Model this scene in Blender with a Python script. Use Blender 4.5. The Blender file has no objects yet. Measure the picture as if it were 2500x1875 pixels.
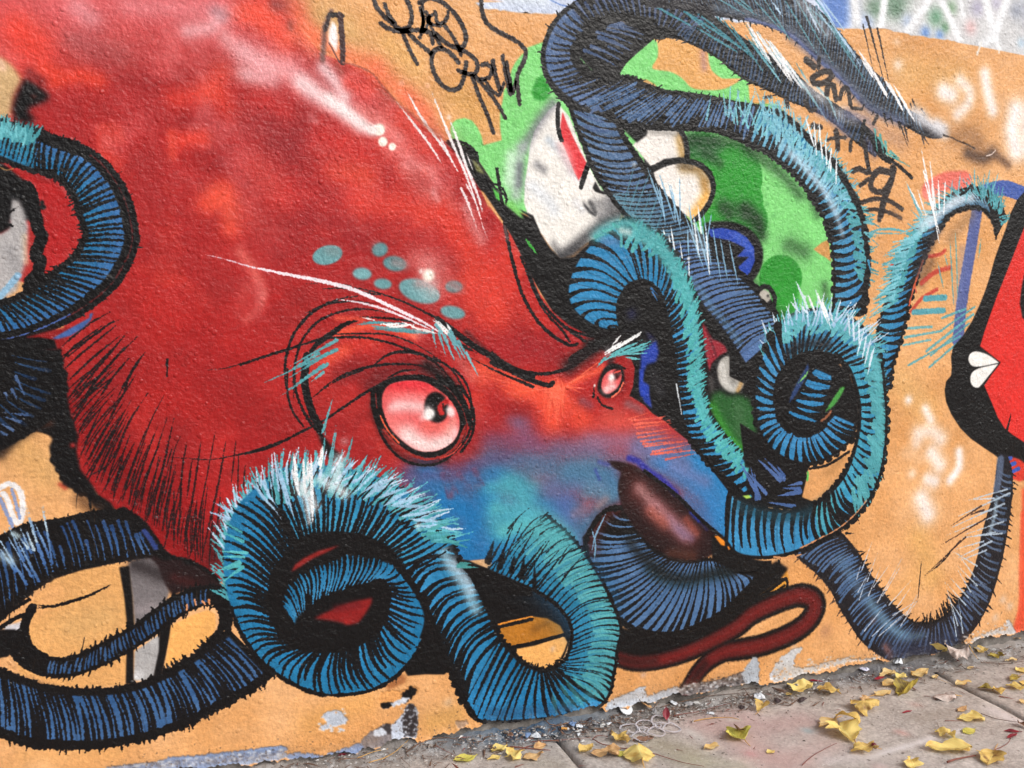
import bpy, bmesh, math, random
import numpy as np
from mathutils import Vector, Matrix
from mathutils.geometry import tessellate_polygon

sc = bpy.context.scene
COL = sc.collection
# ------------------------------------------------------------------ camera
YAW, PITCH, HGT, FPX = math.radians(19.5), math.radians(7.0), 1.5, 2430.0
FW = np.array([math.sin(YAW)*math.cos(PITCH), math.cos(YAW)*math.cos(PITCH), -math.sin(PITCH)])
RT = np.array([math.cos(YAW), -math.sin(YAW), 0.0])
UP = np.cross(RT, FW)
def ray(p):
    p = np.asarray(p, float).reshape(-1, 2)
    return FW + RT*((p[:, :1]-1250)/FPX) - UP*((p[:, 1:]-937.5)/FPX)
_r = ray((1250, 1797))[0]
DIST = _r[1]*(-HGT/_r[2])
CAMP = np.array([0.0, -DIST, HGT])
def W(p):                       # photograph pixel -> (x, z) on the wall plane y = 0
    r = ray(p); t = DIST/r[:, 1]
    return np.stack([CAMP[0]+r[:, 0]*t, CAMP[2]+r[:, 2]*t], 1)
def G(p):                       # photograph pixel -> (x, y) on the pavement z = 0
    r = ray(p); t = -HGT/r[:, 2]
    return np.stack([CAMP[0]+r[:, 0]*t, CAMP[1]+r[:, 1]*t], 1)
cam = bpy.data.cameras.new('camera'); cam_o = bpy.data.objects.new('camera', cam); COL.objects.link(cam_o)
cam.sensor_width = 36; cam.lens = 36*FPX/2500; cam.clip_start = 0.05; cam.clip_end = 400
M = Matrix(((RT[0], UP[0], -FW[0], CAMP[0]), (RT[1], UP[1], -FW[1], CAMP[1]), (RT[2], UP[2], -FW[2], CAMP[2]), (0, 0, 0, 1)))
cam_o.matrix_world = M
sc.camera = cam_o
# ------------------------------------------------------------------ light: bright overcast sky, faint soft sun
SUN_EL, SUN_AZ = math.radians(40), math.radians(146)     # azimuth measured clockwise from +y (the wall normal points to -y)
world = bpy.data.worlds.new('World'); sc.world = world; world.use_nodes = True
nt = world.node_tree; bg = nt.nodes['Background']
sky = nt.nodes.new('ShaderNodeTexSky'); sky.sky_type = 'NISHITA'; sky.sun_disc = False
sky.sun_elevation = SUN_EL; sky.sun_rotation = SUN_AZ; sky.air_density = 1.0; sky.dust_density = 6.0; sky.ozone_density = 1.0
hsv = nt.nodes.new('ShaderNodeHueSaturation'); hsv.inputs['Saturation'].default_value = 0.28
nt.links.new(sky.outputs[0], hsv.inputs['Color']); nt.links.new(hsv.outputs[0], bg.inputs[0])
bg.inputs[1].default_value = 0.15
sun = bpy.data.lights.new('sun', 'SUN'); sun.energy = 0.7; sun.angle = math.radians(30); sun.color = (1.0, 0.96, 0.9)
sun_o = bpy.data.objects.new('sun', sun); COL.objects.link(sun_o)
sd = Vector((math.sin(SUN_AZ)*math.cos(SUN_EL), math.cos(SUN_AZ)*math.cos(SUN_EL), math.sin(SUN_EL)))
sun_o.rotation_euler = sd.to_track_quat('Z', 'Y').to_euler(); sun_o.location = (0, -3, 6)
sc.view_settings.view_transform = 'Standard'; sc.view_settings.look = 'None'
sc.view_settings.exposure = 0.15; sc.view_settings.gamma = 1; sc.view_settings.use_curve_mapping = False
sc.cycles.max_bounces = 6

# ------------------------------------------------------------------ painter: lays spray paint on a sheet that lies on the wall
rng = np.random.default_rng(7)
RES = 850.0
X0, X1, Z0, Z1 = -1.1, 3.9, -0.15, 2.75
CW, CH = int((X1-X0)*RES), int((Z1-Z0)*RES)
TILE = 3.16
def F(fr, s):
    """tile name like 'a0' (column a-d, row 0-3) + 'x,y x,y' in tile units -> photograph pixels"""
    ox = {'a': 0, 'b': 600, 'c': 1200, 'd': 1800}[fr[0]]; oy = 450*int(fr[1])
    a = np.array([[float(v) for v in q.split(',')] for q in s.split()]) if isinstance(s, str) else np.asarray(s, float)
    return a/TILE + np.array([ox, oy])
def PX(p):                      # photograph pixel -> sheet pixel (column, row from top)
    w = W(p)
    return np.stack([(w[:, 0]-X0)*RES, (Z1-w[:, 1])*RES], 1)
def scale_at(p):
    p = np.asarray(p, float).reshape(-1, 2)[:1]
    q = PX(np.concatenate([p, p+[1, 0], p+[0, 1]]))
    a, b = q[1]-q[0], q[2]-q[0]
    return math.sqrt(abs(a[0]*b[1]-a[1]*b[0]))
def noise2(h, w, cell, seed):
    r = np.random.default_rng(seed)
    gh, gw = int(h/cell)+3, int(w/cell)+3
    g = r.random((gh, gw), dtype=np.float32)
    ys = np.arange(h, dtype=np.float32)/cell; xs = np.arange(w, dtype=np.float32)/cell
    yi = ys.astype(int); xi = xs.astype(int); fy = ys-yi; fx = xs-xi
    fy = (fy*fy*(3-2*fy))[:, None]; fx = (fx*fx*(3-2*fx))[None]
    t0 = g[yi]; t1 = g[yi+1]
    row = t0*(1-fy)+t1*fy
    return row[:, xi]*(1-fx)+row[:, xi+1]*fx
def fbm(h, w, cell, octv=4, seed=0):
    o = np.zeros((h, w), np.float32); a, s = 1.0, 0.0
    for i in range(octv):
        o += a*noise2(h, w, max(cell/2**i, 1.01), seed+i*31); s += a; a *= .55
    return o/s
class Sheet:
    def __init__(s, h, w):
        s.h, s.w = h, w
        s.a = np.zeros((h, w, 3), np.float32); s.hgt = np.ones((h, w), np.float32); s.clip = None
        s.grain = np.random.default_rng(3).random((h, w), dtype=np.float32); s.rough = (boxb(s.grain, 1)-.5)*7+(noise2(h, w, 5, 9)-.5)*2.2
    def put(s, y0, x0, m, col):
        if s.clip is not None: m = m*s.clip[y0:y0+m.shape[0], x0:x0+m.shape[1]]
        v = s.a[y0:y0+m.shape[0], x0:x0+m.shape[1]]
        v += m[..., None]*(np.asarray(col, np.float32)-v)
    def mask(s, q, soft=0.0):
        """coverage of polygon q (sheet pixels)"""
        pad = int(soft*2)+2
        x0 = max(int(q[:, 0].min())-pad, 0); x1 = min(int(q[:, 0].max())+pad+1, s.w)
        y0 = max(int(q[:, 1].min())-pad, 0); y1 = min(int(q[:, 1].max())+pad+1, s.h)
        if x1 <= x0 or y1 <= y0: return None
        h, w = y1-y0, x1-x0; SS = 2
        m = np.zeros((h, w+1), np.float32)
        P = q-[x0, y0]; N = np.roll(P, -1, 0)
        up = P[:, 1] != N[:, 1]; P, N = P[up], N[up]
        for k in range(h*SS):
            yy = (k+.5)/SS
            hit = (P[:, 1] <= yy) != (N[:, 1] <= yy)
            if not hit.any(): continue
            p, n = P[hit], N[hit]
            xs = np.sort(p[:, 0]+(yy-p[:, 1])*(n[:, 0]-p[:, 0])/(n[:, 1]-p[:, 1])).clip(0, w-1e-3)
            r = m[k//SS]
            for a, b in zip(xs[::2], xs[1::2]):
                ia, ib = int(a), int(b)
                if ia == ib: r[ia] += (b-a)
                else:
                    r[ia] += ia+1-a; r[ia+1:ib] += 1; r[ib] += b-ib
        m = (m[:, :w]/SS).clip(0, 1)
        if soft > .6:
            rr = max(int(round(soft*.6)), 1)
            for _ in range(3): m = boxb(m, rr)
        return y0, x0, m
    def poly(s, q, col, soft=0, al=1.0, grain=0.0, hgt=None):
        r = s.mask(q, soft)
        if r is None: return
        y0, x0, m = r
        if grain: 
            g = s.grain[y0:y0+m.shape[0], x0:x0+m.shape[1]]
            m = np.where((m > .02) & (m < .98), (m+(g-.5)*grain*4*m*(1-m)).clip(0, 1), m)
        s.put(y0, x0, m*al, col)
        if hgt is not None:
            v = s.hgt[y0:y0+m.shape[0], x0:x0+m.shape[1]]; v += m*(hgt-v)
    def dist(s, q, r, ext):
        mx = ext
        x0 = max(int(q[:, 0].min()-mx), 0); x1 = min(int(q[:, 0].max()+mx)+2, s.w)
        y0 = max(int(q[:, 1].min()-mx), 0); y1 = min(int(q[:, 1].max()+mx)+2, s.h)
        if x1 <= x0 or y1 <= y0: return None
        yy, xx = np.mgrid[y0:y1, x0:x1].astype(np.float32)
        best = np.full(yy.shape, 1e9, np.float32); bt = np.zeros_like(best)
        n = len(q)-1
        for i in range(n):
            a, b = q[i], q[i+1]; d = b-a; L2 = float(d@d)+1e-9
            t = (((xx-a[0])*d[0]+(yy-a[1])*d[1])/L2).clip(0, 1)
            ds = np.hypot(xx-a[0]-t*d[0], yy-a[1]-t*d[1])-(r[i]+(r[i+1]-r[i])*t)
            c = ds < best
            best = np.where(c, ds, best); bt = np.where(c, (i+t)/n, bt)
        return y0, x0, best, bt
    def stroke(s, q, r, col, col2=None, soft=.8, al=1.0, dry=0.0, fade=0.0):
        """q sheet pixels, r radius per point; colour runs col -> col2 along the line"""
        R = s.dist(q, r, float(np.max(r))+soft+1)
        if R is None: return
        y0, x0, d, t = R
        if np.max(r) > 1.2: d = d+s.rough[y0:y0+d.shape[0], x0:x0+d.shape[1]]*min(float(np.max(r))*.3, .9)
        m = (.5-d/(2*soft)).clip(0, 1)*al
        if dry or fade:
            g = s.grain[y0:y0+m.shape[0], x0:x0+m.shape[1]]
            if dry: m = m*(g > dry*(.25+.75*t))
            if fade: m = m*(1-fade*t)
        if col2 is None: s.put(y0, x0, m, col)
        else:
            c = np.asarray(col, np.float32)+t[..., None]*(np.asarray(col2, np.float32)-np.asarray(col, np.float32))
            s.put(y0, x0, m, c)
    def spray(s, q, r, col, al=1.0, grain=.35):
        R = s.dist(q, np.zeros(len(q)), r*2.2)
        if R is None: return
        y0, x0, d, t = R
        m = np.exp(-(d/r)**2*1.4)*al
        g = s.grain[y0:y0+m.shape[0], x0:x0+m.shape[1]]
        m = (m+(g-.5)*grain*2*m*(1-m)).clip(0, 1)
        m[m < .012] = 0
        s.put(y0, x0, m, col)
def boxb(m, r):
    for ax in (0, 1):
        p = [(0, 0), (0, 0)]; p[ax] = (r+1, r)
        c = np.cumsum(np.pad(m, p, mode='edge'), axis=ax, dtype=np.float32)
        k = 2*r+1
        m = (c[k:]-c[:-k])/k if ax == 0 else (c[:, k:]-c[:, :-k])/k
    return m
def smooth(p, step=14.0):
    """Catmull-Rom through points (photograph pixels), about one point per step"""
    p = np.asarray(p, float)
    if len(p) < 3: 
        n = max(int(np.hypot(*(p[-1]-p[0]))/step), 1)
        return p[0]+(p[-1]-p[0])*np.linspace(0, 1, n+1)[:, None]
    e = np.concatenate([[2*p[0]-p[1]], p, [2*p[-1]-p[-2]]]); out = []
    for i in range(1, len(e)-2):
        n = max(int(np.hypot(*(e[i+1]-e[i]))/step), 2)
        t = np.linspace(0, 1, n, endpoint=False)[:, None]
        a, b, c, d = e[i-1], e[i], e[i+1], e[i+2]
        out.append(.5*(2*b+(c-a)*t+(2*a-5*b+4*c-d)*t*t+(3*b-a-3*c+d)*t**3))
    out.append(e[-2][None])
    return np.concatenate(out)
C = Sheet(CH, CW)
K, DK = (12, 10, 12), (15, 12, 15)
def fill(fr, s, col, soft=3, al=1.0, curve=False, grain=.0, hgt=None):
    p = F(fr, s)
    if curve: p = smooth(np.concatenate([p, p[:1]]), 8)[:-1]
    C.poly(PX(p), col, soft/TILE*scale_at(p), al, grain, hgt)
def line(fr, s, w, col, col2=None, soft=4, al=1.0, taper=0, dry=0, fade=0, straight=False):
    """w full width in tile units; taper 0 none, 1 thin end, 2 thin both ends, -1 thin start"""
    p = F(fr, s) if fr else np.asarray(s, float)
    k = scale_at(p[len(p)//2])
    q = p if straight else smooth(p, 12)
    t = np.linspace(0, 1, len(q)); b = w/TILE*k/2
    r = {0: np.ones_like(t), 1: (1-t)**.7, 2: np.sin(np.pi*t).clip(0)**.6, -1: t**.7}[taper]*b
    C.stroke(PX(q), r, col, col2, max(soft/TILE*k/2, .6), al, dry, fade)
def spray(fr, s, r, col, al=1.0, grain=.35):
    p = F(fr, s); q = smooth(p, 20) if len(p) > 1 else np.concatenate([p, p+.1])
    C.spray(PX(q), r/TILE*scale_at(p), col, al, grain)
def oval(fr, cx, cy, rx, ry, rot, col, soft=4, al=1.0, grain=0):
    t = np.linspace(0, 2*np.pi, 40, endpoint=False); c, s_ = math.cos(math.radians(rot)), math.sin(math.radians(rot))
    x, y = rx*np.cos(t), ry*np.sin(t)
    fill(fr, np.stack([cx+x*c-y*s_, cy+x*s_+y*c], 1), col, soft, al, grain=grain)
def jit(col, a): return np.clip(np.asarray(col, float)+rng.normal(0, a), 0, 255)
TUBES = {}
class Tube:
    def __init__(s, name, fr, pairs):
        v = np.array([[float(x) for x in q.replace('/', ',').split(',')] for q in pairs.split()])
        a, b = F(fr, v[:, :2]), F(fr, v[:, 2:])
        ab = smooth2(np.concatenate([a, b], 1))
        s.A, s.B = ab[:, :2], ab[:, 2:]
        mid = (s.A+s.B)/2
        s.s = np.concatenate([[0], np.cumsum(np.hypot(*(np.diff(mid, axis=0).T)))]); s.L = s.s[-1]
        TUBES[name] = s
    def at(s, e, x):
        x = np.asarray(x, float)
        E = s.A if e == 'A' else s.B
        return np.stack([np.interp(x, s.s, E[:, 0]), np.interp(x, s.s, E[:, 1])], -1)
    def body(s, col=K, out=16, soft=6):
        n = len(s.A); k = 6
        for i in range(0, n-1, k):
            j = min(i+k+1, n)
            C.poly(PX(np.concatenate([s.A[i:j], s.B[i:j][::-1]])), col, 0)
        for E in (s.A, s.B):
            kk = scale_at(E[n//2])
            q = PX(E); r = out/TILE*kk/2*(1+.1*np.sin(np.arange(n)*1.7)+rng.normal(0, .08, n))
            C.stroke(q, r, col, None, soft/TILE*kk/2)
    def blades(s, c0, c1=None, s0=0.0, s1=1.0, gap=26, w=15, u0=.06, u1=.92, bow=10, lean=0, shape='any', var=.3, al=.96, soft=3, jc=7, thin=False, ink=.78):
        """stripes across the band from B (u=0) to A (u=1); thin: light strokes on the dark band, else dark tapering strokes on a light band"""
        x = s0*s.L; end = s1*s.L; c1 = c0 if c1 is None else c1
        us = np.linspace(0, 1, 8); gap *= 1.4 if thin else 1.7; w = min(w*1.1, gap*.66)
        if not thin:
            i0, i1 = np.searchsorted(s.s, [x, end]); i1 = min(max(i1, i0+2), len(s.A)-1); nb = 5
            for b in range(nb):
                ua, ub = u0+(u1-u0)*b/nb, u0+(u1-u0)*(b+1)/nb+.015
                c = np.asarray(c0, float)+(np.asarray(c1, float)-np.asarray(c0, float))*(b+.5)/nb
                for i in range(i0, i1, 6):
                    k = min(i+7, i1+1)
                    P = lambda u: s.B[i:k]*(1-u)+s.A[i:k]*u
                    C.poly(PX(np.concatenate([P(ua), P(ub)[::-1]])), jit(c, jc*.5), .7)
        while x < end:
            a0 = u0+rng.uniform(-.04, .07) if thin else -.02; a1 = u1+rng.uniform(-.09, .05) if thin else 1.02
            sh = shape
            if sh == 'any': sh = rng.choice(['toA', 'toB', 'lens'])
            if not thin:
                if sh == 'toB': a1 = rng.choice([1.02, rng.uniform(.72, .98)], p=[.6, .4])
                elif sh == 'toA': a0 = rng.choice([-.02, rng.uniform(.02, .28)], p=[.6, .4])
            elif rng.random() < .2: a1 -= rng.uniform(.1, .35)
            u = a0+(a1-a0)*us
            sx = x+(lean*u+bow*np.sin(np.pi*u)*rng.uniform(.75, 1.25))/TILE
            ok = sx.clip(0, s.L)
            P = s.at('B', ok)*(1-u[:, None])+s.at('A', ok)*u[:, None]
            k = scale_at(P[3])
            if thin:
                ww = w*rng.uniform(1-var, 1+var)/TILE*k/2
                r = {'toA': .15+.85*(1-us)**.8, 'toB': .15+.85*us**.8, 'lens': np.sin(np.pi*(us*.9+.05))**.55}[sh]*ww
                C.stroke(PX(P), r, jit(c0, jc), jit(c1, jc), max(soft/TILE*k/2, .6), al)
            else:
                ww = gap*ink*rng.uniform(1-var*.8, 1+var*.6)/TILE*k/2
                la = np.hypot(*(s.at('A', min(x+6, s.L))-s.at('A', max(x-6, 0)))); lb = np.hypot(*(s.at('B', min(x+6, s.L))-s.at('B', max(x-6, 0)))); rat = (lb*(1-us)+la*us)/((la+lb)/2+1e-6)
                r = {'toB': .22+.78*(1-us)**.9, 'toA': .22+.78*us**.9, 'lens': .42+.58*np.abs(2*us-1)**1.3}[sh]*ww*rat.clip(.15, 1.4)
                C.stroke(PX(P), r, K, None, max(soft/TILE*k/2, .6), .97)
            x += gap/TILE*rng.uniform(.72, 1.28)
    def hairs(s, e, col=K, s0=0.0, s1=1.0, gap=40, ln=40, w=9, lean=.0, var=.5, u=.0, dry=0, soft=3, al=1, col2=None, ang=.25, fade=0):
        """short hairs from the edge outwards (u>0 starts inside the band); ln in tile units"""
        x = s0*s.L
        if col is K: gap *= 1.6; ln *= .8
        while x < s1*s.L:
            a = s.at(e, x); o = s.at('B' if e == 'A' else 'A', x)
            d = a-o; d = d/(np.hypot(*d)+1e-6); t = s.at(e, min(x+4, s.L))-s.at(e, max(x-4, 0)); t = t/(np.hypot(*t)+1e-6)
            L = ln/TILE*rng.uniform(1-var, 1+var); st = a+(o-a)*u*rng.uniform(.6, 1.2)
            th = lean+rng.normal(0, ang)
            v = d*math.cos(th)+t*math.sin(th); tot = L+np.hypot(*(st-a))
            bend = t*rng.normal(0, .06)*tot
            P = np.array([st, st+v*tot*.5+bend, st+v*tot])
            k = scale_at(a); ww = w*rng.uniform(.7, 1.3)/TILE*k/2
            C.stroke(PX(P), np.array([ww, ww*.85, ww*.25]), jit(col, 6), None if col2 is None else jit(col2, 6), max(soft/TILE*k/2, .55), al, dry, fade)
            x += gap/TILE*rng.uniform(.5, 1.5)
    def edge(s, u, w, col=K, s0=0, s1=1, soft=5, al=1.0, wob=.2):
        i0, i1 = np.searchsorted(s.s, [s0*s.L, s1*s.L]); i1 = max(i1, i0+2)
        P = s.B[i0:i1]*(1-u)+s.A[i0:i1]*u
        k = scale_at(P[len(P)//2]); r = w/TILE*k/2*(1+rng.normal(0, wob, len(P))).clip(.4, 2)
        C.stroke(PX(P), r, col, None, max(soft/TILE*k/2, .6), al)
    def glow(s, u, r, col, al, s0=0, s1=1):
        i0, i1 = np.searchsorted(s.s, [s0*s.L, s1*s.L]); i1 = max(i1, i0+2)
        P = s.B[i0:i1]*(1-u)+s.A[i0:i1]*u
        C.spray(PX(P), r/TILE*scale_at(P[len(P)//2]), col, al)
def smooth2(p, per=7):
    e = np.concatenate([[2*p[0]-p[1]], p, [2*p[-1]-p[-2]]]); out = []
    t = np.linspace(0, 1, per, endpoint=False)[:, None]
    for i in range(1, len(e)-2):
        a, b, c, d = e[i-1], e[i], e[i+1], e[i+2]
        out.append(.5*(2*b+(c-a)*t+(2*a-5*b+4*c-d)*t*t+(3*b-a-3*c+d)*t**3))
    out.append(e[-2][None])
    return np.concatenate(out)
def fan(fr, items, w, col, col2=None, taper=1, soft=3, al=.95, dry=0, fade=0):
    """many straight strokes 'x,y>x,y ...' """
    for it in items.split():
        a, b = it.split('>')
        line(fr, a+' '+b, w*rng.uniform(.8, 1.2), jit(col, 6), None if col2 is None else jit(col2, 6), soft, al, taper, dry, fade)
# ================================================================== the mural, from the ground coat to the last highlights
ORG = (224, 164, 106)
n1 = fbm(CH, CW, 260, 4, 1)[..., None]; n2 = fbm(CH, CW, 90, 4, 2)[..., None]
C.a[:] = ORG
C.a += (n1-.5)*np.array([22, 34, 46], np.float32)+(n2-.5)*np.array([16, 22, 30], np.float32)
WHT = (240, 240, 236)
# dull ochre roller patches in the ground coat
for fr, s, r, c, al in [('b0', '600,150 760,200 800,300', 150, (208, 165, 105), .7), ('b0', '1100,330 1300,500', 120, (222, 170, 95), .5), ('b0', '1650,750 1850,900', 160, (216, 165, 92), .6),
        ('c0', '1450,560 1650,600', 120, (218, 165, 92), .6), ('a2', '150,600 350,800', 200, (205, 160, 100), .6), ('a3', '500,600 800,480', 200, (214, 165, 105), .55),
        ('d2', '1400,1300 1500,1600', 130, (216, 165, 95), .6), ('d0', '1300,560 1700,600', 180, (222, 172, 105), .6), ('d2', '1250,80 1450,300', 150, (220, 175, 110), .5),
        ('b3', '500,1300 900,1150', 140, (222, 160, 85), .5), ('b3', '1450,1300 1600,1250', 120, (200, 150, 80), .6), ('d3', '1100,480 1350,200', 120, (225, 165, 95), .4), ('a3', '200,1560 900,1540', 90, (222, 165, 100), .5)]:
    spray(fr, s, r, c, al)
# ---- pale band along the top
TOPB = '-600,-300 0,0 1700,-6 1770,20 1830,68 1990,80 2110,100 2212,72'
band = np.concatenate([F('b0', '-2500,-80 1700,-6 1770,20 1830,68 1990,80 2110,100 2212,85'), F('c0', '230,95 470,105 800,110'), F('d0', '750,212 1100,215 1320,262 1700,322 1850,352 2212,425 3600,600'), F('d0', '3600,-1500'), F('b0', '-2500,-1500')])
bandj = smooth(band[:14], 8); bandj[:, 1] += rng.normal(0, 1.6, len(bandj))
bandpoly = np.concatenate([bandj, band[14:]])
C.poly(PX(bandpoly), (205, 215, 236), 1.2)
C.clip = np.zeros((CH, CW), np.float32); _y, _x, _m = C.mask(PX(bandpoly), 1); C.clip[_y:_y+_m.shape[0], _x:_x+_m.shape[1]] = _m
fill('d0', '880,-400 4000,-400 4000,800 880,400', (212, 212, 214), 30)
fill('d0', '540,-300 860,-300 860,0 850,212 740,260', (96, 132, 200), 46); spray('d0', '900,-60 930,80 1000,190', 60, (205, 212, 226), .9, .6)
for cx, cy, r, c in [(1060, 60, 90, (95, 130, 105)), (1220, 60, 90, (90, 125, 100)), (1220, -60, 150, (100, 135, 110)), (1530, 130, 80, (90, 145, 110)), (1650, 60, 60, (130, 165, 130)), (1600, 210, 45, (90, 140, 100)), (1850, 60, 70, (175, 170, 195)), (1800, 210, 60, (215, 175, 175)),
        (2150, 80, 70, (150, 155, 170)), (1450, 250, 50, (90, 135, 205)), (1560, 270, 45, (110, 150, 210)), (1310, 160, 60, (180, 195, 220)), (1000, 170, 60, (165, 185, 225)), (2300, 60, 140, (140, 150, 170)), (2500, 250, 160, (110, 140, 190)), (2190, 330, 40, (190, 215, 235)), (2000, 20, 60, (190, 185, 205))]:
    spray('d0', f'{cx},{cy}', r, c, .85, .5)
for s, w in [('870,-200 905,0 925,150', 62), ('1150,-200 1135,0 1108,195', 58), ('1560,-160 1480,0 1390,130 1315,235', 52), ('1500,-120 1570,0 1640,130 1705,295', 52), ('1760,-120 1725,0 1740,110', 40), ('1880,-150 1930,60 1985,290', 60), ('2140,-150 2050,80 1985,260 1880,350', 62), ('1985,250 2020,380', 45)]:
    line('d0', s, w, (240, 242, 246), soft=34)
line('c0', '420,-20 520,30 620,60', 10, (80, 120, 200), soft=10, al=.8); spray('c0', '660,10', 30, (70, 120, 210), .7, .6)
spray('c0', '100,-30 400,-10', 60, (225, 235, 240), .6)
C.clip = None
line('d0', '1880,330 1850,415', 16, WHT, soft=14, al=.85); line('d0', '2020,350 2018,405', 14, WHT, soft=12, al=.8)
# white overspray ghosts on the orange
for fr, s, r, al in [('d0', '1590,700 1650,730', 80, .95), ('d0', '1720,620 1790,700 1780,800 1700,880', 62, .8), ('d0', '1910,570 1930,700 1970,850', 62, .95), ('d0', '2150,850 2120,1000 2150,1160', 95, 1), ('d0', '1600,720', 50, .8), ('d0', '1240,500', 50, .6), ('d0', '1230,320', 35, .35), ('d0', '2230,900 2230,1120', 110, .8),
        ('d2', '1320,240', 38, .9), ('d2', '1450,310 1490,390', 45, .85), ('d2', '1400,500 1500,480 1570,540', 75, .75), ('d2', '1380,580', 60, .5), ('d2', '1500,650 1560,740', 75, .85), ('d2', '1640,860 1710,760 1710,640', 42, 1), ('d2', '1350,810', 45, .5), ('d2', '1470,850 1520,870', 60, .9), ('d2', '1420,1000 1470,1120', 85, .9), ('d2', '1300,650 1400,700', 60, .2)]:
    spray(fr, s, r, (250, 240, 236), al, .5)
# ---- pale green and dark green foliage
LG, DG = (126, 212, 120), (44, 150, 48)
green = np.concatenate([F('b0', '1600,1110 1575,1010 1590,950 1630,920 1690,910 1745,930 1790,985 1820,1050 1832,1120 1975,1082 1962,980 1962,870 1985,760 1990,700 2030,640 2050,540 2080,480 2130,420 2180,385'), F('c0', '270,370 385,328 700,300 1250,310 2212,560'), F('d0', '200,700 500,1000 720,1659'), F('d1', '740,700 740,1000 420,1060 0,800'), F('c1', '2000,1050 1600,1000'), F('c0', '1200,1659 300,1659 60,1600'), F('b0', '2000,1600 1900,1400 1800,1250 1700,1150')])
C.poly(PX(green), LG, 1.2)
fill('c0', '310,700 340,620 385,580 450,650 450,740 400,780 330,770', DG, 10)
fill('c0', '1050,470 1250,300 1275,330 1280,440 1240,525 1380,552 1470,602 1540,672 1640,692 1740,690 1900,612 2000,600 2000,860 1000,620 990,560', LG, 4)
fill('c0', '1240,270 1420,280 1660,395 1680,470 1700,540 1780,602 1925,606 1800,684 1640,694 1540,674 1470,604 1380,554 1240,527 1282,440 1278,330', (228, 168, 98), 4, curve=True)
fill('c0', '1670,395 1990,600 1925,605 1780,602 1700,540 1676,470', LG, 3)
fill('c0', '1980,640 2100,660 2240,740 2230,800 2000,800 1990,760', (228, 168, 98), 3)
spray('c0', '1630,410 1640,520', 40, (150, 110, 130), .5, .8)
fill('c0', '1150,610 1200,615 1260,650 1290,690 1200,670', (200, 150, 80), 5)
# the right-hand bush: darker bumps, black mist
for cx, cy, r in [(1840, 1370, 250), (1700, 1560, 200), (1620, 1150, 130), (1560, 1380, 190)]: oval('c0', cx, cy, r, r*1.08, 0, DG, 5)
fill('c0', '1500,1020 1750,1060 1800,1120 1720,1240 1480,1240', (36, 100, 46), 40, .9)
oval('d1', 30, 130, 170, 190, 0, DG, 5); oval('d1', 90, 280, 145, 180, 0, DG, 5)
oval('d1', 335, 720, 165, 175, 0, DG, 5); fill('d1', '180,700 480,760 470,960 360,1060 240,1000 160,900', DG, 16)
for fr, s, r, al in [('c1', '1950,230 2050,320', 80, .65), ('d1', '60,180 150,260 190,400', 60, .7), ('c1', '1790,190 1830,240', 60, .6), ('d0', '80,1150 330,1330 480,1500', 60, .55), ('c0', '1530,1080 1900,1090 2150,1160', 70, .6), ('c0', '1780,1580 1950,1640', 70, .45), ('d1', '400,470 520,520', 80, .5), ('d1', '560,80 620,230', 50, .5), ('d1', '120,760 260,960', 60, .5), ('d1', '300,1000 420,1030', 50, .5), ('d1', '670,780 690,900', 45, .5), ('c0', '1650,1180 1760,1260', 50, .5)]:
    spray(fr, s, r, (22, 45, 24), al, .8)
for i in range(60):
    x, y = rng.uniform(1560, 2200), rng.uniform(1060, 2100); spray('c0', f'{x},{y}', rng.uniform(10, 26), (30, 105, 38), .25, .8)
fill('d1', '588,502 650,450 705,425 725,600 690,570 640,540', (205, 150, 85), 5)
# ---- white half-hidden creature
fill('c0', '505,790 440,850 380,930 330,1010 295,1120 280,1260 258,1400 250,1560 280,1659 330,1760 380,1800 450,1900 530,1992 620,1960 740,1870 960,1760 1020,1600 860,1480 760,1300 600,900', (238, 234, 228), 6)
for s, r, c, al in [('470,800 390,900 320,1010 250,1130', 55, (120, 120, 130), .75), ('230,1150 200,1300 190,1500', 70, (170, 175, 180), .75), ('215,1280 210,1420', 45, (95, 95, 108), .7), ('350,1270 400,1310', 42, (110, 110, 115), .65), ('150,1200 130,1400', 60, (215, 240, 220), .7), ('440,1080 560,1200 620,1320', 42, (185, 195, 205), .8), ('320,1440 450,1560 480,1620', 70, (215, 220, 226), .8), ('560,1150 600,1240 660,1380', 30, (205, 205, 212), .6), ('900,1450 930,1600 850,1660', 60, (120, 120, 124), .7), ('800,1580 950,1560', 60, (90, 90, 94), .6), ('650,1560 700,1620', 40, (225, 225, 228), .7)]:
    spray('c0', s, r, c, al, .6)
for s, r, al in [('560,1980 700,1850 860,1720 1000,1640', 60, .75), ('480,1880 540,1990', 40, .4), ('760,1560 800,1640', 22, .7), ('500,1980 760,1900', 60, .6)]: spray('c0', s, r, (40, 40, 44), al, .8)
fill('c0', '700,1545 760,1620 808,1660 800,1670 750,1640 715,1590', (24, 24, 28), 10)
fill('c0', '548,862 585,960 640,1080 690,1180 736,1262 700,1350 672,1392 640,1330 600,1230 560,1130 530,1070 533,960', (222, 55, 62), 5)
fill('c0', '490,1100 560,1090 610,1160 640,1290 665,1390 600,1320 540,1220', (236, 180, 180), 30, .55)
line('c0', '515,800 508,900 515,1000 540,1080', 34, K, soft=5); line('c0', '745,1270 720,1340 690,1440', 40, K, soft=6)
fill('c0', '765,1318 803,1400 790,1460 700,1470 715,1420', (240, 236, 232), 4)
fill('c0', '800,1400 840,1470 900,1480 870,1500 800,1480 780,1450', K, 6)
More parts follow.
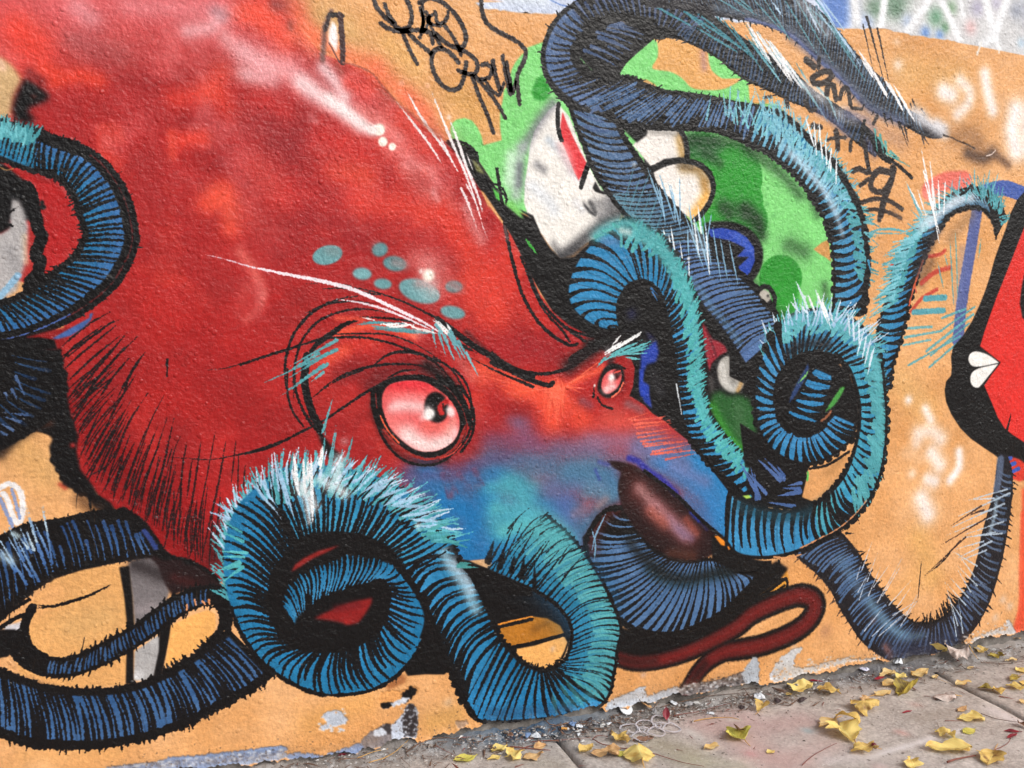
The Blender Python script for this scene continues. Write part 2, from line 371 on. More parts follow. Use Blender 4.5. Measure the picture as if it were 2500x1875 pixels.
# the two off-white balls right of the steel tentacle
fill('c0', '1150,940 1440,980 1500,1060 1530,1160 1530,1240 1700,1320 1730,1450 1690,1580 1600,1670 1450,1660 1180,1280', K, 6)
fill('c0', '1200,990 1420,1005 1458,1060 1482,1140 1482,1208 1330,1228 1235,1288 1185,1232 1090,1120', (238, 232, 226), 5)
spray('c0', '1440,1050 1470,1190', 42, (190, 150, 85), .85, .5); spray('c0', '1230,1010 1420,1030', 36, (150, 145, 140), .7, .6)
fill('c0', '1250,1330 1340,1285 1450,1262 1560,1280 1640,1330 1688,1420 1685,1500 1650,1580 1590,1650 1560,1690 1500,1660 1400,1580 1300,1500', (240, 234, 228), 5, curve=True)
for s, r, c, al in [('1480,1290 1590,1310 1650,1400', 55, (150, 115, 60), .8), ('1640,1420 1660,1480', 45, (180, 135, 70), .9), ('1650,1520 1600,1600 1560,1650', 55, (238, 176, 84), .9), ('1440,1275 1540,1290', 28, (95, 80, 60), .6)]: spray('c0', s, r, c, al, .5)
line('c0', '1235,1300 1340,1258 1450,1238 1580,1258 1672,1325 1712,1430 1690,1540 1620,1650 1560,1700', 40, K, soft=8); line('c0', '1440,990 1490,1060 1508,1150 1500,1235', 38, K, soft=7)
# blue wing scrap
fill('c1', '1640,300 1740,285 1880,295 1990,345 2060,420 2095,520 2080,640 2020,740 1950,780 1830,700 1650,480', K, 8, curve=True)
fill('c1', '1670,345 1780,335 1880,355 1970,410 2025,490 2032,590 1995,680 1950,722 1900,640 1985,560 1890,560 1960,490 1830,432 1690,405', (34, 68, 172), 6)
spray('c1', '1900,400 1990,500', 40, (70, 105, 205), .5)
# ---- big black ground between head and tentacles
blk = np.concatenate([F('b0', '1500,1090 1620,1100 1740,1140 1790,1230 1900,1400 2000,1580 2212,1690'), F('c1', '200,185 320,240 380,380 450,490 530,575 640,560 800,420 950,330 1100,300 1300,420 1500,420 1700,900 1900,1300 2000,1450 2080,1560 2120,1659'), F('c2', '2080,500 2100,700 1900,700 1830,900 1500,640 1200,340 1100,280 1000,100'), F('c1', '1000,1400 860,1290 700,1350 600,1200'), F('c1', '300,700 100,300 -60,60'), F('b0', '1700,1400 1550,1150')])
C.poly(PX(blk), K, 1.5, 1, .3); fill('c1', '560,1080 800,1180 1000,1150 1000,1420 860,1330 700,1300', K, 10)
for s, w in [('1600,1080 1700,1110 1760,1160 1790,1230 1760,1280', 22), ('1690,1100 1770,1170 1800,1300', 14), ('1760,1250 1840,1330 1900,1430 1990,1500 2010,1560 1990,1610', 16), ('1900,1410 1980,1450 2015,1540', 16), ('1560,1090 1660,1120 1780,1180', 20)]: line('b0', s, w, K, soft=4)
fill('b0', '1900,1440 1960,1500 1990,1580 1930,1530', (90, 190, 80), 4); fill('b0', '1740,1220 1790,1260 1850,1350 1780,1320', (120, 120, 70), 8)
fill('c1', '100,150 160,130 215,200 250,270 200,240', (120, 200, 100), 8); line('c1', '262,420 300,470 350,540', 22, (60, 165, 60), soft=6, taper=2)
for s, r, c, al in [('1080,1010 1140,960', 40, (36, 40, 110), .6), ('1050,1080', 40, (36, 40, 120), .5), ('1210,1050 1230,1180', 40, (30, 34, 100), .5)]: spray('c1', s, r, c, al, .8)
fill('c1', '1150,1310 1210,1250 1270,1200 1290,1290 1270,1370 1200,1390 1170,1460 1150,1440', (36, 64, 170), 14, .95, grain=.5)
fill('c1', '1150,1440 1175,1460 1165,1540 1210,1570 1215,1620 1150,1640 1140,1560', (36, 66, 180), 10, .95)
fill('c2', '1140,0 1175,10 1165,90 1220,130 1215,180 1240,310 1180,260 1140,170', (34, 62, 170), 10, .9); spray('c1', '1240,1450 1300,1600', 60, (60, 60, 66), .4, .8)
# red, grey oval, dark green scrap in the middle
fill('c1', '1625,1060 1665,1130 1705,1195 1760,1215 1800,1245 1822,1290 1760,1320 1700,1380 1680,1450 1650,1300 1632,1180', (150, 36, 50), 8)
line('c1', '1650,1100 1700,1230 1730,1320', 20, (90, 20, 34), soft=10, al=.7); spray('c1', '1690,1500 1700,1580', 34, (90, 86, 84), .6, .7)
fill('c1', '1740,1430 1770,1350 1830,1322 1865,1380 1920,1440 1952,1510 1930,1580 1870,1608 1800,1580 1755,1520', (168, 165, 158), 7, curve=True)
spray('c1', '1780,1400 1800,1520 1860,1570', 42, (215, 213, 208), .7, .7); spray('c1', '1940,1500 1900,1590', 22, (190, 140, 70), .7, .6); spray('c1', '1850,1450 1870,1530', 36, (130, 128, 124), .5, .7)
fill('c2', '1690,200 1760,170 1830,210 1920,200 1990,230 2030,330 2045,500 2010,610 1930,640 1860,590 1790,470 1720,320', (38, 92, 42), 24, grain=.4)
spray('c2', '1700,280 1780,440 1890,590 1980,610', 40, (60, 160, 50), .7, .6); spray('c2', '1900,300 1930,480', 60, (72, 110, 72), .5, .7)
# ---- faded marks and ghosts right of the octopus
line('d1', '1850,190 1800,500 1740,850 1700,1200', 95, (74, 92, 158), soft=10, al=.92)
spray('d1', '1740,500 1700,900', 40, (120, 130, 170), .3, .9)
line('d0', '1930,1470 2060,1450 2240,1510', 105, (66, 92, 168), soft=8)
line('d0', '1480,1470 1600,1400 1750,1390', 130, (232, 108, 98), soft=24, al=.9); spray('d0', '1480,1500 1560,1520', 60, (240, 170, 150), .6)
spray('d1', '1640,420 1740,300 1800,230', 60, (130, 100, 70), .45, .6); spray('d1', '1500,600 1420,760', 45, (70, 50, 40), .5, .6)
for s, w in [('1440,560 1560,540 1600,510', 26), ('1420,760 1520,680 1640,640', 34), ('1340,980 1420,880 1540,810', 26), ('1360,760 1380,830', 14)]: line('d1', s, w, (190, 58, 48), soft=12, al=.85)
line('d1', '1240,545 1270,545', 34, (214, 60, 44), soft=6); line('d1', '1190,632 1240,615', 40, (214, 62, 46), soft=6)
TEAL, LTEAL, SKY_ = (72, 158, 170), (112, 188, 200), (160, 205, 228)
line('d1', '1450,880 1600,872', 42, (86, 160, 172), soft=8); line('d1', '1360,985 1590,972', 40, (86, 160, 172), soft=8)
fan('d1', '1300,1110>1500,1098 1290,1180>1580,1130 1280,1240>1490,1198 1580,1030>1760,960 1560,1135>1830,945 1460,1285>1820,1000 1490,1320>1790,1070 1320,1395>1720,1170 1480,1410>1690,1230', 17, (92, 168, 178), taper=0, soft=5, al=.9)
for s in ['1680,360 1690,560 1700,900', '1640,420 1655,700 1670,950', '1600,540 1625,640', '1545,600 1590,800', '1880,420 1860,570']: line('d1', s, 12, (92, 165, 172), soft=5, al=.85, taper=2)
# ---- right: black hair and red face of another figure
fill('d1', '2212,60 2160,120 2110,220 2070,350 2020,480 1985,580 1950,710 1910,830 1870,930 1810,1060 1740,1170 1665,1255 1650,1330 1655,1420 1650,1475 1612,1520 1600,1590 1612,1680 1650,1770 1720,1880 1800,1960 1900,2030 1990,2090 2060,2150 2130,2200 2180,2250 2260,2330 2900,2500 2900,60', K, 5, curve=False)
fill('d1', '2260,250 2212,335 2170,440 2120,570 2060,720 2000,870 1950,1010 1905,1140 1872,1250 1950,1310 2032,1375 1960,1470 1905,1552 1960,1680 2010,1800 2060,1880 2120,1930 2212,1990 2700,2300 2700,200', (222, 46, 40), 5)
fill('d1', '2212,700 2190,820 2180,920 2200,1030 2300,1100 2300,650', K, 6)
fill('d1', '2020,1376 1960,1330 1900,1300 1835,1288 1795,1308 1782,1350 1800,1392 1840,1408 1920,1398', (242, 240, 236), 4, curve=True); fill('d1', '2016,1384 1930,1402 1850,1424 1805,1460 1798,1520 1820,1560 1856,1570 1885,1545 1930,1490', (242, 240, 236), 4, curve=True)
line('d2', '2110,340 2100,400 2080,470', 20, K, soft=5, taper=-1)
# figure's red and blue continue below the fur, a red edge at the far right
fill('d2', '2060,690 2120,680 2180,700 2260,760 2260,840 2180,870 2120,850 2080,800', (214, 58, 42), 8); 
for s in ['2060,700 2110,690', '2090,745 2140,730', '2110,800 2170,770']: line('d2', s, 30, (60, 90, 180), soft=8)
line('d3', '2212,-300 2200,100 2195,400 2150,580', 60, (232, 92, 58), soft=24, al=.9); fill('d3', '2195,-500 2800,-500 2800,640 2140,600 2185,450 2205,100', (226, 80, 50), 16, .9)
# ---- left edge figure behind the loop: grey, black
fill('a0', '-400,380 0,415 60,455 100,490 150,555 185,620 120,740 95,880 60,930 -400,980', (204, 168, 120), 18)
spray('a0', '0,470 20,520', 40, (235, 190, 170), .6)
# ================================================================== the octopus: body
BODY = np.concatenate([F('a0', '-600,-600 2600,-600'), F('b0', '150,-100 330,-20 380,80 400,200 470,300 600,420 760,480 900,530 1010,590 1090,690 1150,780 1290,890 1420,1020 1530,1090 1640,1200 1720,1320 1810,1470 1880,1620'), F('b1', '1870,160 1960,280 2050,400 2110,520 2170,660 2212,800'), F('c1', '250,560 300,690 370,840 470,980 600,1090 720,1150 795,1190 800,1230 840,1270 880,1290 960,1310 1070,1330 1105,1420 1090,1560 1060,1640'), F('c2', '1075,215 1180,280 1240,345 1330,400 1420,480 1560,590 1690,740 1830,930 1830,1310 1720,1285 1400,1480 1000,1500 850,1600'), F('c3', '560,430 340,300 0,130'), F('b2', '1900,1460 1700,1480 1300,1300 700,1200 200,1300'), F('a2', '1900,1659 1610,1640 1580,1560 1450,1500 1350,1470 1280,1500 1220,1400 1100,1260 1000,1180 980,1100 880,1080 780,1000 700,900 600,790 580,640 560,500 520,300 480,100'), F('a1', '480,1500 450,1350 430,1240 500,1100 300,900 200,760 0,700 -600,700')])
# cut out what is left of the body at the left edge
C.clip = None
r_ = C.mask(PX(BODY), 2); BM = np.zeros((CH, CW), np.float32); BM[r_[0]:r_[0]+r_[2].shape[0], r_[1]:r_[1]+r_[2].shape[1]] = r_[2]
cutL = C.mask(PX(F('a0', '-700,400 0,415 60,455 100,490 150,555 185,620 120,740 95,880 60,930 -700,980')), 8)
BM[cutL[0]:cutL[0]+cutL[2].shape[0], cutL[1]:cutL[1]+cutL[2].shape[1]] *= 1-cutL[2]
# upper right rim of the head fades into the orange
fade_ = C.mask(PX(F('b0', '330,-200 420,100 500,260 700,330 860,400 1050,520 1180,660 1330,820 1500,1000 1640,1150 1640,700 1000,0 400,-300')), 26)
BM[fade_[0]:fade_[0]+fade_[2].shape[0], fade_[1]:fade_[1]+fade_[2].shape[1]] *= 1-.55*fade_[2]
bl_ = boxb(boxb(boxb(BM, 26), 26), 26); rim_ = np.zeros((CH, CW), np.float32); r3 = C.mask(PX(F('b0', '60,-300 160,60 300,200 500,280 700,380 900,440 1050,560 1180,720 1330,880 1470,1040 1600,1160 1700,1100 1800,600 1200,-300')), 30); rim_[r3[0]:r3[0]+r3[2].shape[0], r3[1]:r3[1]+r3[2].shape[1]] = boxb(r3[2], 20); BM = BM*(1-rim_)+bl_*rim_
C.clip = BM
C.put(0, 0, np.ones((CH, CW), np.float32), (172, 33, 33))
m1 = fbm(CH, CW, 210, 5, 11); m2 = fbm(CH, CW, 120, 5, 12)
def wash(m, lo, hi, col, al):
    C.put(0, 0, ((m-lo)/(hi-lo)).clip(0, 1)*al, col)
wash(m1, .5, .72, (200, 52, 46), .6); wash(m2, .5, .75, (138, 26, 30), .65); wash(m2, .36, .26, (222, 66, 50), .5)
RB, RD, RO, PK, WP = (228, 62, 46), (142, 26, 32), (240, 84, 62), (222, 118, 118), (244, 206, 210)
m3 = fbm(CH, CW, 70, 5, 13); _zz = ((Z1-np.arange(CH, dtype=np.float32)/RES-1.35)/.75).clip(0, 1)[:, None]
C.put(0, 0, ((m3-.5)/.2).clip(0, 1)*_zz*.55, (226, 120, 120)); C.put(0, 0, ((m1-.48)/.2).clip(0, 1)*_zz*.4, (232, 96, 84)); C.put(0, 0, ((.5-m3)/.2).clip(0, 1)*(1-_zz*.5)*.35, (150, 34, 36))  # mottling, pinker towards the top: sky sheen put into the paint colour
body_sprays = [
 ('a0', '-100,60 300,60 900,30 1600,100', 400, (212, 92, 96), .85), ('a0', '900,300 1300,400 1700,450', 260, (208, 84, 82), .4), ('a0', '600,60 700,140', 120, (228, 165, 172), .55), ('a0', '1000,40 1500,60 1900,100', 130, (226, 140, 146), .5), ('a0', '1450,240 1620,210 1700,120', 90, (235, 185, 190), .65), ('a0', '1750,300 1900,420 2100,540', 100, (238, 185, 188), .6), ('a0', '1860,560 2000,620', 90, (240, 190, 192), .5), ('a0', '2100,300 2212,500', 130, (230, 130, 130), .45),  # upper head: pink haze and whitish patches, wall sheen painted into the colour
 ('a0', '1650,80 1720,120', 60, (150, 110, 120), .45), ('a0', '150,230 250,330', 200, RB, .85), ('a0', '350,540 500,600 600,580 760,620', 90, (232, 64, 44), .85), ('a0', '420,640', 70, (232, 66, 42), .8), ('a0', '700,360 900,420', 160, (152, 78, 80), .5), ('a0', '560,300', 110, (160, 96, 100), .35),
 ('a0', '1350,760 1650,700 1750,830', 110, RB, .6), ('a0', '1700,560 1640,700', 110, RO, .45), ('a0', '900,760 1150,850', 160, (178, 50, 52), .5), ('a0', '1900,900 2100,1100', 170, (172, 66, 66), .4), ('a0', '1400,1080 1560,1060', 90, RB, .8), ('a0', '1320,1030 1330,1200', 50, RO, .55), ('a0', '1650,1480 1720,1440 1700,1560', 90, RO, .65), ('a0', '1100,1250 1200,1500', 200, (166, 40, 42), .5), ('a0', '2000,1300 2150,1500', 160, (206, 84, 76), .45), ('a0', '400,800 500,1000', 200, (176, 40, 42), .6), ('a0', '1900,100 2100,60', 120, RO, .75), ('a0', '2100,160', 90, (242, 92, 60), .6),
 ('b0', '60,100 200,200 300,300', 120, (242, 82, 62), .85), ('b0', '400,260 520,360', 110, (245, 150, 110), .4), ('b0', '230,30 330,40', 70, (110, 50, 52), .75), ('b0', '340,170 345,215', 28, (120, 60, 55), .7),
 ('b0', '0,400 150,480 350,560 500,680', 130, (240, 175, 180), .65), ('b0', '30,580 200,640', 90, (240, 190, 195), .55), ('b0', '600,520 700,640 760,740', 80, (245, 212, 216), .85), ('b0', '430,640 600,760 750,850 880,960', 95, (246, 214, 216), .9), ('b0', '500,900 540,940', 40, (240, 180, 180), .6), ('b0', '640,760 820,900 960,1000 1020,1000', 62, (250, 232, 232), .95),
 ('b0', '880,820 1000,900 1100,1000 1180,1060', 60, (244, 150, 145), .5), ('b0', '1000,640 1060,760', 70, (160, 70, 60), .45), ('b0', '800,640 950,700', 80, (232, 80, 66), .6), ('b0', '1150,1120 1250,1180', 100, (238, 130, 125), .6), ('b0', '1230,1270 1400,1300 1470,1420', 70, (240, 160, 160), .5), ('b0', '1300,1360 1420,1500', 90, (190, 110, 110), .4), ('b0', '1550,1480 1600,1600', 60, (235, 140, 135), .4),
 ('b0', '200,900 400,1000 350,1100', 200, (150, 36, 42), .7), ('b0', '100,750 300,850', 120, (206, 52, 48), .55), ('b0', '600,1040 900,1180', 130, (206, 46, 42), .6), ('b0', '700,1320 900,1350', 130, (238, 84, 60), .6), ('b0', '450,1450 700,1560', 140, (150, 34, 38), .6), ('b0', '1200,1560 1350,1659', 120, RB, .6), ('b0', '1450,960 1550,1150 1700,1380', 60, (198, 44, 38), .6), ('b0', '550,1150 700,1250', 100, (196, 60, 56), .5),
 ('a1', '1600,150 1750,100 1780,330', 110, (238, 82, 58), .75), ('a1', '1850,520 1950,650 2010,800', 60, (222, 110, 100), .7), ('a1', '2020,850 1990,960 1900,1040', 50, (220, 122, 112), .85), ('a1', '1900,800 1850,980', 70, (205, 90, 84), .5), ('a1', '1900,230 2100,400', 150, (204, 82, 74), .45), ('a1', '1300,500 1600,700', 240, (158, 30, 32), .5), ('a1', '1150,900 1400,1000 1250,1150', 200, (190, 38, 34), .6), ('a1', '1500,1200 1800,1350', 230, (164, 26, 28), .6),
 ('b1', '100,800 80,1000', 60, (200, 80, 80), .55), ('b1', '300,100 600,200 800,150', 180, (204, 50, 46), .6), ('b1', '500,260 750,320 900,420', 170, (140, 26, 34), .6), ('b1', '900,150 1100,200', 120, (222, 62, 48), .6), ('b1', '1500,200 1700,480 1750,700', 130, (226, 62, 46), .75), ('b1', '1400,560 1500,640', 130, (228, 130, 125), .35), ('b1', '1700,800 1900,1000', 130, (222, 62, 46), .55), ('b1', '200,420 700,700', 200, (158, 32, 36), .4), ('b1', '1000,400 1300,450', 160, (176, 40, 40), .5), ('b1', '1450,60 1480,120', 40, (238, 170, 170), .5), ('b1', '1850,300 1950,600', 70, (150, 28, 34), .5), ('b1', '0,1000 300,1200', 170, (178, 34, 34), .5),
 ('c1', '60,500 200,900 400,1100', 130, (212, 50, 40), .6), ('c1', '0,700 60,1000', 160, (226, 64, 46), .6), ('c1', '400,1150 600,1190 760,1190', 60, (160, 28, 34), .6), ('c1', '250,1250 500,1300', 130, (150, 26, 34), .75), ('c1', '0,1250 250,1380', 90, (170, 30, 36), .6),
 # face
 ('b1', '700,1150 1000,1090 1300,1170', 40, (238, 88, 60), .9), ('b1', '560,1420 800,1250 1000,1200', 90, (206, 56, 44), .7), ('b1', '620,1350 760,1280', 60, (232, 84, 60), .7), ('b1', '700,1480 1000,1420', 90, (118, 26, 30), .55), ('b1', '950,1550 1200,1400 1450,1450', 80, (86, 20, 26), .6), ('b1', '1800,1420 2212,1580', 90, (240, 92, 64), .75), ('b1', '700,1030 900,1040', 30, (240, 90, 60), .6), ('b1', '1650,1350 1750,1500', 50, (225, 150, 140), .35),
 ('b2', '550,100 800,300', 150, (190, 48, 42), .5), ('b2', '800,500 1000,700', 170, (150, 28, 30), .6), ('b2', '100,200 350,500', 200, (172, 34, 34), .5), ('b2', '1850,100 2100,160', 90, (240, 92, 66), .8), ('b2', '1760,300 1820,400', 80, (190, 60, 60), .5), ('b2', '900,750 1250,800', 120, (160, 34, 42), .6),
 ('a2', '600,300 900,700 1300,1200 1500,1400', 300, (132, 14, 18), .9), ('b2', '0,300 400,700 900,760', 200, (146, 24, 26), .5), ('a1', '900,1300 1300,1500 1700,1600', 240, (156, 24, 26), .5), ('a2', '1200,200 1600,400', 200, (176, 30, 28), .6), ('a2', '1500,900 1650,1200', 150, (168, 22, 26), .6), ('a2', '1900,600 2100,800', 150, (150, 22, 26), .5), ('a2', '1700,1250 1650,1480', 90, (60, 14, 18), .75),
 ('c2', '100,120 300,160 400,250 480,420', 110, (242, 84, 58), .85), ('c2', '500,150 600,300 700,400', 90, (246, 98, 68), .8), ('c2', '560,140 720,60 850,0', 40, (240, 90, 62), .8), ('c2', '600,330 760,480', 120, (216, 60, 44), .7), ('c2', '30,150 60,500', 130, (166, 32, 34), .7), ('c2', '1000,100 1050,250', 50, (170, 34, 30), .8), ('c2', '900,300 1000,350', 60, (180, 70, 66), .5), ('c2', '1050,270 1150,320', 45, (130, 92, 100), .7),
 ('c2', '900,400 1200,450', 110, (222, 88, 74), .7)]
for b in body_sprays: spray(*b, grain=.5)
# cool lower face and snout
BL, TL, PU = (28, 112, 172), (78, 164, 174), (118, 86, 132)
for b in [('b2', '1250,850 1500,900 1700,800 1900,780 2100,700', 100, (100, 66, 108), .7), ('b2', '2150,500 2200,600', 110, (120, 92, 128), .6), ('b2', '2100,420', 60, (104, 110, 150), .5),
 ('c2', '0,560 250,560 500,640 800,620', 110, (122, 74, 106), .75), ('c2', '150,400 250,420', 70, (128, 90, 120), .5), ('c2', '760,560 1000,560 1250,570', 100, (150, 100, 126), .8), ('c2', '700,250 760,280', 40, (130, 80, 100), .5),
 ('b2', '1380,800 1480,950 1500,1150 1650,1400 1900,1560', 160, BL, 1), ('b2', '1500,1000 1750,1150 1700,1350', 230, BL, 1), ('b2', '1850,1000 2000,1250 1900,1450', 170, BL, 1), ('b2', '1400,800 1500,850', 50, (44, 100, 160), .8), ('b2', '1750,780 1650,900', 60, (42, 104, 164), .7), ('b2', '1880,880 1900,1000', 70, BL, .9),
 ('c2', '0,780 200,900 300,1000 600,1100', 170, (40, 120, 168), .95), ('c2', '100,1300 300,1450 500,1600 560,1800', 250, BL, 1), ('c2', '450,900 700,880 950,900', 150, (92, 104, 148), .85), ('c2', '560,1050 620,1250 680,1330', 110, (78, 100, 158), .85), ('c2', '900,800 980,760', 70, (84, 106, 156), .7),
 ('c2', '1250,680 1450,780 1650,950 1750,1150', 180, (56, 118, 178), 1), ('c2', '1560,700 1780,900 1820,1100 1800,1280', 150, (40, 124, 184), 1), ('c2', '1400,760 1650,870', 70, (120, 116, 164), .55), ('c2', '1100,640 1250,640', 60, (120, 108, 160), .6), ('c2', '1500,1020 1650,1150', 70, (50, 112, 172), .7),
 ('b2', '2050,900 2150,1000 2100,1150', 120, TL, .85), ('b2', '1950,1180 2120,1250 2212,1150', 110, TL, .8), ('c2', '0,900 150,900 300,880', 100, (72, 158, 176), .8), ('c2', '40,1080 250,1130 450,1200 600,1330', 100, (84, 172, 180), .9), ('c2', '640,760 760,720', 60, (98, 130, 150), .5), ('c2', '860,1050 820,1090', 40, (186, 130, 120), .5), ('c2', '640,1130 700,1090', 40, (140, 110, 130), .5), ('c2', '330,830 450,800', 60, (150, 90, 110), .45), ('c2', '740,960 900,960', 60, (84, 140, 160), .45),
 ('b2', '1600,850 1580,980', 34, (130, 66, 88), .7), ('b2', '1650,870 1700,880', 40, (128, 60, 90), .6), ('b2', '1800,880 1780,830', 36, (120, 70, 104), .6), ('b2', '1380,1000 1420,980', 60, (130, 50, 70), .4)]:
    spray(*b, grain=.6)
fan('b2', '1560,1000>1520,820 1640,960>1560,850 1740,920>1640,820 1840,900>1760,780 1300,1000>1250,900', 50, (140, 46, 66), taper=-1, soft=22, al=.6)
for s_, r_2, c_2, a_2 in [('520,620 760,640 1000,700 1150,690', 120, (112, 98, 130), .7), ('600,800 880,830 960,960 860,1090 720,1230', 120, (66, 114, 152), .95), ('300,760 560,780 800,760', 110, (74, 116, 148), .75), ('0,700 250,700 450,720', 90, (74, 106, 142), .65), ('760,900 900,980', 90, (84, 130, 158), .6), ('880,1010 830,1060', 40, (176, 128, 124), .45), ('640,1100 740,1080', 50, (120, 104, 130), .5), ('1130,600 1350,660 1500,740', 70, (112, 112, 156), .6)]: spray('c2', s_, r_2, c_2, a_2, .8)
spray('b2', '1300,820 1500,840 1750,760 2000,660', 80, (96, 72, 112), .55, .8); spray('b2', '1450,900 1700,880 1900,820', 70, (48, 104, 156), .7, .8)
# nose rays
for i in range(70):
    a = rng.uniform(-.25, 1.0); x = 480+rng.normal(0, 35); y = 110+rng.normal(0, 22); L = rng.uniform(120, 330)
    dx, dy = -math.sin(a-.35)*L, math.cos(a-.35)*L
    line('c2', f'{x},{y} {x-dx*.2},{y+dy*.5} {x-dx*.4},{y+dy}', rng.uniform(5, 12), jit((250, 108, 78), 8), soft=8, al=rng.uniform(.3, .75), taper=2, dry=.3)
fan('c2', '590,110>740,40 600,120>760,20 620,100>850,-70 560,140>730,150 570,130>700,190 480,130>300,130 470,150>200,180', 10, (250, 112, 80), soft=6, al=.7, taper=2)
fan('b2', '1850,60>2212,150 1880,80>2212,210 1900,110>2150,250 1820,20>2100,60', 10, (250, 110, 76), soft=7, al=.6, taper=2, dry=.3)
C.clip = None
for s_, r_2, a_2 in [('380,60 430,200 520,290', 90, .55), ('520,280 760,430 1000,520', 110, .5), ('1000,540 1180,700 1330,840', 100, .55), ('1250,740 1400,880', 90, .5)]: spray('b0', s_, r_2, (246, 112, 76), a_2, .5)
# cheek tufts over the black
fan('c2', '1060,385>1230,335 1080,400>1330,372 1100,430>1385,395 1120,455>1385,420 1120,500>1420,460 1130,530>1400,490 1150,560>1450,520 1170,580>1540,555 1240,640>1560,575 1230,660>1470,620 1340,700>1590,650 1260,655>1600,625 1300,380>1350,360 1150,420>1380,408 1180,600>1500,560', 17, (238, 104, 84), (226, 92, 70), taper=1, soft=5, al=.85)
# black crest lines on the brow and head
L_ = lambda fr, s, w, **k: line(fr, s, w, DK, **{'soft': 5, **k})
for s, w in [('40,-120 90,220 120,420 170,620 230,830 330,1020 450,1150 600,1240 660,1230', 26), ('260,560 300,720 370,880 480,1020 600,1120 720,1160 780,1170', 24), ('300,720 330,830 420,990 540,1120 600,1210', 20), ('560,1100 720,1210', 22), ('0,1300 130,1400 280,1450 420,1460 560,1430 640,1390 760,1300', 26), ('0,1375 150,1440 300,1510 440,1550 470,1530', 36), ('620,1350 720,1290 800,1260', 60)]: L_('c1', s, w)
spray('c1', '600,1400 720,1310 860,1220 960,1230', 80, (26, 12, 15), .95); spray('c1', '760,1230 900,1200', 60, K, .95); spray('c1', '120,420 100,330', 16, (120, 90, 90), .8)
L_('b1', '2030,450 2060,620 2120,820 2212,1000', 18); L_('b1', '2120,560 2170,680 2212,800', 16)
spray('b1', '1700,1140 1900,1320 2100,1450', 26, (50, 14, 18), .6)
for s, w, t in [('450,765 700,765 860,800 1050,845 1250,920 1430,1010 1520,1060', 18, -1), ('590,805 760,800 900,830 1080,860', 14, 2), ('1480,1040 1600,1130 1750,1240 1900,1330 2050,1420 2212,1480', 46, 0), ('1740,1340 1850,1400 2000,1470 2212,1560', 26, -1), ('1560,1150 1650,1230 1780,1300', 26, 2),
    ('320,1659 300,1450 320,1280 390,1120 520,980 700,890 860,860', 24, 2), ('370,1659 370,1450 420,1230 540,1070 700,990 900,960 1100,990', 20, 2), ('450,1000 600,930 800,900 1000,920', 14, 2), ('460,1380 530,1250 660,1150 780,1070 880,1050', 44, 2), ('-40,1390 200,1310 330,1270 550,1200 700,1180 900,1180 1100,1220 1300,1290 1500,1370', 18, 0), ('620,1160 850,1150 1100,1160 1300,1230 1450,1320', 13, 2), ('1450,1330 1580,1420 1660,1540 1720,1659', 16, 0),
    ('980,1400 1080,1320 1200,1290 1350,1310 1480,1390 1580,1500', 26, 2), ('520,1640 680,1510 860,1430 1060,1390 1300,1390 1440,1430', 20, 2), ('850,1640 1050,1540 1200,1490 1400,1490 1560,1560', 34, 2), ('1080,1500 1200,1440 1320,1430', 16, 2), ('880,1020 1050,1030 1240,1050 1420,1100', 16, 2)]: L_('b1', s, w, taper=t)
spray('b2', '1000,200 985,330 1040,480 1180,660 1350,730 1550,700', 40, (60, 14, 16), .6, .7); spray('b1', '1400,1400 1540,1500 1620,1600', 60, (24, 12, 14), .9)
for s, w, t in [('320,0 320,180 360,330 440,440', 16, 0), ('370,0 380,150 430,300 500,420 590,520', 22, 0), ('470,-100 450,60 470,200 520,360 580,470', 60, 0), ('-2,655 200,600 420,490 600,400 760,290 950,170 1060,110', 18, 0), ('500,230 700,90 900,10', 16, -1), ('1600,0 1680,80 1730,200 1745,350', 16, 0)]: L_('b2', s, w, taper=t)
fill('b2', '540,440 600,520 680,620 760,680 700,720 640,700 590,600', K, 14)
L_('a1', '1600,1430 1750,1415 1950,1350 2212,1270', 14, taper=-1); L_('a2', '1290,680 1450,690 1620,700 1850,660 2050,600 2212,545', 16, taper=-1)
L_('a1', '1285,1390 1290,1350', 20); L_('a1', '1290,1370 1286,1480', 10)
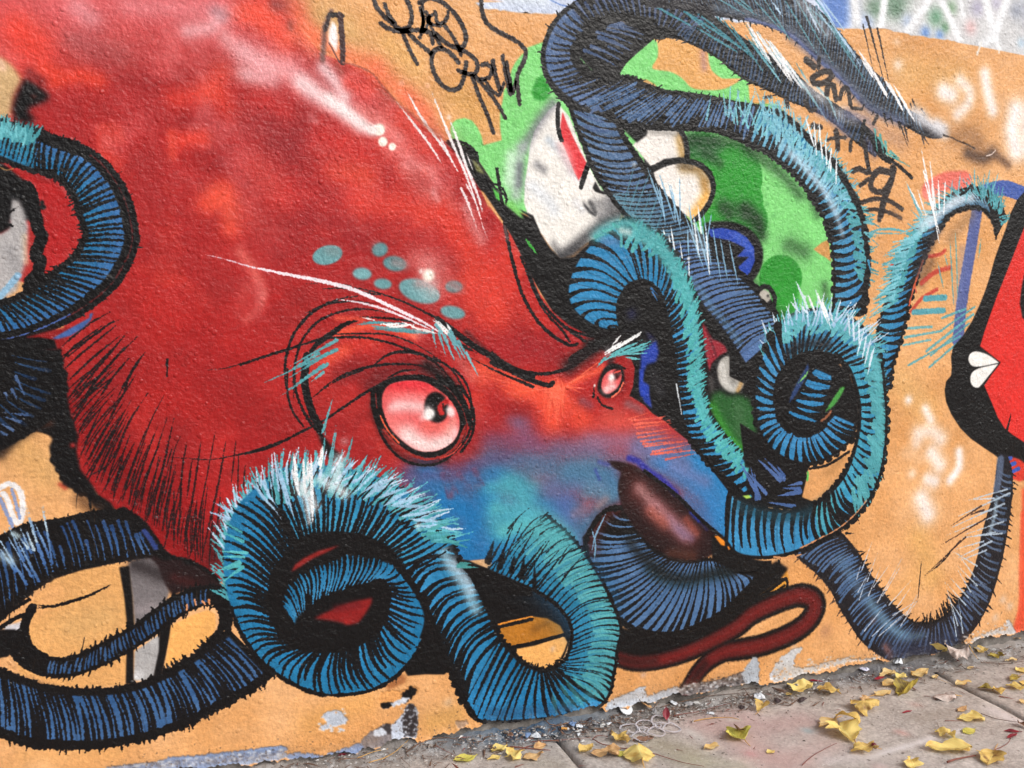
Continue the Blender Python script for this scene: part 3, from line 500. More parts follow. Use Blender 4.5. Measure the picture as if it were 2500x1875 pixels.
# body hatching at lower left
hatch = ['850,980 650,1100 440,1280', '900,1030 700,1180 450,1340', '890,1090 620,1310 470,1450', '930,1160 700,1350 500,1540', '980,1140 780,1380 560,1640', '1060,1170 900,1330 700,1560 640,1680', '1110,1300 1020,1430 930,1659', '1000,1330 860,1500 760,1659', '800,1080 560,1260 460,1380', '930,1040 800,1100 520,1330', '1120,1290 980,1500 900,1659', '960,1250 750,1500 650,1659', '900,1230 720,1420 560,1600']
for s in hatch: L_('a1', s, 17, taper=2, soft=5, al=.9)
hatch = ['850,10 650,240 520,420', '1060,20 900,280 780,520 640,760', '1150,170 1000,400 850,720 680,830', '1010,240 880,480 740,820', '950,330 800,600 660,900', '1270,190 1150,430 1060,700', '1000,510 900,760 770,980', '960,620 900,860 870,1030', '1290,370 1180,700 1010,1180', '1340,380 1270,700 1220,900 1160,1100', '1220,430 1100,750 1020,1100', '1390,520 1340,640 1290,900 1200,1230', '1550,550 1500,900 1430,1300 1380,1400', '1660,480 1600,800 1520,1200 1450,1500', '1740,560 1680,900 1590,1300 1540,1520', '1820,540 1780,900', '1840,640 1830,1000', '1440,560 1400,820 1380,1290', '1340,920 1340,1400', '1230,640 1170,950 1100,1240', '1080,900 1000,1150', '1560,1000 1500,1500', '1700,950 1650,1500', '1280,800 1200,1150', '700,180 560,420 530,560', '830,120 640,420 580,600', '1890,740 1870,1000', '1970,790 1930,900', '1430,1150 1450,1480', '1640,1100 1610,1540', '720,50 600,220 500,300', '1350,1000 1260,1400', '1480,700 1440,1000', '650,60 500,270', '780,300 700,480 600,720', '870,480 780,640 640,860', '1120,560 1010,860 900,1050', '1180,1000 1120,1200', '1330,600 1280,760']
for s in hatch: L_('a2', s, rng.uniform(9, 18), taper=2, soft=5, al=.88, dry=.12)
for i in range(64):
    t = i/63+rng.uniform(-.01, .01); x0_, y0_ = np.interp(t, [0, .35, 1], [500, 700, 1560]), np.interp(t, [0, .35, 1], [180, 850, 1500])
    ln = rng.uniform(260, 620); an = np.interp(t, [0, .4, 1], [.95, .42, .03])+rng.normal(0, .04)
    x1_, y1_ = x0_+ln*math.sin(an), y0_-ln*math.cos(an)
    L_('a2', f'{x0_},{y0_} {(x0_+x1_)/2-14},{(y0_+y1_)/2} {x1_},{y1_}', rng.uniform(8, 15), taper=2, soft=5, al=.8)
# ---- big eye
fill('b2', '960,280 1000,150 1100,80 1250,50 1400,70 1520,140 1640,260 1700,400 1680,540 1590,650 1430,690 1270,660 1130,560 1020,430', K, 12, curve=True)
EYE = '1052,290 1055,200 1110,125 1250,92 1380,105 1490,165 1590,250 1645,370 1640,490 1570,590 1440,640 1310,625 1190,540 1095,430'
fill('b2', EYE, (228, 84, 84), 4, curve=True)
_r2 = C.mask(PX(smooth(F('b2', EYE+' 1052,290'), 8)), 1); C.clip = np.zeros((CH, CW), np.float32); C.clip[_r2[0]:_r2[0]+_r2[2].shape[0], _r2[1]:_r2[1]+_r2[2].shape[1]] = _r2[2]
for s, r, c, al in [('1100,110 1400,120', 60, (214, 40, 52), .8), ('1130,290 1250,280 1340,290', 74, (244, 206, 206), .85), ('1080,400 1200,480', 80, (240, 130, 125), .7), ('1250,520 1400,600 1560,560', 110, (246, 214, 212), 1), ('1600,480', 60, (244, 200, 200), .8), ('1400,440 1520,440', 66, (232, 106, 96), .6), ('1560,480 1600,400', 40, (240, 160, 150), .6), ('1100,250 1050,300', 40, (220, 70, 72), .5), ('1250,220 1350,230', 40, (236, 130, 130), .5)]: spray('b2', s, r, c, al, .5)
oval('b2', 1470, 298, 92, 120, -8, K, 8); line('b2', '1545,250 1500,290 1510,340', 44, (190, 40, 40), soft=16); line('b2', '1520,270 1525,320', 14, (60, 16, 18), soft=8)
oval('b2', 1415, 350, 42, 50, 20, (246, 244, 242), 14); oval('b2', 1580, 330, 32, 46, -20, (240, 232, 232), 16, .9); spray('b2', '1400,300 1360,380', 30, (246, 230, 230), .5)
C.clip = None
for s, w, c in [('1040,330 1110,490 1200,590 1330,650 1470,650 1590,590', 26, K), ('985,300 1050,520 1180,680 1330,740 1480,730 1600,650 1720,500 1740,300', 20, DK), ('1060,470 1180,600 1350,690 1500,680 1620,600 1690,480', 20, (150, 40, 36)), ('1035,360 1090,470 1180,570', 12, (232, 96, 62)), ('1640,560 1690,440 1680,350', 16, (150, 36, 34)), ('1500,690 1600,650 1660,580', 10, (200, 60, 50)), ('1640,130 1720,230 1760,360 1740,520 1660,640', 22, K)]: line('b2', s, w, c, soft=5)
for s in ['1400,80 1530,160 1640,300 1680,420', '1480,60 1600,160 1690,300 1730,420', '1560,80 1650,200 1720,350']: line('b2', s, 40, K, soft=6)
line('b2', '980,180 990,300 1020,420', 40, K, soft=8); line('b2', '1000,190 1010,300', 10, (120, 30, 30), soft=6)
# ---- small eye
fill('c1', '840,1470 880,1410 960,1400 1010,1430 1070,1470 1060,1580 1000,1640 900,1640 840,1600', (150, 26, 28), 16); fill('c1', '830,1500 870,1420 930,1380 1000,1400 1020,1450 1020,1540 970,1620 890,1650 830,1610 815,1560', K, 8, curve=True)
fill('c1', '845,1560 855,1500 890,1450 950,1425 1000,1450 1000,1510 970,1570 910,1615 865,1605', (222, 90, 92), 6, curve=True)
oval('c1', 965, 1465, 28, 48, 30, (60, 20, 24), 8); line('c1', '950,1450 990,1440', 14, (230, 80, 70), soft=6); spray('c1', '890,1570 920,1530', 34, (240, 170, 166), .8, .5); oval('c1', 925, 1490, 24, 30, 0, (248, 246, 244), 14); spray('c1', '880,1590 940,1560', 30, (245, 200, 200), .8)
line('c1', '930,1640 980,1600 1015,1530', 14, (240, 110, 84), soft=4); line('c1', '790,1560 785,1640', 22, K, soft=5, taper=-1); oval('c1', 795, 1552, 8, 12, 0, WHT, 3)
line('c1', '815,1640 850,1700 930,1730', 16, K, soft=5); line('c1', '870,1430 940,1390 1030,1420', 16, K, soft=5); fill('c1', '900,1330 960,1320 930,1400 890,1400', (30, 24, 28), 20, .8)
# brow of the small eye
fan('c1', '880,1270>910,1220 930,1240>1000,1160 870,1300>1010,1210 900,1300>1170,1130 860,1320>1160,1150', 22, (244, 246, 246), taper=2, al=.95)
fan('c1', '810,1410>900,1310 830,1380>1000,1280 870,1350>1160,1200 900,1340>1220,1215 960,1320>1220,1260 1010,1310>1210,1300 1020,1330>1150,1350 880,1350>1240,1205 900,1320>1080,1230 960,1330>1240,1230', 17, (92, 178, 184), taper=2, al=.95)
spray('c1', '900,1290', 40, (240, 240, 240), .35, 1)
# ---- white and teal spots
TS = (96, 152, 158)
for x, y, a, b, r in [(630, 546, 118, 74, -14), (1035, 504, 62, 54, -20), (1148, 612, 90, 58, 10), (898, 690, 74, 48, 5), (1057, 768, 70, 42, 6), (1340, 824, 165, 88, 18), (1605, 790, 66, 46, 0), (1597, 988, 98, 50, 12)]: oval('b1', x, y, a, b, r, jit(TS, 6), 8, .97)
for s, c, al in [('640,510 700,520', (130, 140, 140), .5), ('1150,600 1220,620', (150, 130, 130), .7), ('1330,760 1450,770', (165, 140, 140), .7), ('1590,770 1650,800', (160, 110, 110), .7), ('1000,480', (130, 140, 142), .4)]: spray('b1', s, 50, c, al, .6)
spray('b1', '1400,640 1460,800', 120, (238, 190, 186), .4, 1); oval('b1', 1410, 702, 46, 50, 0, (246, 240, 228), 14); spray('b1', '1350,670', 26, (246, 230, 226), .8, .8); spray('b1', '1300,560', 80, (220, 130, 125), .35, 1)
for x, y, r in [(1030, 1000, 46), (1058, 1093, 38), (1130, 1132, 30)]: oval('b0', x, y, r*.95, r, 0, (250, 244, 232), 6)
oval('b0', 980, 1000, 40, 36, 0, (250, 236, 234), 16)
# white whiskers
for s, w in [('1155,775 1300,960 1420,1120 1510,1260', 20), ('1240,700 1350,900 1480,1080 1560,1190 1640,1330', 22), ('1425,690 1510,900 1600,1120 1700,1350 1800,1640', 22), ('1570,915 1640,1100 1700,1280 1780,1480 1825,1640', 26), ('1665,1460 1710,1560 1750,1659', 20), ('1490,1040 1570,1200 1590,1260', 16), ('1700,1180 1750,1310', 12)]: line('b0', s, w, (246, 240, 242), soft=6, taper=2, al=.95)
for s, w in [('1700,0 1770,130 1830,330 1870,430', 16), ('1750,0 1800,100 1830,210', 16), ('1660,30 1700,110 1740,220 1780,340', 20)]: line('b1', s, w, (246, 236, 238), soft=6, taper=1, al=.9)
spray('b1', '1700,180 1750,300 1820,430', 60, (240, 190, 190), .4, 1); spray('b0', '1200,640', 26, (250, 190, 170), .5, .8); spray('b0', '1400,660', 22, (250, 190, 170), .5, .8); spray('b0', '1565,900', 24, (250, 230, 226), .6, .6)
line('a1', '1580,540 1750,580 1950,640 2212,695', 18, (232, 208, 222), soft=5, taper=-1, al=.9)
line('b1', '-2,625 300,690 560,740 800,800 1000,885 1200,980 1400,1080 1560,1185', 30, (240, 226, 234), soft=5, taper=2); line('b1', '700,885 900,915 1100,975 1300,1060 1450,1130', 18, (240, 222, 230), soft=5, taper=2)
# brow feathers
fan('b1', '950,1090>1480,1150 900,1060>1300,1080 960,1110>1400,1150 850,1080>1060,1060', 22, TEAL, taper=2, soft=6, al=.8); fan('b1', '1440,1040>1600,1200 1540,1060>1640,1240 1480,1050>1600,1180 1450,1030>1530,1120', 18, (240, 246, 246), taper=2)
fan('b1', '1440,1130>1470,1270 1490,1150>1545,1330 1530,1170>1610,1360 1570,1160>1660,1350 1600,1180>1700,1360 1640,1210>1760,1420 1700,1300>1800,1490 1580,1130>1680,1330 1460,1080>1560,1200', 26, (104, 168, 178), taper=1)
fan('b1', '1030,1080>1200,1075 1100,1100>1300,1080 1200,1060>1330,1110 1250,1090>1480,1150 890,1025>990,1045 1050,1075>1150,1095', 20, (246, 244, 244), taper=2); spray('b1', '1330,1150', 60, (245, 200, 190), .35, 1)
fan('b1', '700,1200>340,1400 700,1275>140,1530 630,1385>270,1630 600,1450>500,1520 560,1300>300,1460 640,1300>320,1500 600,1390>300,1600', 26, (88, 164, 172), taper=1)
# ================================================================== tentacles
BB, BS, BN, BT = (25, 112, 158), (70, 104, 146), (44, 82, 128), (78, 158, 168)
PALE, WB = (150, 190, 222), (226, 236, 246)
# ---- dark tangle at the left edge
fill('a0', '-300,1290 0,1250 60,1290 130,1350 200,1400 250,1480 290,1560 290,1700 -300,1700', K, 14)
fill('a0', '160,1340 250,1350 330,1410 420,1430 520,1520 580,1600 600,1700 260,1760 290,1600 270,1500 230,1420', (172, 30, 32), 8)
fill('a1', '270,20 420,30 500,120 570,230 590,330 540,450 460,580 380,660 300,720 270,690 310,560 310,460 290,300 280,150', (172, 30, 32), 8)
fill('a1', '-200,300 0,380 60,340 80,200 80,110 150,130 190,220 220,330 200,480 200,580 160,720 130,820 0,900 -200,940', (176, 172, 172), 18)
spray('a1', '60,500 120,640', 70, (150, 148, 150), .5, .6); spray('a1', '190,400 200,600', 30, (215, 190, 160), .6, .5); line('a1', '-20,890 60,790 140,700', 50, (130, 180, 215), soft=12, al=.8); line('a1', '0,920 60,890 110,900', 26, (225, 220, 205), soft=8, dry=.4)
fill('a1', '-100,-120 40,-60 80,60 90,110 70,240 80,330 20,370 -100,400', K, 10); line('a1', '20,270 80,210 150,165', 26, K, soft=5, taper=1); line('a1', '-20,330 60,310 90,320', 22, K, soft=5)
for s in ['200,10 240,60 260,180 270,250 290,340 320,400 300,470 270,560 310,580 290,680 240,740 220,790']: line('a1', s, 92, K, soft=8)
for i in range(24): 
    x, y = 300+rng.normal(0, 16), rng.uniform(40, 760); oval('a1', x, y, rng.uniform(14, 30), rng.uniform(14, 30), 0, K, 6)
fill('a1', '-200,1260 100,1200 380,1170 415,1200 430,1290 445,1400 470,1500 500,1580 515,1680 560,1900 430,1950 200,1880 -200,2000', K, 8)
fill('a2', '-300,-60 300,-60 480,100 525,250 560,420 600,520 540,600 420,560 300,420 200,440 0,640 -300,900', K, 12)
spray('a2', '300,330 150,480 0,660', 60, (40, 26, 20), .8); spray('a2', '280,440 380,420', 40, (110, 60, 40), .5)
fill('a2', '380,600 470,420 560,380 600,540 590,640 620,780 700,880 760,980 850,1030 890,1090 990,1100 970,1170 900,1160 760,1090 720,1060 640,960 480,900 480,820 400,730', K, 12)
for i in range(40):
    t = rng.random(); x = np.interp(t, [0, .3, .5, .8, 1], [420, 440, 520, 700, 900]); y = np.interp(t, [0, .3, .5, .8, 1], [600, 740, 880, 980, 1100]); oval('a2', x+rng.normal(0, 12), y+rng.normal(0, 12), 26, 26, 0, K, 8)
spray('a2', '620,1000 700,1080 760,1080', 70, (60, 36, 22), .6, .5); line('a2', '600,940 590,1000 585,1080', 8, DK, taper=1); line('a2', '690,980 700,1100', 30, K, taper=1, soft=8)
spray('a2', '460,890 500,920', 22, (170, 40, 30), .6); spray('a2', '560,590', 26, (180, 30, 30), .8)
TD = Tube('dim', 'a1', '420,1235/-60,1265 450,1400/-60,1330 480,1540/-60,1410 455,1680/-80,1490 370,1800/-110,1560 230,1900/-150,1620 90,1975/-220,1660 -40,2050/-300,1700')
TD.body(out=50, soft=14); TD.blades((38, 78, 122), (22, 44, 74), .04, .97, gap=44, w=21, u0=.3, u1=.86, bow=34, lean=60, shape='toB', var=.5, thin=True, al=.85); TD.edge(1, 70, s0=.0, s1=.5, soft=14); TD.glow(.95, 60, K, .9)
fan('a2', '20,335>205,358 30,370>150,405 0,420>95,470 -20,460>45,510 60,250>40,190 130,240>90,160 190,210>120,60', 24, (70, 96, 138), taper=-1)
line('a2', '0,920 60,885 120,910 160,960 175,1050 165,1150 130,1190 90,1120 60,1020 20,960', 44, (236, 236, 240), soft=12, al=.95); fan('a2', '90,930>150,1150 0,1000>110,1250', 26, (120, 150, 210), taper=0, al=.8)
line('a2', '940,1120 1060,1200 1160,1330 1240,1450 1300,1510 1420,1510 1540,1570 1640,1640', 110, K, soft=14)
for i in range(26):
    t = rng.random(); oval('a2', np.interp(t, [0, .5, 1], [960, 1250, 1600])+rng.normal(0, 12), np.interp(t, [0, .5, 1], [1110, 1450, 1590])+rng.normal(0, 12), rng.uniform(24, 44), rng.uniform(24, 44), 0, K, 8)
# ---- lower left band, upper run
fill('a2', '1060,1440 1130,1400 1230,1470 1330,1520 1500,1560 1640,1680 1500,1700 1300,1640 1100,1540', (30, 18, 20), 16)
T3 = Tube('upper', 'a2', '-120,1330/-120,1990 0,1290/0,1945 150,1215/150,1800 280,1185/330,1665 500,1150/500,1590 700,1105/700,1535 900,1095/880,1495 1010,1170/1000,1475 1110,1280/1110,1455 1200,1390/1190,1440')
T3.body(); T3.blades((64, 106, 160), (36, 66, 112), .0, 1, gap=40, w=22, u0=.1, u1=.86, lean=-130, bow=16, shape='toB', var=.5, thin=True)
T3.hairs('A', K, .18, .8, gap=42, ln=26, w=14); T3.hairs('B', K, .12, .95, gap=30, ln=40, w=18, ang=.3)
fan('a2', '300,1640>110,1280 240,1600>20,1230 200,1660>-20,1290 340,1500>200,1100 370,1420>270,1200 400,1500>330,1050 240,1420>150,1220 120,1560>-10,1380 180,1480>60,1200 300,1400>210,1080', 24, (60, 100, 160), (172, 202, 226), taper=1, soft=5); fan('a2', '260,1400>200,1240 210,1380>150,1300 360,1250>320,1060 280,1330>230,1200', 20, (190, 214, 230), taper=1, dry=.2)
for s, r, al in [('20,1440 80,1480', 50, .6), ('100,1270 140,1290', 26, .7), ('230,1350', 30, .5)]: spray('a2', s, r, (190, 215, 225), al, .9)
# ---- things seen through the lower left loop
fill('a3', '240,380 420,200 640,130 900,80 1000,110 1040,560 1030,760 960,1020 760,1030 400,1030 150,960 120,820 230,560', (224, 166, 102), 8)
spray('a3', '560,560 800,500', 170, (204, 164, 108), .45, .3); spray('a3', '300,420 420,300', 90, (236, 172, 112), .6, .3)
fill('a3', '985,110 1010,60 1160,40 1290,140 1310,300 1260,420 1040,570 1020,350', (118, 112, 114), 12); spray('a3', '1050,90 1250,170', 80, (40, 34, 36), .8, .7); spray('a3', '1080,430 1180,420', 60, (160, 150, 152), .6, .7)
fill('a3', '1040,760 1230,630 1245,720 1190,960 1120,985 1030,980', (168, 166, 166), 8); spray('a3', '1060,950', 50, (215, 215, 218), .7, .7); spray('a3', '1180,680', 40, (200, 198, 198), .6, .7)
fill('a3', '1160,10 1260,60 1340,50 1400,50 1430,90 1520,100 1620,170 1720,250 1730,320 1500,260 1330,330 1280,250 1220,100', (34, 18, 20), 14); spray('a3', '1350,190 1500,240', 50, (70, 24, 24), .6, .6)
fill('a3', '920,110 995,100 1020,330 1035,560 1030,760 1030,1010 970,1010 975,800 985,600 960,350', K, 6)
fill('a3', '1230,600 1325,540 1310,650 1265,860 1245,960 1180,970 1225,760', K, 6)
fill('a3', '20,560 130,540 180,520 200,640 210,700 160,740 110,690 60,660', (206, 204, 210), 10); fill('a3', '-200,600 40,590 120,590 125,610 60,660 170,680 150,720 60,760 130,730 60,800 -200,840', K, 8)
fill('a3', '1270,880 1320,560 1480,480 1600,440 1660,470 1668,560 1640,640 1500,760 1380,830', (238, 174, 98), 6)
# ---- thin loop crossing it
T5 = Tube('thin', 'a3', '1820,330/1730,420 1740,275/1670,400 1600,262/1590,395 1450,290/1470,435 1300,370/1330,520 1180,450/1210,610 1040,560/1090,690 900,640/930,790 750,720/740,880 600,790/560,940 450,815/420,950 300,790/270,915 200,700/120,820 180,560/60,640')
T5.body(out=14); T5.blades(BN, (54, 88, 132), .1, .8, gap=26, w=17, u0=.12, u1=.9, bow=6, shape='any', thin=True)
T5.hairs('A', K, .05, .75, gap=30, ln=52, w=22, ang=.35); T5.hairs('B', K, .05, .8, gap=34, ln=44, w=18, ang=.35); T5.edge(0, 26); T5.edge(1, 30)
fan('a3', '1440,395>1440,440 1500,360>1510,400 1560,370>1580,395 1610,360>1615,390', 16, (226, 150, 100), taper=0)
for s, w, t in [('250,420 200,520 185,620 220,720 300,790 340,800', 70, 0), ('-20,590 120,500 260,450', 36, 0), ('-20,500 100,430 220,360', 30, 0), ('270,425 400,410 560,370 700,320 850,245', 26, 2), ('290,400 400,412 530,375', 22, 2), ('650,650 632,740', 6, 0), ('1680,400 1720,480 1700,600 1640,660', 60, 0), ('1740,320 1770,480 1750,580', 60, 0)]: line('a3', s, w, K, taper=t, soft=5)
# ---- lower left band, lower run
T4 = Tube('lower', 'a3', '-120,1370/-120,870 0,1405/0,900 200,1470/150,960 480,1500/400,1035 780,1490/700,1060 1100,1435/1000,1030 1300,1370/1200,965 1500,1290/1340,890 1750,1155/1500,790 1950,1050/1640,670 2110,930/1770,590')
T4.body(out=34); T4.blades((50, 90, 138), (62, 100, 148), .0, .97, gap=27, w=24, u0=.1, u1=.9, bow=26, lean=30, shape='any', var=.45, ink=.98)
T4.hairs('A', K, 0, 1, gap=36, ln=55, w=22, lean=-.25); T4.hairs('B', K, .1, .95, gap=30, ln=38, w=22, ang=.3)
T4.hairs('B', K, .62, .92, gap=26, ln=60, w=26, ang=.2); T4.edge(.93, 46); T4.edge(.04, 40)
fan('a3', '100,880>170,940 60,840>110,900 200,950>330,985 300,990>480,1020', 26, (206, 150, 96), taper=1, al=.8)
# ---- upper left loop
T1 = Tube('loop', 'a0', '-140,930/-140,1200 0,930/0,1215 150,970/130,1270 300,1010/280,1320 450,1070/400,1350 620,1120/480,1400 780,1225/540,1470 900,1360/580,1540 980,1500/600,1640 1025,1640/630,1720 1050,1800/655,1800 1045,1900/625,1880 1000,2020/560,1980 900,2190/440,2080 760,2320/330,2150 600,2430/230,2230 400,2530/100,2300 200,2605/-20,2340 -140,2690/-140,2390')
T1.body(out=40); T1.blades(BB, (56, 106, 164), .14, 1, gap=28, ink=.85, w=26, u0=.08, u1=.76, bow=-16, lean=0, shape='toB', var=.4)
T1.edge(.86, 70, s0=.17, s1=.98); T1.edge(.98, 44, s0=.14); T1.edge(.92, 10, (80, 24, 26), s0=.3, s1=.8, wob=.5); T1.edge(.9, 10, (70, 96, 160), s0=.78, s1=.98, wob=.6)
T1.hairs('A', K, .12, 1, gap=60, ln=48, w=14); T1.hairs('B', K, .2, .75, gap=26, ln=62, w=18, ang=.3); T1.edge(0.02, 60, s0=.0, s1=.22); T1.edge(.02, 44, s0=.55, s1=1)
T1.blades(BB, BT, 0, .155, gap=20, w=26, u0=.05, u1=1.02, bow=4, lean=60, shape='toA'); T1.hairs('A', BT, 0, .15, gap=15, ln=48, w=30, u=.35, ang=.25, lean=.25); T1.hairs('A', (110, 190, 200), 0, .13, gap=26, ln=40, w=22, u=.4, ang=.3, lean=.25); T1.hairs('A', K, 0, .2, gap=40, ln=62, w=12, lean=.3)
fill('a1', '200,1180 420,1120 520,1100 520,1200 470,1270 380,1270 240,1250', (140, 24, 26), 10); fill('a1', '-100,1200 300,1180 420,1200 440,1270 -100,1300', K, 8); fill('a1', '400,1190 560,1100 690,1030 690,1000 720,990 700,1050 640,1110 540,1170 440,1195', (66, 98, 160), 8)
fill('a0', '190,600 260,640 380,730 370,770 310,795 230,830 210,870 270,910 240,950 120,930 95,830 130,720', K, 30); spray('a0', '260,740', 30, (90, 40, 36), .6, .9); spray('a0', '230,560 320,620', 50, (80, 20, 24), .5, .7); line('a0', '0,1290 50,1310 100,1300', 12, (190, 140, 80), soft=6, al=.7)
line('a3', '1110,-170 1150,-120 1200,-40', 40, (54, 76, 150), soft=14, al=.8)
# ---- lower lip and inner mouth
T8 = Tube('lip', 'c2', '1010,1070/1070,1145 885,1092/1095,1190 785,1205/1130,1260 722,1360/1190,1340 762,1510/1260,1400 850,1660/1330,1440 920,1800/1400,1465 1000,1940/1460,1475 1130,2012/1520,1480 1350,2045/1580,1475 1550,1995/1640,1465 1750,1890/1700,1470 1900,1762/1780,1500 2050,1595/1900,1570 2110,1500/2030,1600')
T8.body(); fill('c2', '700,1300 900,1100 1100,1200 1500,1500 1900,1500 2160,1480 2160,1620 1900,1840 1600,2010 1350,2080 1100,2050 900,1900 760,1600', K, 6); T8.blades(BS, (78, 114, 158), .16, .95, gap=26, w=38, u0=.04, u1=.97, bow=26, lean=0, shape='lens', var=.3, ink=.62)
T8.blades((90, 128, 170), (92, 130, 176), .02, .2, thin=True,  gap=44, w=14, u0=.02, u1=.95, bow=40, shape='lens')
T8.glow(.3, 60, (18, 44, 50), .6, .35, .85); T8.glow(.25, 50, (16, 20, 22), .7, .15, .9); T8.edge(1, 30); T8.glow(.9, 70, (70, 24, 22), .8, .02, .2); T8.edge(1, 40, s0=0, s1=.5)
for s in ['770,1230 800,1350 790,1480', '880,1120 800,1290 770,1420']: line('c2', s, 14, (120, 160, 190), taper=2)
SN = '895,715 960,712 1080,742 1170,790 1260,850 1420,965 1600,1150 1765,1285 1790,1330 1730,1400 1680,1450 1550,1478 1380,1450 1240,1370 1120,1250 1050,1150 1005,1060 978,950 980,870 1003,800 950,770'
fill('c2', SN, (34, 16, 18), 10, curve=True)
for s, r, c, al in [('1050,800 1130,900', 70, (56, 24, 22), .8), ('1130,950 1250,1060 1400,1200 1530,1300', 115, (88, 42, 40), .85), ('1140,920 1230,1020 1300,1100', 55, (168, 118, 118), .8), ('1250,1060 1400,1190 1500,1280', 66, (160, 108, 116), .85), ('1370,1160 1480,1290', 40, (150, 116, 138), .7), ('1230,1100 1330,1190', 60, (170, 86, 70), .6), ('1500,1160 1580,1270', 36, (160, 80, 66), .6), ('1380,1420 1550,1440', 50, (90, 50, 36), .6), ('1450,1240 1540,1310', 40, (128, 100, 128), .6)]: spray('c2', s, r, c, al, .5)
for s, w, c, al in [('1060,690 1130,715 1210,790 1330,870 1420,960', 46, (44, 48, 158), .85), ('1420,960 1560,1120 1660,1240', 20, (30, 34, 90), .7), ('1540,1110 1600,1170', 26, (34, 60, 170), .8), ('800,780 830,850', 24, (50, 60, 150), .6), ('830,720 900,740', 30, (60, 70, 160), .5)]: line('c2', s, w, c, soft=24, al=al)
line('c2', '1180,790 1420,970 1600,1150 1760,1285', 26, K, soft=6); fill('c2', '1700,1290 1780,1280 1860,1400 2000,1460 2150,1500 2200,1560 2050,1620 1880,1560 1700,1470', K, 8)
fill('c2', '1718,1292 1745,1288 1800,1330 1800,1368 1770,1360', (236, 140, 40), 5); fill('c2', '1818,1372 1850,1350 1865,1375 1830,1400', (230, 136, 44), 5)
# ---- red ribbon tongue and ochre scraps on the right of the lip
fill('c3', '1990,360 2080,300 2160,230 2240,150 2280,130 2300,220 2200,300 2080,370', (222, 150, 60), 6); fill('d3', '110,350 210,270 310,190 345,215 378,200 382,282 250,320', (216, 148, 52), 6)
for s, w in [('2040,360 2140,290 2260,200', 26), ('2000,380 2140,330 2260,250', 18)]: line('c3', s, w, K, soft=5)
for s, w in [('200,265 280,230 375,195 385,280', 22), ('320,60 325,190', 22), ('120,350 250,310 390,275', 22)]: line('d3', s, w, K, soft=5)
fill('c3', '950,560 1100,600 1350,640 1560,590 1760,480 1900,360 2060,180 2140,100 2200,60 2290,120 2200,240 2060,340 1980,420 1800,600 1500,745 1250,815 1060,800 970,800', K, 12)
TONG = F('c3', '985,800 1080,835 1200,840 1400,800 1600,725 1800,630 2000,535 2180,440 2350,355 2420,328 2470,330 2500,365 2495,430 2450,490 2360,560 2250,610 2100,650 1980,690 1850,730 1750,780 1640,870 1560,980 1500,1060')
TONG = F('c3', '985,800 1080,835 1200,840 1400,800 1600,725 1800,630 2000,535 2180,450') if False else TONG
tq = smooth(np.concatenate([F('c3', '985,810 1080,838 1200,840 1400,800 1600,725 1800,625 1900,565'), F('d3', '110,475 260,400 390,348 490,325 570,348 602,405 582,475 520,552 420,620 280,680 150,720 0,745'), F('c3', '1800,762 1690,820 1600,910 1520,1030 1490,1070')]), 10)
for w, c, so in [(176, K, 16), (112, (94, 23, 23), 34)]:
    k_ = scale_at(tq[30]); C.stroke(PX(tq), np.full(len(tq), w/TILE*k_/2)*np.interp(np.linspace(0, 1, len(tq)), [0, .12, .35, .6, .8, 1], [.7, .8, .95, 1.05, .95, .7]), c, None, so/TILE*k_/2)
C.spray(PX(tq[5:-8]), 20/TILE*k_, (124, 28, 27), .55); C.spray(PX(tq[-9:]), 46/TILE*k_, (40, 14, 14), .8); C.spray(PX(tq[:9]), 40/TILE*k_, (40, 14, 14), .6)
spray('d3', '680,600', 60, (150, 105, 80), .5, .8)
# ---- scene inside the U bend
fill('c3', '-260,60 -60,110 0,130 330,280 480,375 600,480 640,560 610,660 560,800 430,905 330,890 200,800 100,700 0,520 -100,300', K, 6)
fill('c3', '30,555 180,520 310,488 430,505 530,560 560,620 340,680 160,735 100,690', (176, 112, 34), 6); spray('c3', '330,590 420,540', 40, (120, 76, 24), .6, .5); line('c3', '20,560 150,525 310,492', 14, (226, 140, 50), soft=6)
fill('c3', '165,745 330,715 560,640 585,690 560,760 500,870 420,905 320,880 240,830', (240, 176, 100), 5); line('c3', '20,582 160,545 310,510', 26, K, soft=4); line('c3', '140,730 340,690 560,630', 30, K, soft=4)
spray('c3', '470,740', 26, (215, 190, 180), .5, 1)
fill('b3', '1380,450 1500,700 1580,900 1530,938 1380,936 1250,948 1220,900 1300,780', K, 6); fill('b3', '1060,1000 1180,920 1240,960 1230,1000 1100,1060', (150, 90, 50), 14, .8); line('b3', '1165,930 1155,1020', 24, K, taper=1)
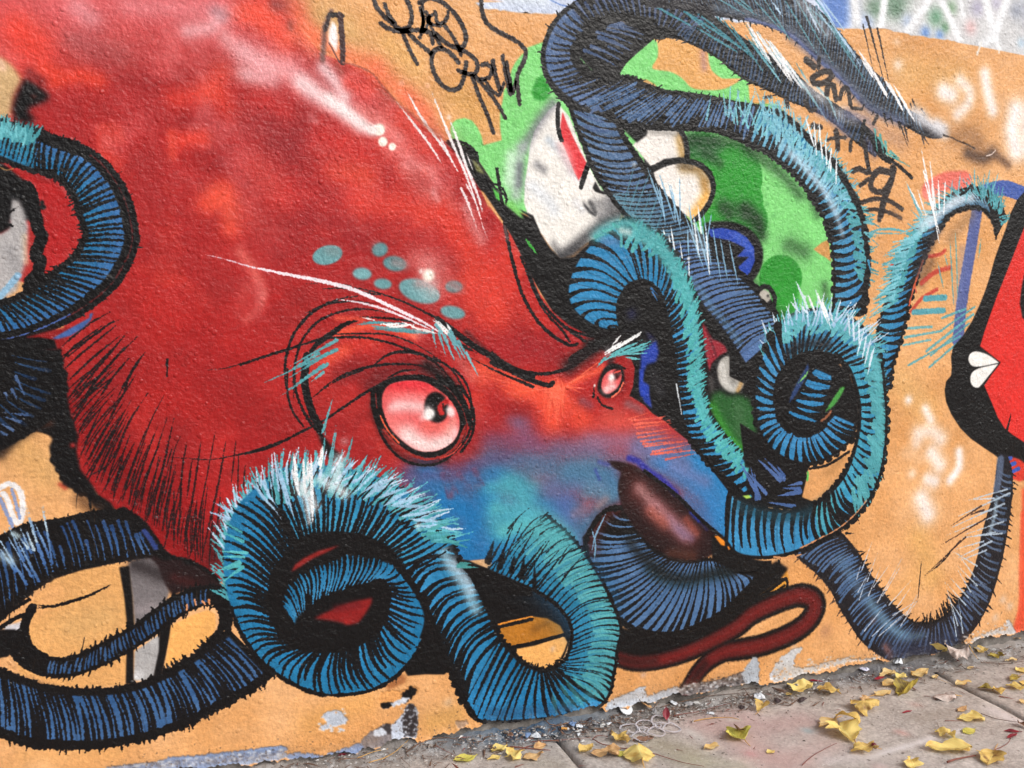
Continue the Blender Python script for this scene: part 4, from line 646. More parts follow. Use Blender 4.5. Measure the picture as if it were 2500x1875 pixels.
# ---- the great curl in the lower middle
T7 = Tube('curl', 'b2', '2316,1122/1876,1532 2516,1302/2056,1612 2666,1502/2236,1712 2776,1692/2396,1822 2856,1872/2486,1932 2896,2022/2516,2042 2866,2162/2496,2162 2846,2322/2456,2252 2776,2562/2386,2302 2536,2662/2316,2327 2146,2712/2236,2312 1896,2722/2126,2252 1780,2702/2026,2142 1690,2572/1960,2072 1600,2382/1900,1942 1520,2182/1850,1822 1450,1982/1800,1712 1370,1802/1740,1602 1270,1642/1640,1472 1160,1485/1580,1300 1060,1392/1440,1095 930,1332/1200,935 780,1302/930,815 620,1302/640,760 480,1332/330,760 370,1402/40,950 280,1482/-90,1110 220,1582/-150,1280 195,1702/-168,1480 190,1822/-150,1700 230,1962/-90,1902 300,2072/-30,2042 400,2142/100,2230 520,2167/300,2390 650,2167/560,2502 780,2152/820,2502 900,2102/1020,2452 1000,2032/1180,2342 1060,1952/1310,2182 1090,1852/1390,1962 1105,1760/1360,1822 1090,1692/1290,1702 1045,1640/1180,1552 980,1650/1070,1482 850,1680/920,1437 700,1732/740,1437 580,1792/560,1502 480,1852/400,1592 420,1922/290,1712 400,2002/280,1872')
C.poly(PX(T7.A[len(T7.A)*20//52:len(T7.A)*41//52]), K, 3); T7.body(out=22)
def rng_s(t, i, j, n=52): return i/(n-1), j/(n-1)
NP = 52; fr_ = lambda i: float(np.interp(i, np.arange(NP), T7.s[np.linspace(0, len(T7.s)-1, NP).astype(int)])/T7.L)
# snout run: teal over blue, fine dark hatching
T7.glow(.5, 230, (34, 120, 176), 1, 0, fr_(4)); T7.blades(BB, BT, 0, fr_(9), gap=24, ink=.42, w=26, u0=-.02, u1=.96, bow=-50, lean=-60, shape='lens', var=.25); T7.blades(BT, (96, 182, 184), thin=True, s0=fr_(1), s1=fr_(10), gap=24, w=24, u0=.45, u1=1.0, bow=-40, lean=-70, shape='toA', var=.3)
for s, r, c, al in [('1990,1250 2150,1200 2300,1260 2420,1330', 110, (84, 172, 180), .95), ('1930,1400 2010,1500', 60, BB, .7)]: spray('b2', s, r, c, al, .5)
fan('c2', '90,1500>240,1180 150,1550>330,1240 60,1480>160,1230 210,1600>420,1330 -20,1500>90,1310 300,1650>520,1400 250,1620>460,1300 340,1700>600,1360 420,1780>700,1440', 24, K, taper=1, al=.9)
for s in ['120,1270 220,1130 290,1075', '200,1320 320,1170 430,1120', '370,1280 440,1230 520,1210', '420,1420 520,1330 640,1290', '520,1500 600,1400 690,1360', '560,1600 650,1500 760,1440', '130,1230 200,1150 260,1100', '260,1280 340,1220 420,1190']: line('c2', s, 14, DK, soft=6, taper=1, al=.85)
fan('c2', '150,1560>180,1420 230,1600>250,1440 330,1680>330,1500 60,1530>110,1400 -30,1480>20,1320', 46, K, taper=1, al=.9, soft=10)
# U bend
T7.blades(BB, (40, 128, 184), fr_(8.5), fr_(14), gap=30, ink=.85, w=26, u0=.05, u1=.97, bow=14, lean=0, shape='toB', var=.4)
T7.glow(.75, 60, BT, .5, fr_(7), fr_(9.5))
fan('c3', '520,1000>600,1120 470,1080>500,1240 620,930>700,1040 560,960>720,1200', 40, (80, 170, 176), taper=2, al=.5, soft=14)
# left limb
T7.blades(BB, (52, 138, 190), fr_(13.5), fr_(20), gap=33, ink=.92, w=24, u0=.03, u1=.97, bow=80, lean=30, shape='lens', var=.4)
T7.glow(.2, 60, (150, 196, 218), .75, fr_(16), fr_(19.5)); T7.glow(.12, 46, (190, 214, 232), .6, fr_(17), fr_(19))
# arch fur
T7.blades(BB, (58, 150, 190), fr_(19.5), fr_(30), gap=26, ink=.9, w=24, u0=-.02, u1=.9, bow=-20, lean=-40, shape='toA', var=.4)
T7.hairs('B', K, fr_(25), fr_(31.5), gap=20, ln=26, w=20, u=.2, lean=-.3); T7.hairs('B', BT, fr_(20), fr_(31), gap=17, ln=105, w=26, u=.35, lean=-.42, ang=.16, var=.4)
T7.hairs('B', (90, 176, 190), fr_(20), fr_(29), gap=30, ln=130, w=22, u=.25, lean=-.45, ang=.18, var=.4)
T7.hairs('B', PALE, fr_(20.5), fr_(29), gap=46, ln=130, w=20, u=.2, lean=-.5, ang=.2, var=.45, col2=(206, 222, 240))
T7.hairs('B', K, fr_(21), fr_(30), gap=34, ln=60, w=16, u=.5, lean=-.42, ang=.15)
fan('b2', '590,490>675,210 585,760>615,470 635,760>695,440 780,690>828,510 640,820>700,470', 24, (88, 164, 174), taper=1); fan('b2', '400,950>370,650 460,980>440,680 515,1180>500,650 570,780>590,590 420,1000>350,760 480,900>480,690', 30, (248, 248, 250), taper=2, dry=.1)
for s, r, al in [('430,900 510,1060', 66, .8), ('580,850 640,900', 60, .6), ('720,700 700,900 760,960', 60, .65), ('760,560', 40, .35), ('480,1080 490,1180', 30, .6), ('1330,1210', 34, .6)]: spray('b2', s, r, (240, 244, 248), al, 1)
fan('b2', '230,720>330,1080 250,730>370,1150 130,860>230,1100 0,930>220,1150 -100,960>130,1130 -290,1100>100,1250 -250,1030>80,1200 20,860>250,1120 110,840>280,1180 -200,1110>100,1290', 22, (160, 196, 226), taper=2); fan('b2', '830,705>740,830 1040,760>830,960 1110,815>890,960 1090,860>900,1010 1220,920>1010,1000 1250,940>1060,1060 1310,1000>1100,1060 1420,1060>1120,1060 1440,1100>1190,1140 1500,1180>1260,1160 1520,1220>1330,1210', 24, (158, 198, 226), taper=2)
fan('b2', '1560,1195>1400,1240 1640,1340>1500,1310 1600,1290>1480,1300 1780,1530>1620,1520 1500,1260>1350,1280', 28, (80, 164, 166), taper=2); fan('b2', '1560,1300>1600,1285 1470,1250>1510,1245', 20, K, taper=1)
# ring
fill('b2', '300,1560 420,1400 600,1340 800,1330 980,1390 1120,1500 1000,1560 700,1480 480,1560 330,1720', K, 8)
T7.blades(BB, (40, 132, 186), fr_(26), fr_(40), gap=30, ink=.92, w=32, u0=-.0, u1=.97, bow=-34, lean=-40, shape='toA', var=.45); 
fan('a2', '1870,1330>1690,1250 1900,1420>1680,1405 1880,1450>1680,1445 1840,1490>1625,1585 1870,1530>1700,1655 1850,1520>1640,1560 1860,1260>1690,1160 1850,1500>1730,1560', 26, (84, 180, 186), taper=1)
T7.blades(BB, (50, 130, 186), fr_(39.5), fr_(45), gap=26, w=22, u0=.05, u1=.95, bow=-12, shape='toA', var=.4)
T7.blades(BB, (60, 140, 190), fr_(44), fr_(51), gap=24, w=18, u0=.05, u1=.95, bow=-30, lean=30, shape='lens', var=.4, thin=True)
T7.edge(1.02, 60, s0=fr_(19), s1=fr_(31)); T7.edge(1.0, 42, s0=fr_(12), s1=fr_(20)); T7.edge(1.0, 40, s0=fr_(31), s1=fr_(45)); T7.edge(-.02, 30, s0=fr_(31), s1=fr_(40)); T7.edge(0, 26, s0=fr_(2), s1=fr_(19)); T7.edge(1, 22, s0=fr_(3), s1=fr_(12))
fill('b3', '390,500 480,430 600,360 760,300 900,255 1000,250 1070,280 1100,340 1095,450 1040,560 960,650 850,710 700,745 560,740 440,690 370,600', K, 10, curve=True)
fill('b3', '525,505 600,465 700,425 800,385 900,360 975,345 970,390 930,460 870,540 800,555 700,530 600,515', (138, 26, 26), 14); spray('b3', '700,430 860,400', 40, (104, 20, 26), .7); spray('b3', '780,530', 26, (170, 36, 32), .7)
fill('b2', '350,1570 380,1510 450,1460 560,1405 730,1360 640,1410 520,1465 420,1530', (136, 32, 30), 10)
T7.hairs('A', K, fr_(33), fr_(37), gap=60, ln=10, w=8); T7.hairs('B', K, fr_(33), fr_(37), gap=120, ln=26, w=16)
fill('b2', '1650,1470 1720,1480 1900,1560 2212,1690 2212,1760 1950,1740 1780,1620', K, 6)
fan('b2', '1640,1520>1790,1535 1660,1505>1740,1500', 30, (70, 150, 150), taper=1)
T7.hairs('A', K, fr_(10), fr_(12), gap=30, ln=20, w=14); T7.hairs('B', K, fr_(7.2), fr_(11), gap=24, ln=50, w=22, ang=.3)
# ---- steel arm running down from the upper loop
fill('d1', '-60,1180 140,1080 300,1180 260,1300 150,1460 60,1540 -60,1480', K, 5)
T11 = Tube('steel', 'c0', '560,700/900,800 600,790/960,900 650,950/1010,1040 710,1100/1080,1150 770,1260/1160,1270 850,1410/1240,1390 960,1560/1330,1510 1080,1700/1430,1620 1210,1830/1540,1750 1340,1970/1680,1890 1450,2100/1800,2000 1560,2230/1920,2110 1650,2370/2040,2220 1760,2500/2140,2340 1860,2640/2200,2440 1960,2800/2230,2560')
T11.body(out=44); T11.blades((78, 106, 144), (84, 116, 154),   .02, .36, gap=42, ink=.42, w=62, u0=.07, u1=.95, bow=50, lean=-10, shape='lens', var=.12, jc=4)
T11.blades((78, 112, 146), (88, 130, 150), .34, .62, gap=24, ink=.5, w=22, u0=.05, u1=.97, bow=26, lean=-60, shape='toB', var=.4)
T11.blades((90, 124, 168), (70, 100, 150), .56, 1, gap=26, ink=.55, w=24, u0=.08, u1=.98, bow=-34, lean=-50, shape='lens', var=.3)
T11.glow(.9, 40, (96, 136, 170), .5, .6, .95); T11.edge(0, 40, s0=.6, s1=.95); T11.edge(1, 26, s0=.1, s1=.5)
fan('c0', '1100,1280>1000,1640 1230,1300>1080,1700 1150,1350>1050,1650 1240,1450>1130,1760 1290,1480>1180,1800 1340,1560>1250,1830', 12, (84, 140, 160), taper=2, al=.7)
fan('c1', '1200,-130>1330,230 1290,-90>1410,280 1360,-20>1430,230 1450,-60>1455,330 1290,0>1340,300 1555,230>1690,720 1590,160>1680,640 1630,200>1700,660 1700,300>1770,750 1760,400>1820,740 1830,430>1900,770 1700,200>1640,560 1400,60>1420,300 1260,-20>1320,160 1480,200>1640,660 1510,330>1520,560 1580,400>1590,560 1380,0>1460,360 1520,140>1560,420', 14, (140, 186, 216), taper=2, al=.9)
fan('c1', '1320,330>1370,560 1380,310>1440,700 1450,430>1500,780 1520,560>1530,990 1590,170>1620,400 1555,240>1600,560 1650,330>1680,700 1365,380>1390,540', 13, (240, 246, 250), taper=2, al=.95); spray('c1', '1560,380 1640,520', 60, (190, 214, 230), .4, 1); spray('c1', '1520,570', 16, (250, 250, 252), .9, .8)
spray('c0', '1100,1270', 24, (190, 200, 210), .8, .8)
# ---- upper loop and its long arm
fill('c0', '870,180 1180,170 1260,290 1020,500 985,580 800,570 680,440 720,330', K, 6)
TI = Tube('fold', 'c0', '840,140/1270,250 790,200/1240,300 740,270/1120,400 690,350/1040,480 660,430/980,570')
TI.body(out=10); TI.blades((72, 92, 128), None, .0, 1, gap=38, w=30, u0=.12, u1=.86, bow=-14, lean=-30, shape='toB', var=.4, thin=True)
T12 = Tube('arm', 'c0', '3050,1180/2960,1200 2960,1050/2800,1080 2796,900/2650,950 2600,780/2496,850 2456,680/2300,770 2296,520/2096,670 2096,400/1930,590 1900,270/1700,410 1700,130/1420,285 1300,10/1240,285 1000,-60/1050,150 760,-40/850,180 600,50/740,240 500,140/690,300 430,260/660,370 390,400/650,440 400,540/690,510 450,650/800,570 520,740/980,590 620,830/1080,600 720,850/1150,630 860,890/1250,670 1000,960/1350,700 1200,990/1470,715 1450,1000/1620,735 1700,1010/1780,765 1850,1060/1900,790 2000,1120/2060,815 2130,1180/2200,860 2200,1240/2300,920 2326,1340/2440,1060 2436,1480/2580,1180 2526,1600/2700,1350 2590,1750/2800,1530 2625,1890/2870,1720 2640,2020/2890,1880 2645,2170/2905,2040 2640,2320/2890,2180 2640,2430/2870,2420')
N12 = 39; f12 = lambda i: float(np.interp(i, np.arange(N12), T12.s[np.linspace(0, len(T12.s)-1, N12).astype(int)])/T12.L)
T12.body(out=22)
T12.hairs('B', K, f12(4), f12(9), gap=42, ln=44, w=12, ang=.3, lean=.3); T12.hairs('A', K, f12(12), f12(19), gap=60, ln=56, w=16, ang=.3, lean=-.4); T12.hairs('B', K, f12(17), f12(26), gap=50, ln=40, w=14, ang=.3)
T12.blades((58, 78, 106), (64, 90, 122), f12(0), f12(8), gap=22, w=15, u0=.05, u1=.9, bow=0, lean=150, shape='toA', var=.4, thin=True)
T12.blades((74, 92, 126), (66, 82, 116), f12(8), f12(12), gap=32, w=22, u0=.25, u1=.9, lean=30, bow=0, shape='toB', thin=True)
T12.blades((72, 96, 136), (84, 110, 152), f12(12), f12(20), gap=28, w=23, u0=.1, u1=.88, bow=18, lean=40, shape='toB', var=.4)
T12.blades((80, 112, 156), (76, 108, 150), f12(19.5), f12(28), gap=24, w=20, u0=.1, u1=.88, bow=0, lean=-10, shape='any', var=.5, thin=True)
T12.edge(0.0, 36, s0=f12(9), s1=f12(19)); line('c0', '720,260 860,190 1000,140 1130,140 1250,160', 36, K); line('c0', '1050,160 1300,240 1400,260', 70, K, soft=12); line('c0', '690,300 640,400 660,480 720,540', 80, K, soft=12); fill('c0', '560,720 640,840 900,900 960,960 1030,1010 1120,1100 1200,1040 1200,980 1000,940 700,820', K, 8)
T11b = [('640,850 760,910 900,950', 26), ('680,960 800,1000 940,1010', 34), ('740,890 820,830 860,880', 30)]
for s, w in T11b: line('c0', s, w, (74, 98, 138), taper=2)
# fur of the long arm
fan('c0', '1480,10>2060,480 1300,-40>2000,420 1180,0>1560,210 1640,10>1800,200 1760,120>2000,430 1560,200>1930,420 1950,260>2212,600 1830,170>2100,560 2000,300>2230,640 1340,-30>1700,260', 17, (62, 136, 152), taper=2, al=.9)
fan('c0', '1970,170>2100,390 2030,230>2260,560 2130,310>2330,640 1990,250>2160,500 2110,290>2400,690', 26, (236, 240, 244), taper=2, al=.92)
fan('d0', '450,480>560,660 550,590>740,810 680,700>780,950 240,300>420,560 380,460>520,700 150,240>340,500 60,180>300,560 80,300>350,650 420,520>700,940', 16, (70, 140, 154), (150, 200, 214), taper=2, al=.85)
fan('d0', '70,170>260,480 150,230>430,660 240,300>520,670 330,420>420,640', 20, (244, 244, 246), taper=2, al=.92)
for s, r, al in [('520,660 640,740', 60, .6), ('800,860 900,920', 60, .4), ('650,760 800,900', 50, .35)]: spray('d0', s, r, (220, 222, 228), al, .9)
spray('d0', '620,850 730,930 850,1040', 40, (92, 96, 130), .6, .7); spray('d0', '850,870 1000,930 1050,1000', 50, (100, 104, 140), .55, .7); spray('d0', '1150,1030 1260,1080', 90, (150, 120, 110), .4, .6); spray('d0', '1000,1100 1060,1180', 50, (90, 86, 110), .6, .6)
for s in ['980,930 960,1060 1000,1200 1020,1330', '1000,1000 1100,1200 1180,1250', '1060,1150 1150,1210 1190,1240 1260,1290 1345,1370', '1190,1240 1210,1210']: line('d0', s, 26, K, soft=6)
fan('d0', '1060,1000>1080,1180 1100,1040>1130,1190 1140,1090>1160,1220 1150,1180>1340,1290 1180,1170>1260,1230 1090,1060>1150,1150', 22, (84, 160, 156), taper=1)
# second long arm along the top
TU = Tube('top', 'd0', '-700,-420/-700,40 -500,-380/-480,60 -200,-250/-200,110 100,-160/60,150 350,-60/250,200 540,20/400,270 680,130/520,370 800,270/640,480 920,420/760,575 1060,560/880,700 1190,690/1000,825 1300,830/1130,895 1400,895/1260,945 1480,955/1400,1025 1545,1000/1500,1060 1590,1035/1575,1055')
TU.body(out=16, col=(30, 28, 34)); TU.blades((70, 92, 116), (86, 112, 136), 0, .97, thin=True, gap=22, w=15, u0=.1, u1=1.0, bow=0, lean=-170, shape='toB', var=.45)
TU.glow(.15, 40, (110, 128, 146), .5, .2, .9); TU.glow(.0, 46, (86, 94, 130), .6, .45, .9); TU.hairs('B', K, .1, .5, gap=44, ln=40, w=16, lean=.3)
TU.hairs('B', K, .55, .95, gap=60, ln=70, w=10, lean=.4, ang=.2); TU.edge(.02, 24, (92, 104, 146), s0=.3, s1=.75, soft=16)
fan('d0', '330,-60>620,420 420,-60>740,500 560,60>860,330 600,40>1000,640 180,-50>420,330 -100,-60>150,120 100,-30>350,240 700,160>900,460 480,-50>700,300 550,-80>760,220 -40,-60>120,80 -300,-100>60,110', 15, (92, 150, 164), taper=2, al=.85)
fan('d0', '260,0>350,130 600,60>760,270 620,-20>760,210 780,250>920,440 650,0>830,240 520,20>640,260 690,120>960,520', 14, (176, 206, 230), taper=2, al=.9)
fan('d0', '930,380>1170,750 1060,580>1160,760 1160,620>1290,880 1205,650>1375,950 950,440>1060,620 1130,600>1210,740', 22, (246, 246, 248), taper=2, al=.95)
fan('d0', '970,190>1055,580 1000,130>1140,660 1080,220>1175,660 995,130>1050,330 1350,765>1380,840 1335,800>1350,850 1420,840>1460,900 1250,940>1320,1140 1130,880>1160,980 1180,900>1210,990 1290,980>1320,1100 1420,1040>1450,1150 1440,1060>1480,1120 1240,940>1260,1020', 16, (36, 30, 30), taper=1, al=.9)
for s, r, al in [('1370,860 1420,900', 60, .75), ('1420,910 1520,975 1580,1010', 58, .85), ('1540,960 1590,990', 56, .85), ('1610,1040', 34, .7), ('480,10 560,80', 60, .45), ('600,150 700,260', 50, .4)]: spray('d0', s, r, (214, 214, 220), al, .9)
line('d0', '1590,1040 1660,1062 1700,1085 1760,1105 1830,1145', 11, DK, soft=8, al=.85); spray('d0', '1780,1180 1900,1220 1960,1180', 60, (50, 36, 34), .75, .8); spray('d0', '1680,1060 1800,1040 1860,1100', 90, (120, 84, 56), .5, .6); spray('d0', '2000,1200 2090,1270', 40, (70, 50, 44), .6, .8); line('d0', '1925,1200 1960,1190 1990,1160', 8, (230, 210, 200), soft=4)
# tag half hidden behind the arms
TG = (44, 38, 38)
for fr, s, w in [('d0', '530,460 590,510', 50), ('d0', '630,450 625,520', 34), ('d0', '580,600 640,560 710,550 720,600 660,640 590,640 575,600', 42), ('d0', '690,720 700,660 740,660 760,760', 44), ('d0', '790,760 810,690 850,680 870,800', 34), ('d0', '880,800 880,830 960,840', 24), ('d0', '520,780 560,850 600,840', 34), ('d0', '370,760 390,820', 34), ('d0', '210,750 260,745', 26), ('d0', '580,970 640,980', 44), ('d0', '1050,950 1080,890', 26), ('d0', '760,1010 770,1060 775,1150', 42), ('d0', '690,1080 750,1060 830,1060', 26), ('d0', '875,1090 870,1160', 30), ('d0', '980,1100 1000,1250 1020,1330', 32), ('d0', '890,1320 940,1300 1000,1330', 40), ('d0', '1050,1350 1100,1310 1180,1330 1200,1290', 50), ('d0', '1210,1310 1180,1420 1130,1560 1110,1660', 46), ('d0', '1060,1340 1030,1400 1040,1460 1120,1480 1190,1380', 44), ('d0', '950,1430 1010,1380', 34), ('d1', '1140,60 1110,180 1095,270', 40), ('d1', '960,140 1060,110 1180,130 1270,190', 32), ('d1', '960,210 1060,190 1180,220 1260,260', 26)]: line(fr, s, w, TG, soft=8, al=.95)
spray('d1', '1200,210 1260,260', 30, (120, 90, 70), .5)
# front stretch of the sweeping arm, furred
T12.blades(BB, (110, 176, 206), f12(27), f12(32), gap=30, w=26, u0=.1, u1=.9, bow=10, lean=-30, shape='toA', var=.4); T12.blades((52, 128, 184), (74, 150, 190), f12(31.5), f12(39), gap=40, w=38, u0=.1, u1=.96, bow=44, lean=-30, shape='lens', var=.3)
T12.hairs('B', LTEAL, f12(26), f12(31.5), gap=20, ln=90, w=18, u=.55, lean=-.1, ang=.3, var=.5, col2=(140, 196, 214)); T12.hairs('B', BT, f12(30.5), f12(36.5), gap=15, ln=95, w=20, u=.35, lean=.65, ang=.22, var=.5); T12.hairs('B', (120, 186, 206), f12(27), f12(33), gap=26, ln=70, w=18, u=.6, ang=.3)
T12.glow(.6, 50, (160, 204, 226), .6, f12(29), f12(33)); T12.glow(.65, 30, (196, 218, 236), .5, f12(29.5), f12(34)); T12.edge(0, 44, s0=f12(28), s1=f12(38), soft=8); T12.edge(1, 22, s0=f12(35.5), s1=f12(38.5))
T12.hairs('A', K, f12(30), f12(36), gap=90, ln=36, w=10)
fan('d0', '520,890>600,1150 590,930>610,1200 640,1060>660,1260 680,1080>690,1300 730,1130>700,1310 765,1210>760,1420 550,980>590,1130 630,930>640,1100 720,1240>720,1330', 15, (240, 246, 250), taper=2, al=.95)
fan('d0', '120,640>240,960 190,740>240,940 260,720>300,960 -50,660>-70,900 360,760>380,960 430,830>440,1000 480,860>500,1050 0,720>-30,920 300,740>340,900 -110,700>-90,880 60,730>60,900 -200,720>-240,920', 22, (120, 184, 204), taper=-1, al=.9)
fan('d1', '980,290>1090,320 980,370>1100,400 990,380>1090,470 1000,375>1350,380 1010,280>1100,330', 16, (96, 170, 182), taper=1); line('d1', '990,380 1080,350 1200,345 1350,375', 18, (96, 168, 178), taper=2); line('d1', '1010,590 1030,680', 22, (60, 140, 180), taper=1)
# ---- middle hook
fill('c2', '1560,600 1700,680 1900,680 2150,880 2220,1060 2020,1060 1830,950', K, 5)
T10 = Tube('hook', 'c1', '960,1130/990,1130 800,1085/975,1060 660,985/970,980 600,870/985,900 610,740/1010,840 670,600/1050,790 760,480/1090,765 880,360/1130,750 1030,300/1180,750 1180,330/1230,770 1300,400/1280,815 1400,530/1310,870 1490,660/1325,940 1560,800/1345,1020 1600,950/1370,1120 1620,1150/1395,1240 1635,1320/1410,1370 1630,1480/1425,1500 1645,1620/1440,1640 1680,1740/1460,1760 1740,1850/1490,1870 1830,1960/1540,1980 1920,2060/1630,2100 2010,2150/1760,2230 2060,2230/1900,2340 2090,2330/2010,2440')
f10 = lambda i: float(np.interp(i, np.arange(26), T10.s[np.linspace(0, len(T10.s)-1, 26).astype(int)])/T10.L)
T10.body(out=14); T10.blades((40, 128, 178), (44, 130, 182), f10(.3), f10(8), gap=44, ink=.42, w=46, u0=.03, u1=.99, bow=44, lean=-20, shape='lens', var=.15, jc=4)
T10.blades((40, 128, 180), (52, 140, 184), f10(7.6), f10(12), gap=32, w=26, u0=.03, u1=.98, bow=30, lean=0, shape='toA', var=.3); T10.blades((44, 132, 186), (60, 148, 190), f10(11.5), f10(25), gap=32, w=26, u0=.03, u1=.85, bow=26, lean=-60, shape='toB', var=.3)
for s in ['810,400 870,350 1000,300 1110,310 1200,370 1280,420', '1000,360 1150,400 1260,470 1340,560', '1200,420 1320,500 1400,640 1450,760', '1380,600 1450,720 1500,880']: spray('c1', s, 56, (78, 160, 164), .95, .5)
T10.hairs('A', (76, 164, 168), f10(7.3), f10(12), gap=20, ln=34, w=30, u=.4, lean=.6, ang=.2); T10.hairs('A', (78, 172, 174), f10(12), f10(24.5), gap=17, ln=34, w=26, u=.5, lean=-.55, ang=.16, var=.3); T10.glow(.82, 30, (82, 172, 176), .75, f10(10), f10(20))
fan('c1', '800,400>900,380 870,360>960,330 940,310>1030,350 990,350>1080,380 1090,310>1150,390 1280,380>1330,470', 24, (82, 170, 166), taper=1); spray('c1', '1000,355 1060,370', 30, (190, 200, 200), .7, .8); spray('c1', '860,440 960,440', 40, (100, 120, 160), .5, .8)
T10.edge(0, 30, s0=f10(2), s1=f10(24)); 
fill('c1', '985,900 1030,820 1100,770 1200,765 1280,820 1310,920 1350,1060 1300,1200 1180,1120 990,1130', K, 8); spray('c1', '1080,1000', 50, (34, 38, 100), .5, .8); fan('c1', '1230,800>1290,860 1240,830>1280,900', 16, (60, 120, 180), taper=1)
line('c1', '1425,1540 1440,1640', 10, (220, 226, 230), soft=4); line('c2', '1425,120 1450,260 1465,350', 9, (214, 222, 228), soft=4, al=.8)
# little folded end behind the right curl
fill('d2', '20,420 150,500 260,600 420,690 560,740 540,800 300,800 60,760', K, 5); fill('d2', '60,460 170,560 300,680 420,720 200,760 60,720', K, 5); fill('d2', '120,640 300,680 520,760 540,830 500,990 620,1040 500,1100 160,1060 60,900', K, 6)
fan('d2', '150,690>330,860 210,690>360,850 20,720>140,940 60,780>220,960 300,740>360,830 390,900>490,880 310,980>480,950 230,1030>440,1060 350,920>480,925 130,800>150,1000 100,760>170,1000', 34, (74, 104, 160), taper=-1, al=.95)
fill('d2', '505,990 530,880 560,800 700,740 830,650 890,590 880,660 830,750 760,840 700,940 640,1030 560,1010', (218, 158, 100), 8); spray('d2', '700,800 800,700', 50, (160, 116, 70), .5); line('d2', '545,800 540,860', 16, (90, 190, 90), soft=5); line('d2', '560,770 700,740 860,640', 20, K, soft=6)
# ---- lower right sweep
T15 = Tube('sweep', 'd3', '430,-10/760,-190 480,40/840,-110 620,160/920,-10 720,280/1000,130 790,410/1080,250 870,540/1170,370 960,670/1250,455 1080,770/1330,520 1210,830/1400,540 1400,795/1470,540 1580,745/1550,515 1730,680/1630,460 1840,560/1700,380 1920,420/1760,290 1980,260/1810,180 2030,80/1850,60 2070,-120/1890,-140 2100,-320/1940,-320 2120,-500/1990,-500 2110,-650/2005,-660 2075,-760/2030,-780')
f15 = lambda i: float(np.interp(i, np.arange(21), T15.s[np.linspace(0, len(T15.s)-1, 21).astype(int)])/T15.L)
T15.hairs('A', (60, 44, 40), f15(1), f15(8), gap=48, ln=44, w=14, lean=.5, al=.8)
T15.body(out=16, col=(26, 24, 30)); T15.blades((80, 110, 152), (74, 102, 140), f15(0), f15(8), thin=True, gap=22, w=20, u0=.06, u1=.94, bow=-30, lean=60, shape='any', var=.4); T15.glow(.4, 60, (90, 124, 158), .5, f15(2), f15(8)); T15.glow(.35, 40, (120, 160, 186), .45, f15(4.5), f15(9))
T15.blades((70, 88, 120), (76, 96, 130), f15(7.5), f15(14), thin=True, gap=24, w=16, u0=.1, u1=.95, bow=0, shape='any'); T15.glow(.75, 70, (52, 60, 86), .6, f15(7), f15(11)); spray('d3', '1140,720 1180,790', 30, (140, 96, 90), .7, .8); spray('d3', '1050,520', 30, (110, 90, 96), .5, .8)
T15.blades((110, 128, 156), (66, 84, 110), f15(13), f15(19), thin=True, gap=34, w=18, u0=.1, u1=.9, bow=-20, lean=-60, shape='toB')
T15.hairs('A', K, f15(10), f15(19), gap=44, ln=56, w=12, lean=-.55, ang=.2); T15.hairs('B', K, f15(2), f15(14), gap=26, ln=52, w=14, ang=.35)
T15.hairs('B', K, f15(8.5), f15(12.5), gap=20, ln=110, w=16, ang=.18, lean=-.15)
fan('d3', '1080,380>1270,40 1010,330>1110,90 930,300>1040,100 960,130>1040,-90 1170,400>1340,210 1120,330>1260,100 1200,480>1400,360 1230,420>1340,260 1180,560>1390,380 1000,220>1080,0 920,200>960,60 1300,480>1400,300 1050,260>1180,80 980,600>1180,350 1040,640>1260,440 1090,640>1360,420 940,360>1000,180 1260,560>1400,350', 9, (206, 216, 232), taper=1, al=.85, dry=.15)
fan('d3', '1780,340>1640,190 1730,500>1610,330 1700,560>1600,220 1760,400>1620,240 1830,180>1700,0 1850,250>1690,90 1800,300>1700,130 1690,640>1640,350 1740,620>1700,330 1850,100>1650,-20', 11, (196, 214, 230), taper=1, al=.85, dry=.1)
fan('d2', '2080,930>1760,1020 2100,960>1700,1140 2060,1040>1640,1230 2000,1130>1600,1290 2050,1180>1750,1280 1990,1260>1720,1310 2040,1270>1740,1300 1900,1330>1690,1390 1980,1000>1800,1010 1960,1330>1700,1460 1920,1400>1720,1480 1960,1090>1830,1120', 15, (190, 208, 226), taper=1, al=.85); fan('d2', '1880,1060>1650,1210 1900,1090>1760,1140 1960,1130>1570,1360 1760,1300>1450,1590 1720,1330>1500,1560', 14, (54, 34, 30), taper=1, al=.9)
line('d2', '2030,700 2020,820 2000,920', 60, (96, 112, 140), soft=16, al=.8); line('d2', '2000,1000 1980,1150 1950,1250', 30, (170, 196, 214), soft=20, al=.6); line('d3', '1420,60 1405,220 1390,380', 9, DK, taper=2, soft=4); line('d3', '1640,0 1570,80 1450,170', 12, DK, taper=1, soft=4)
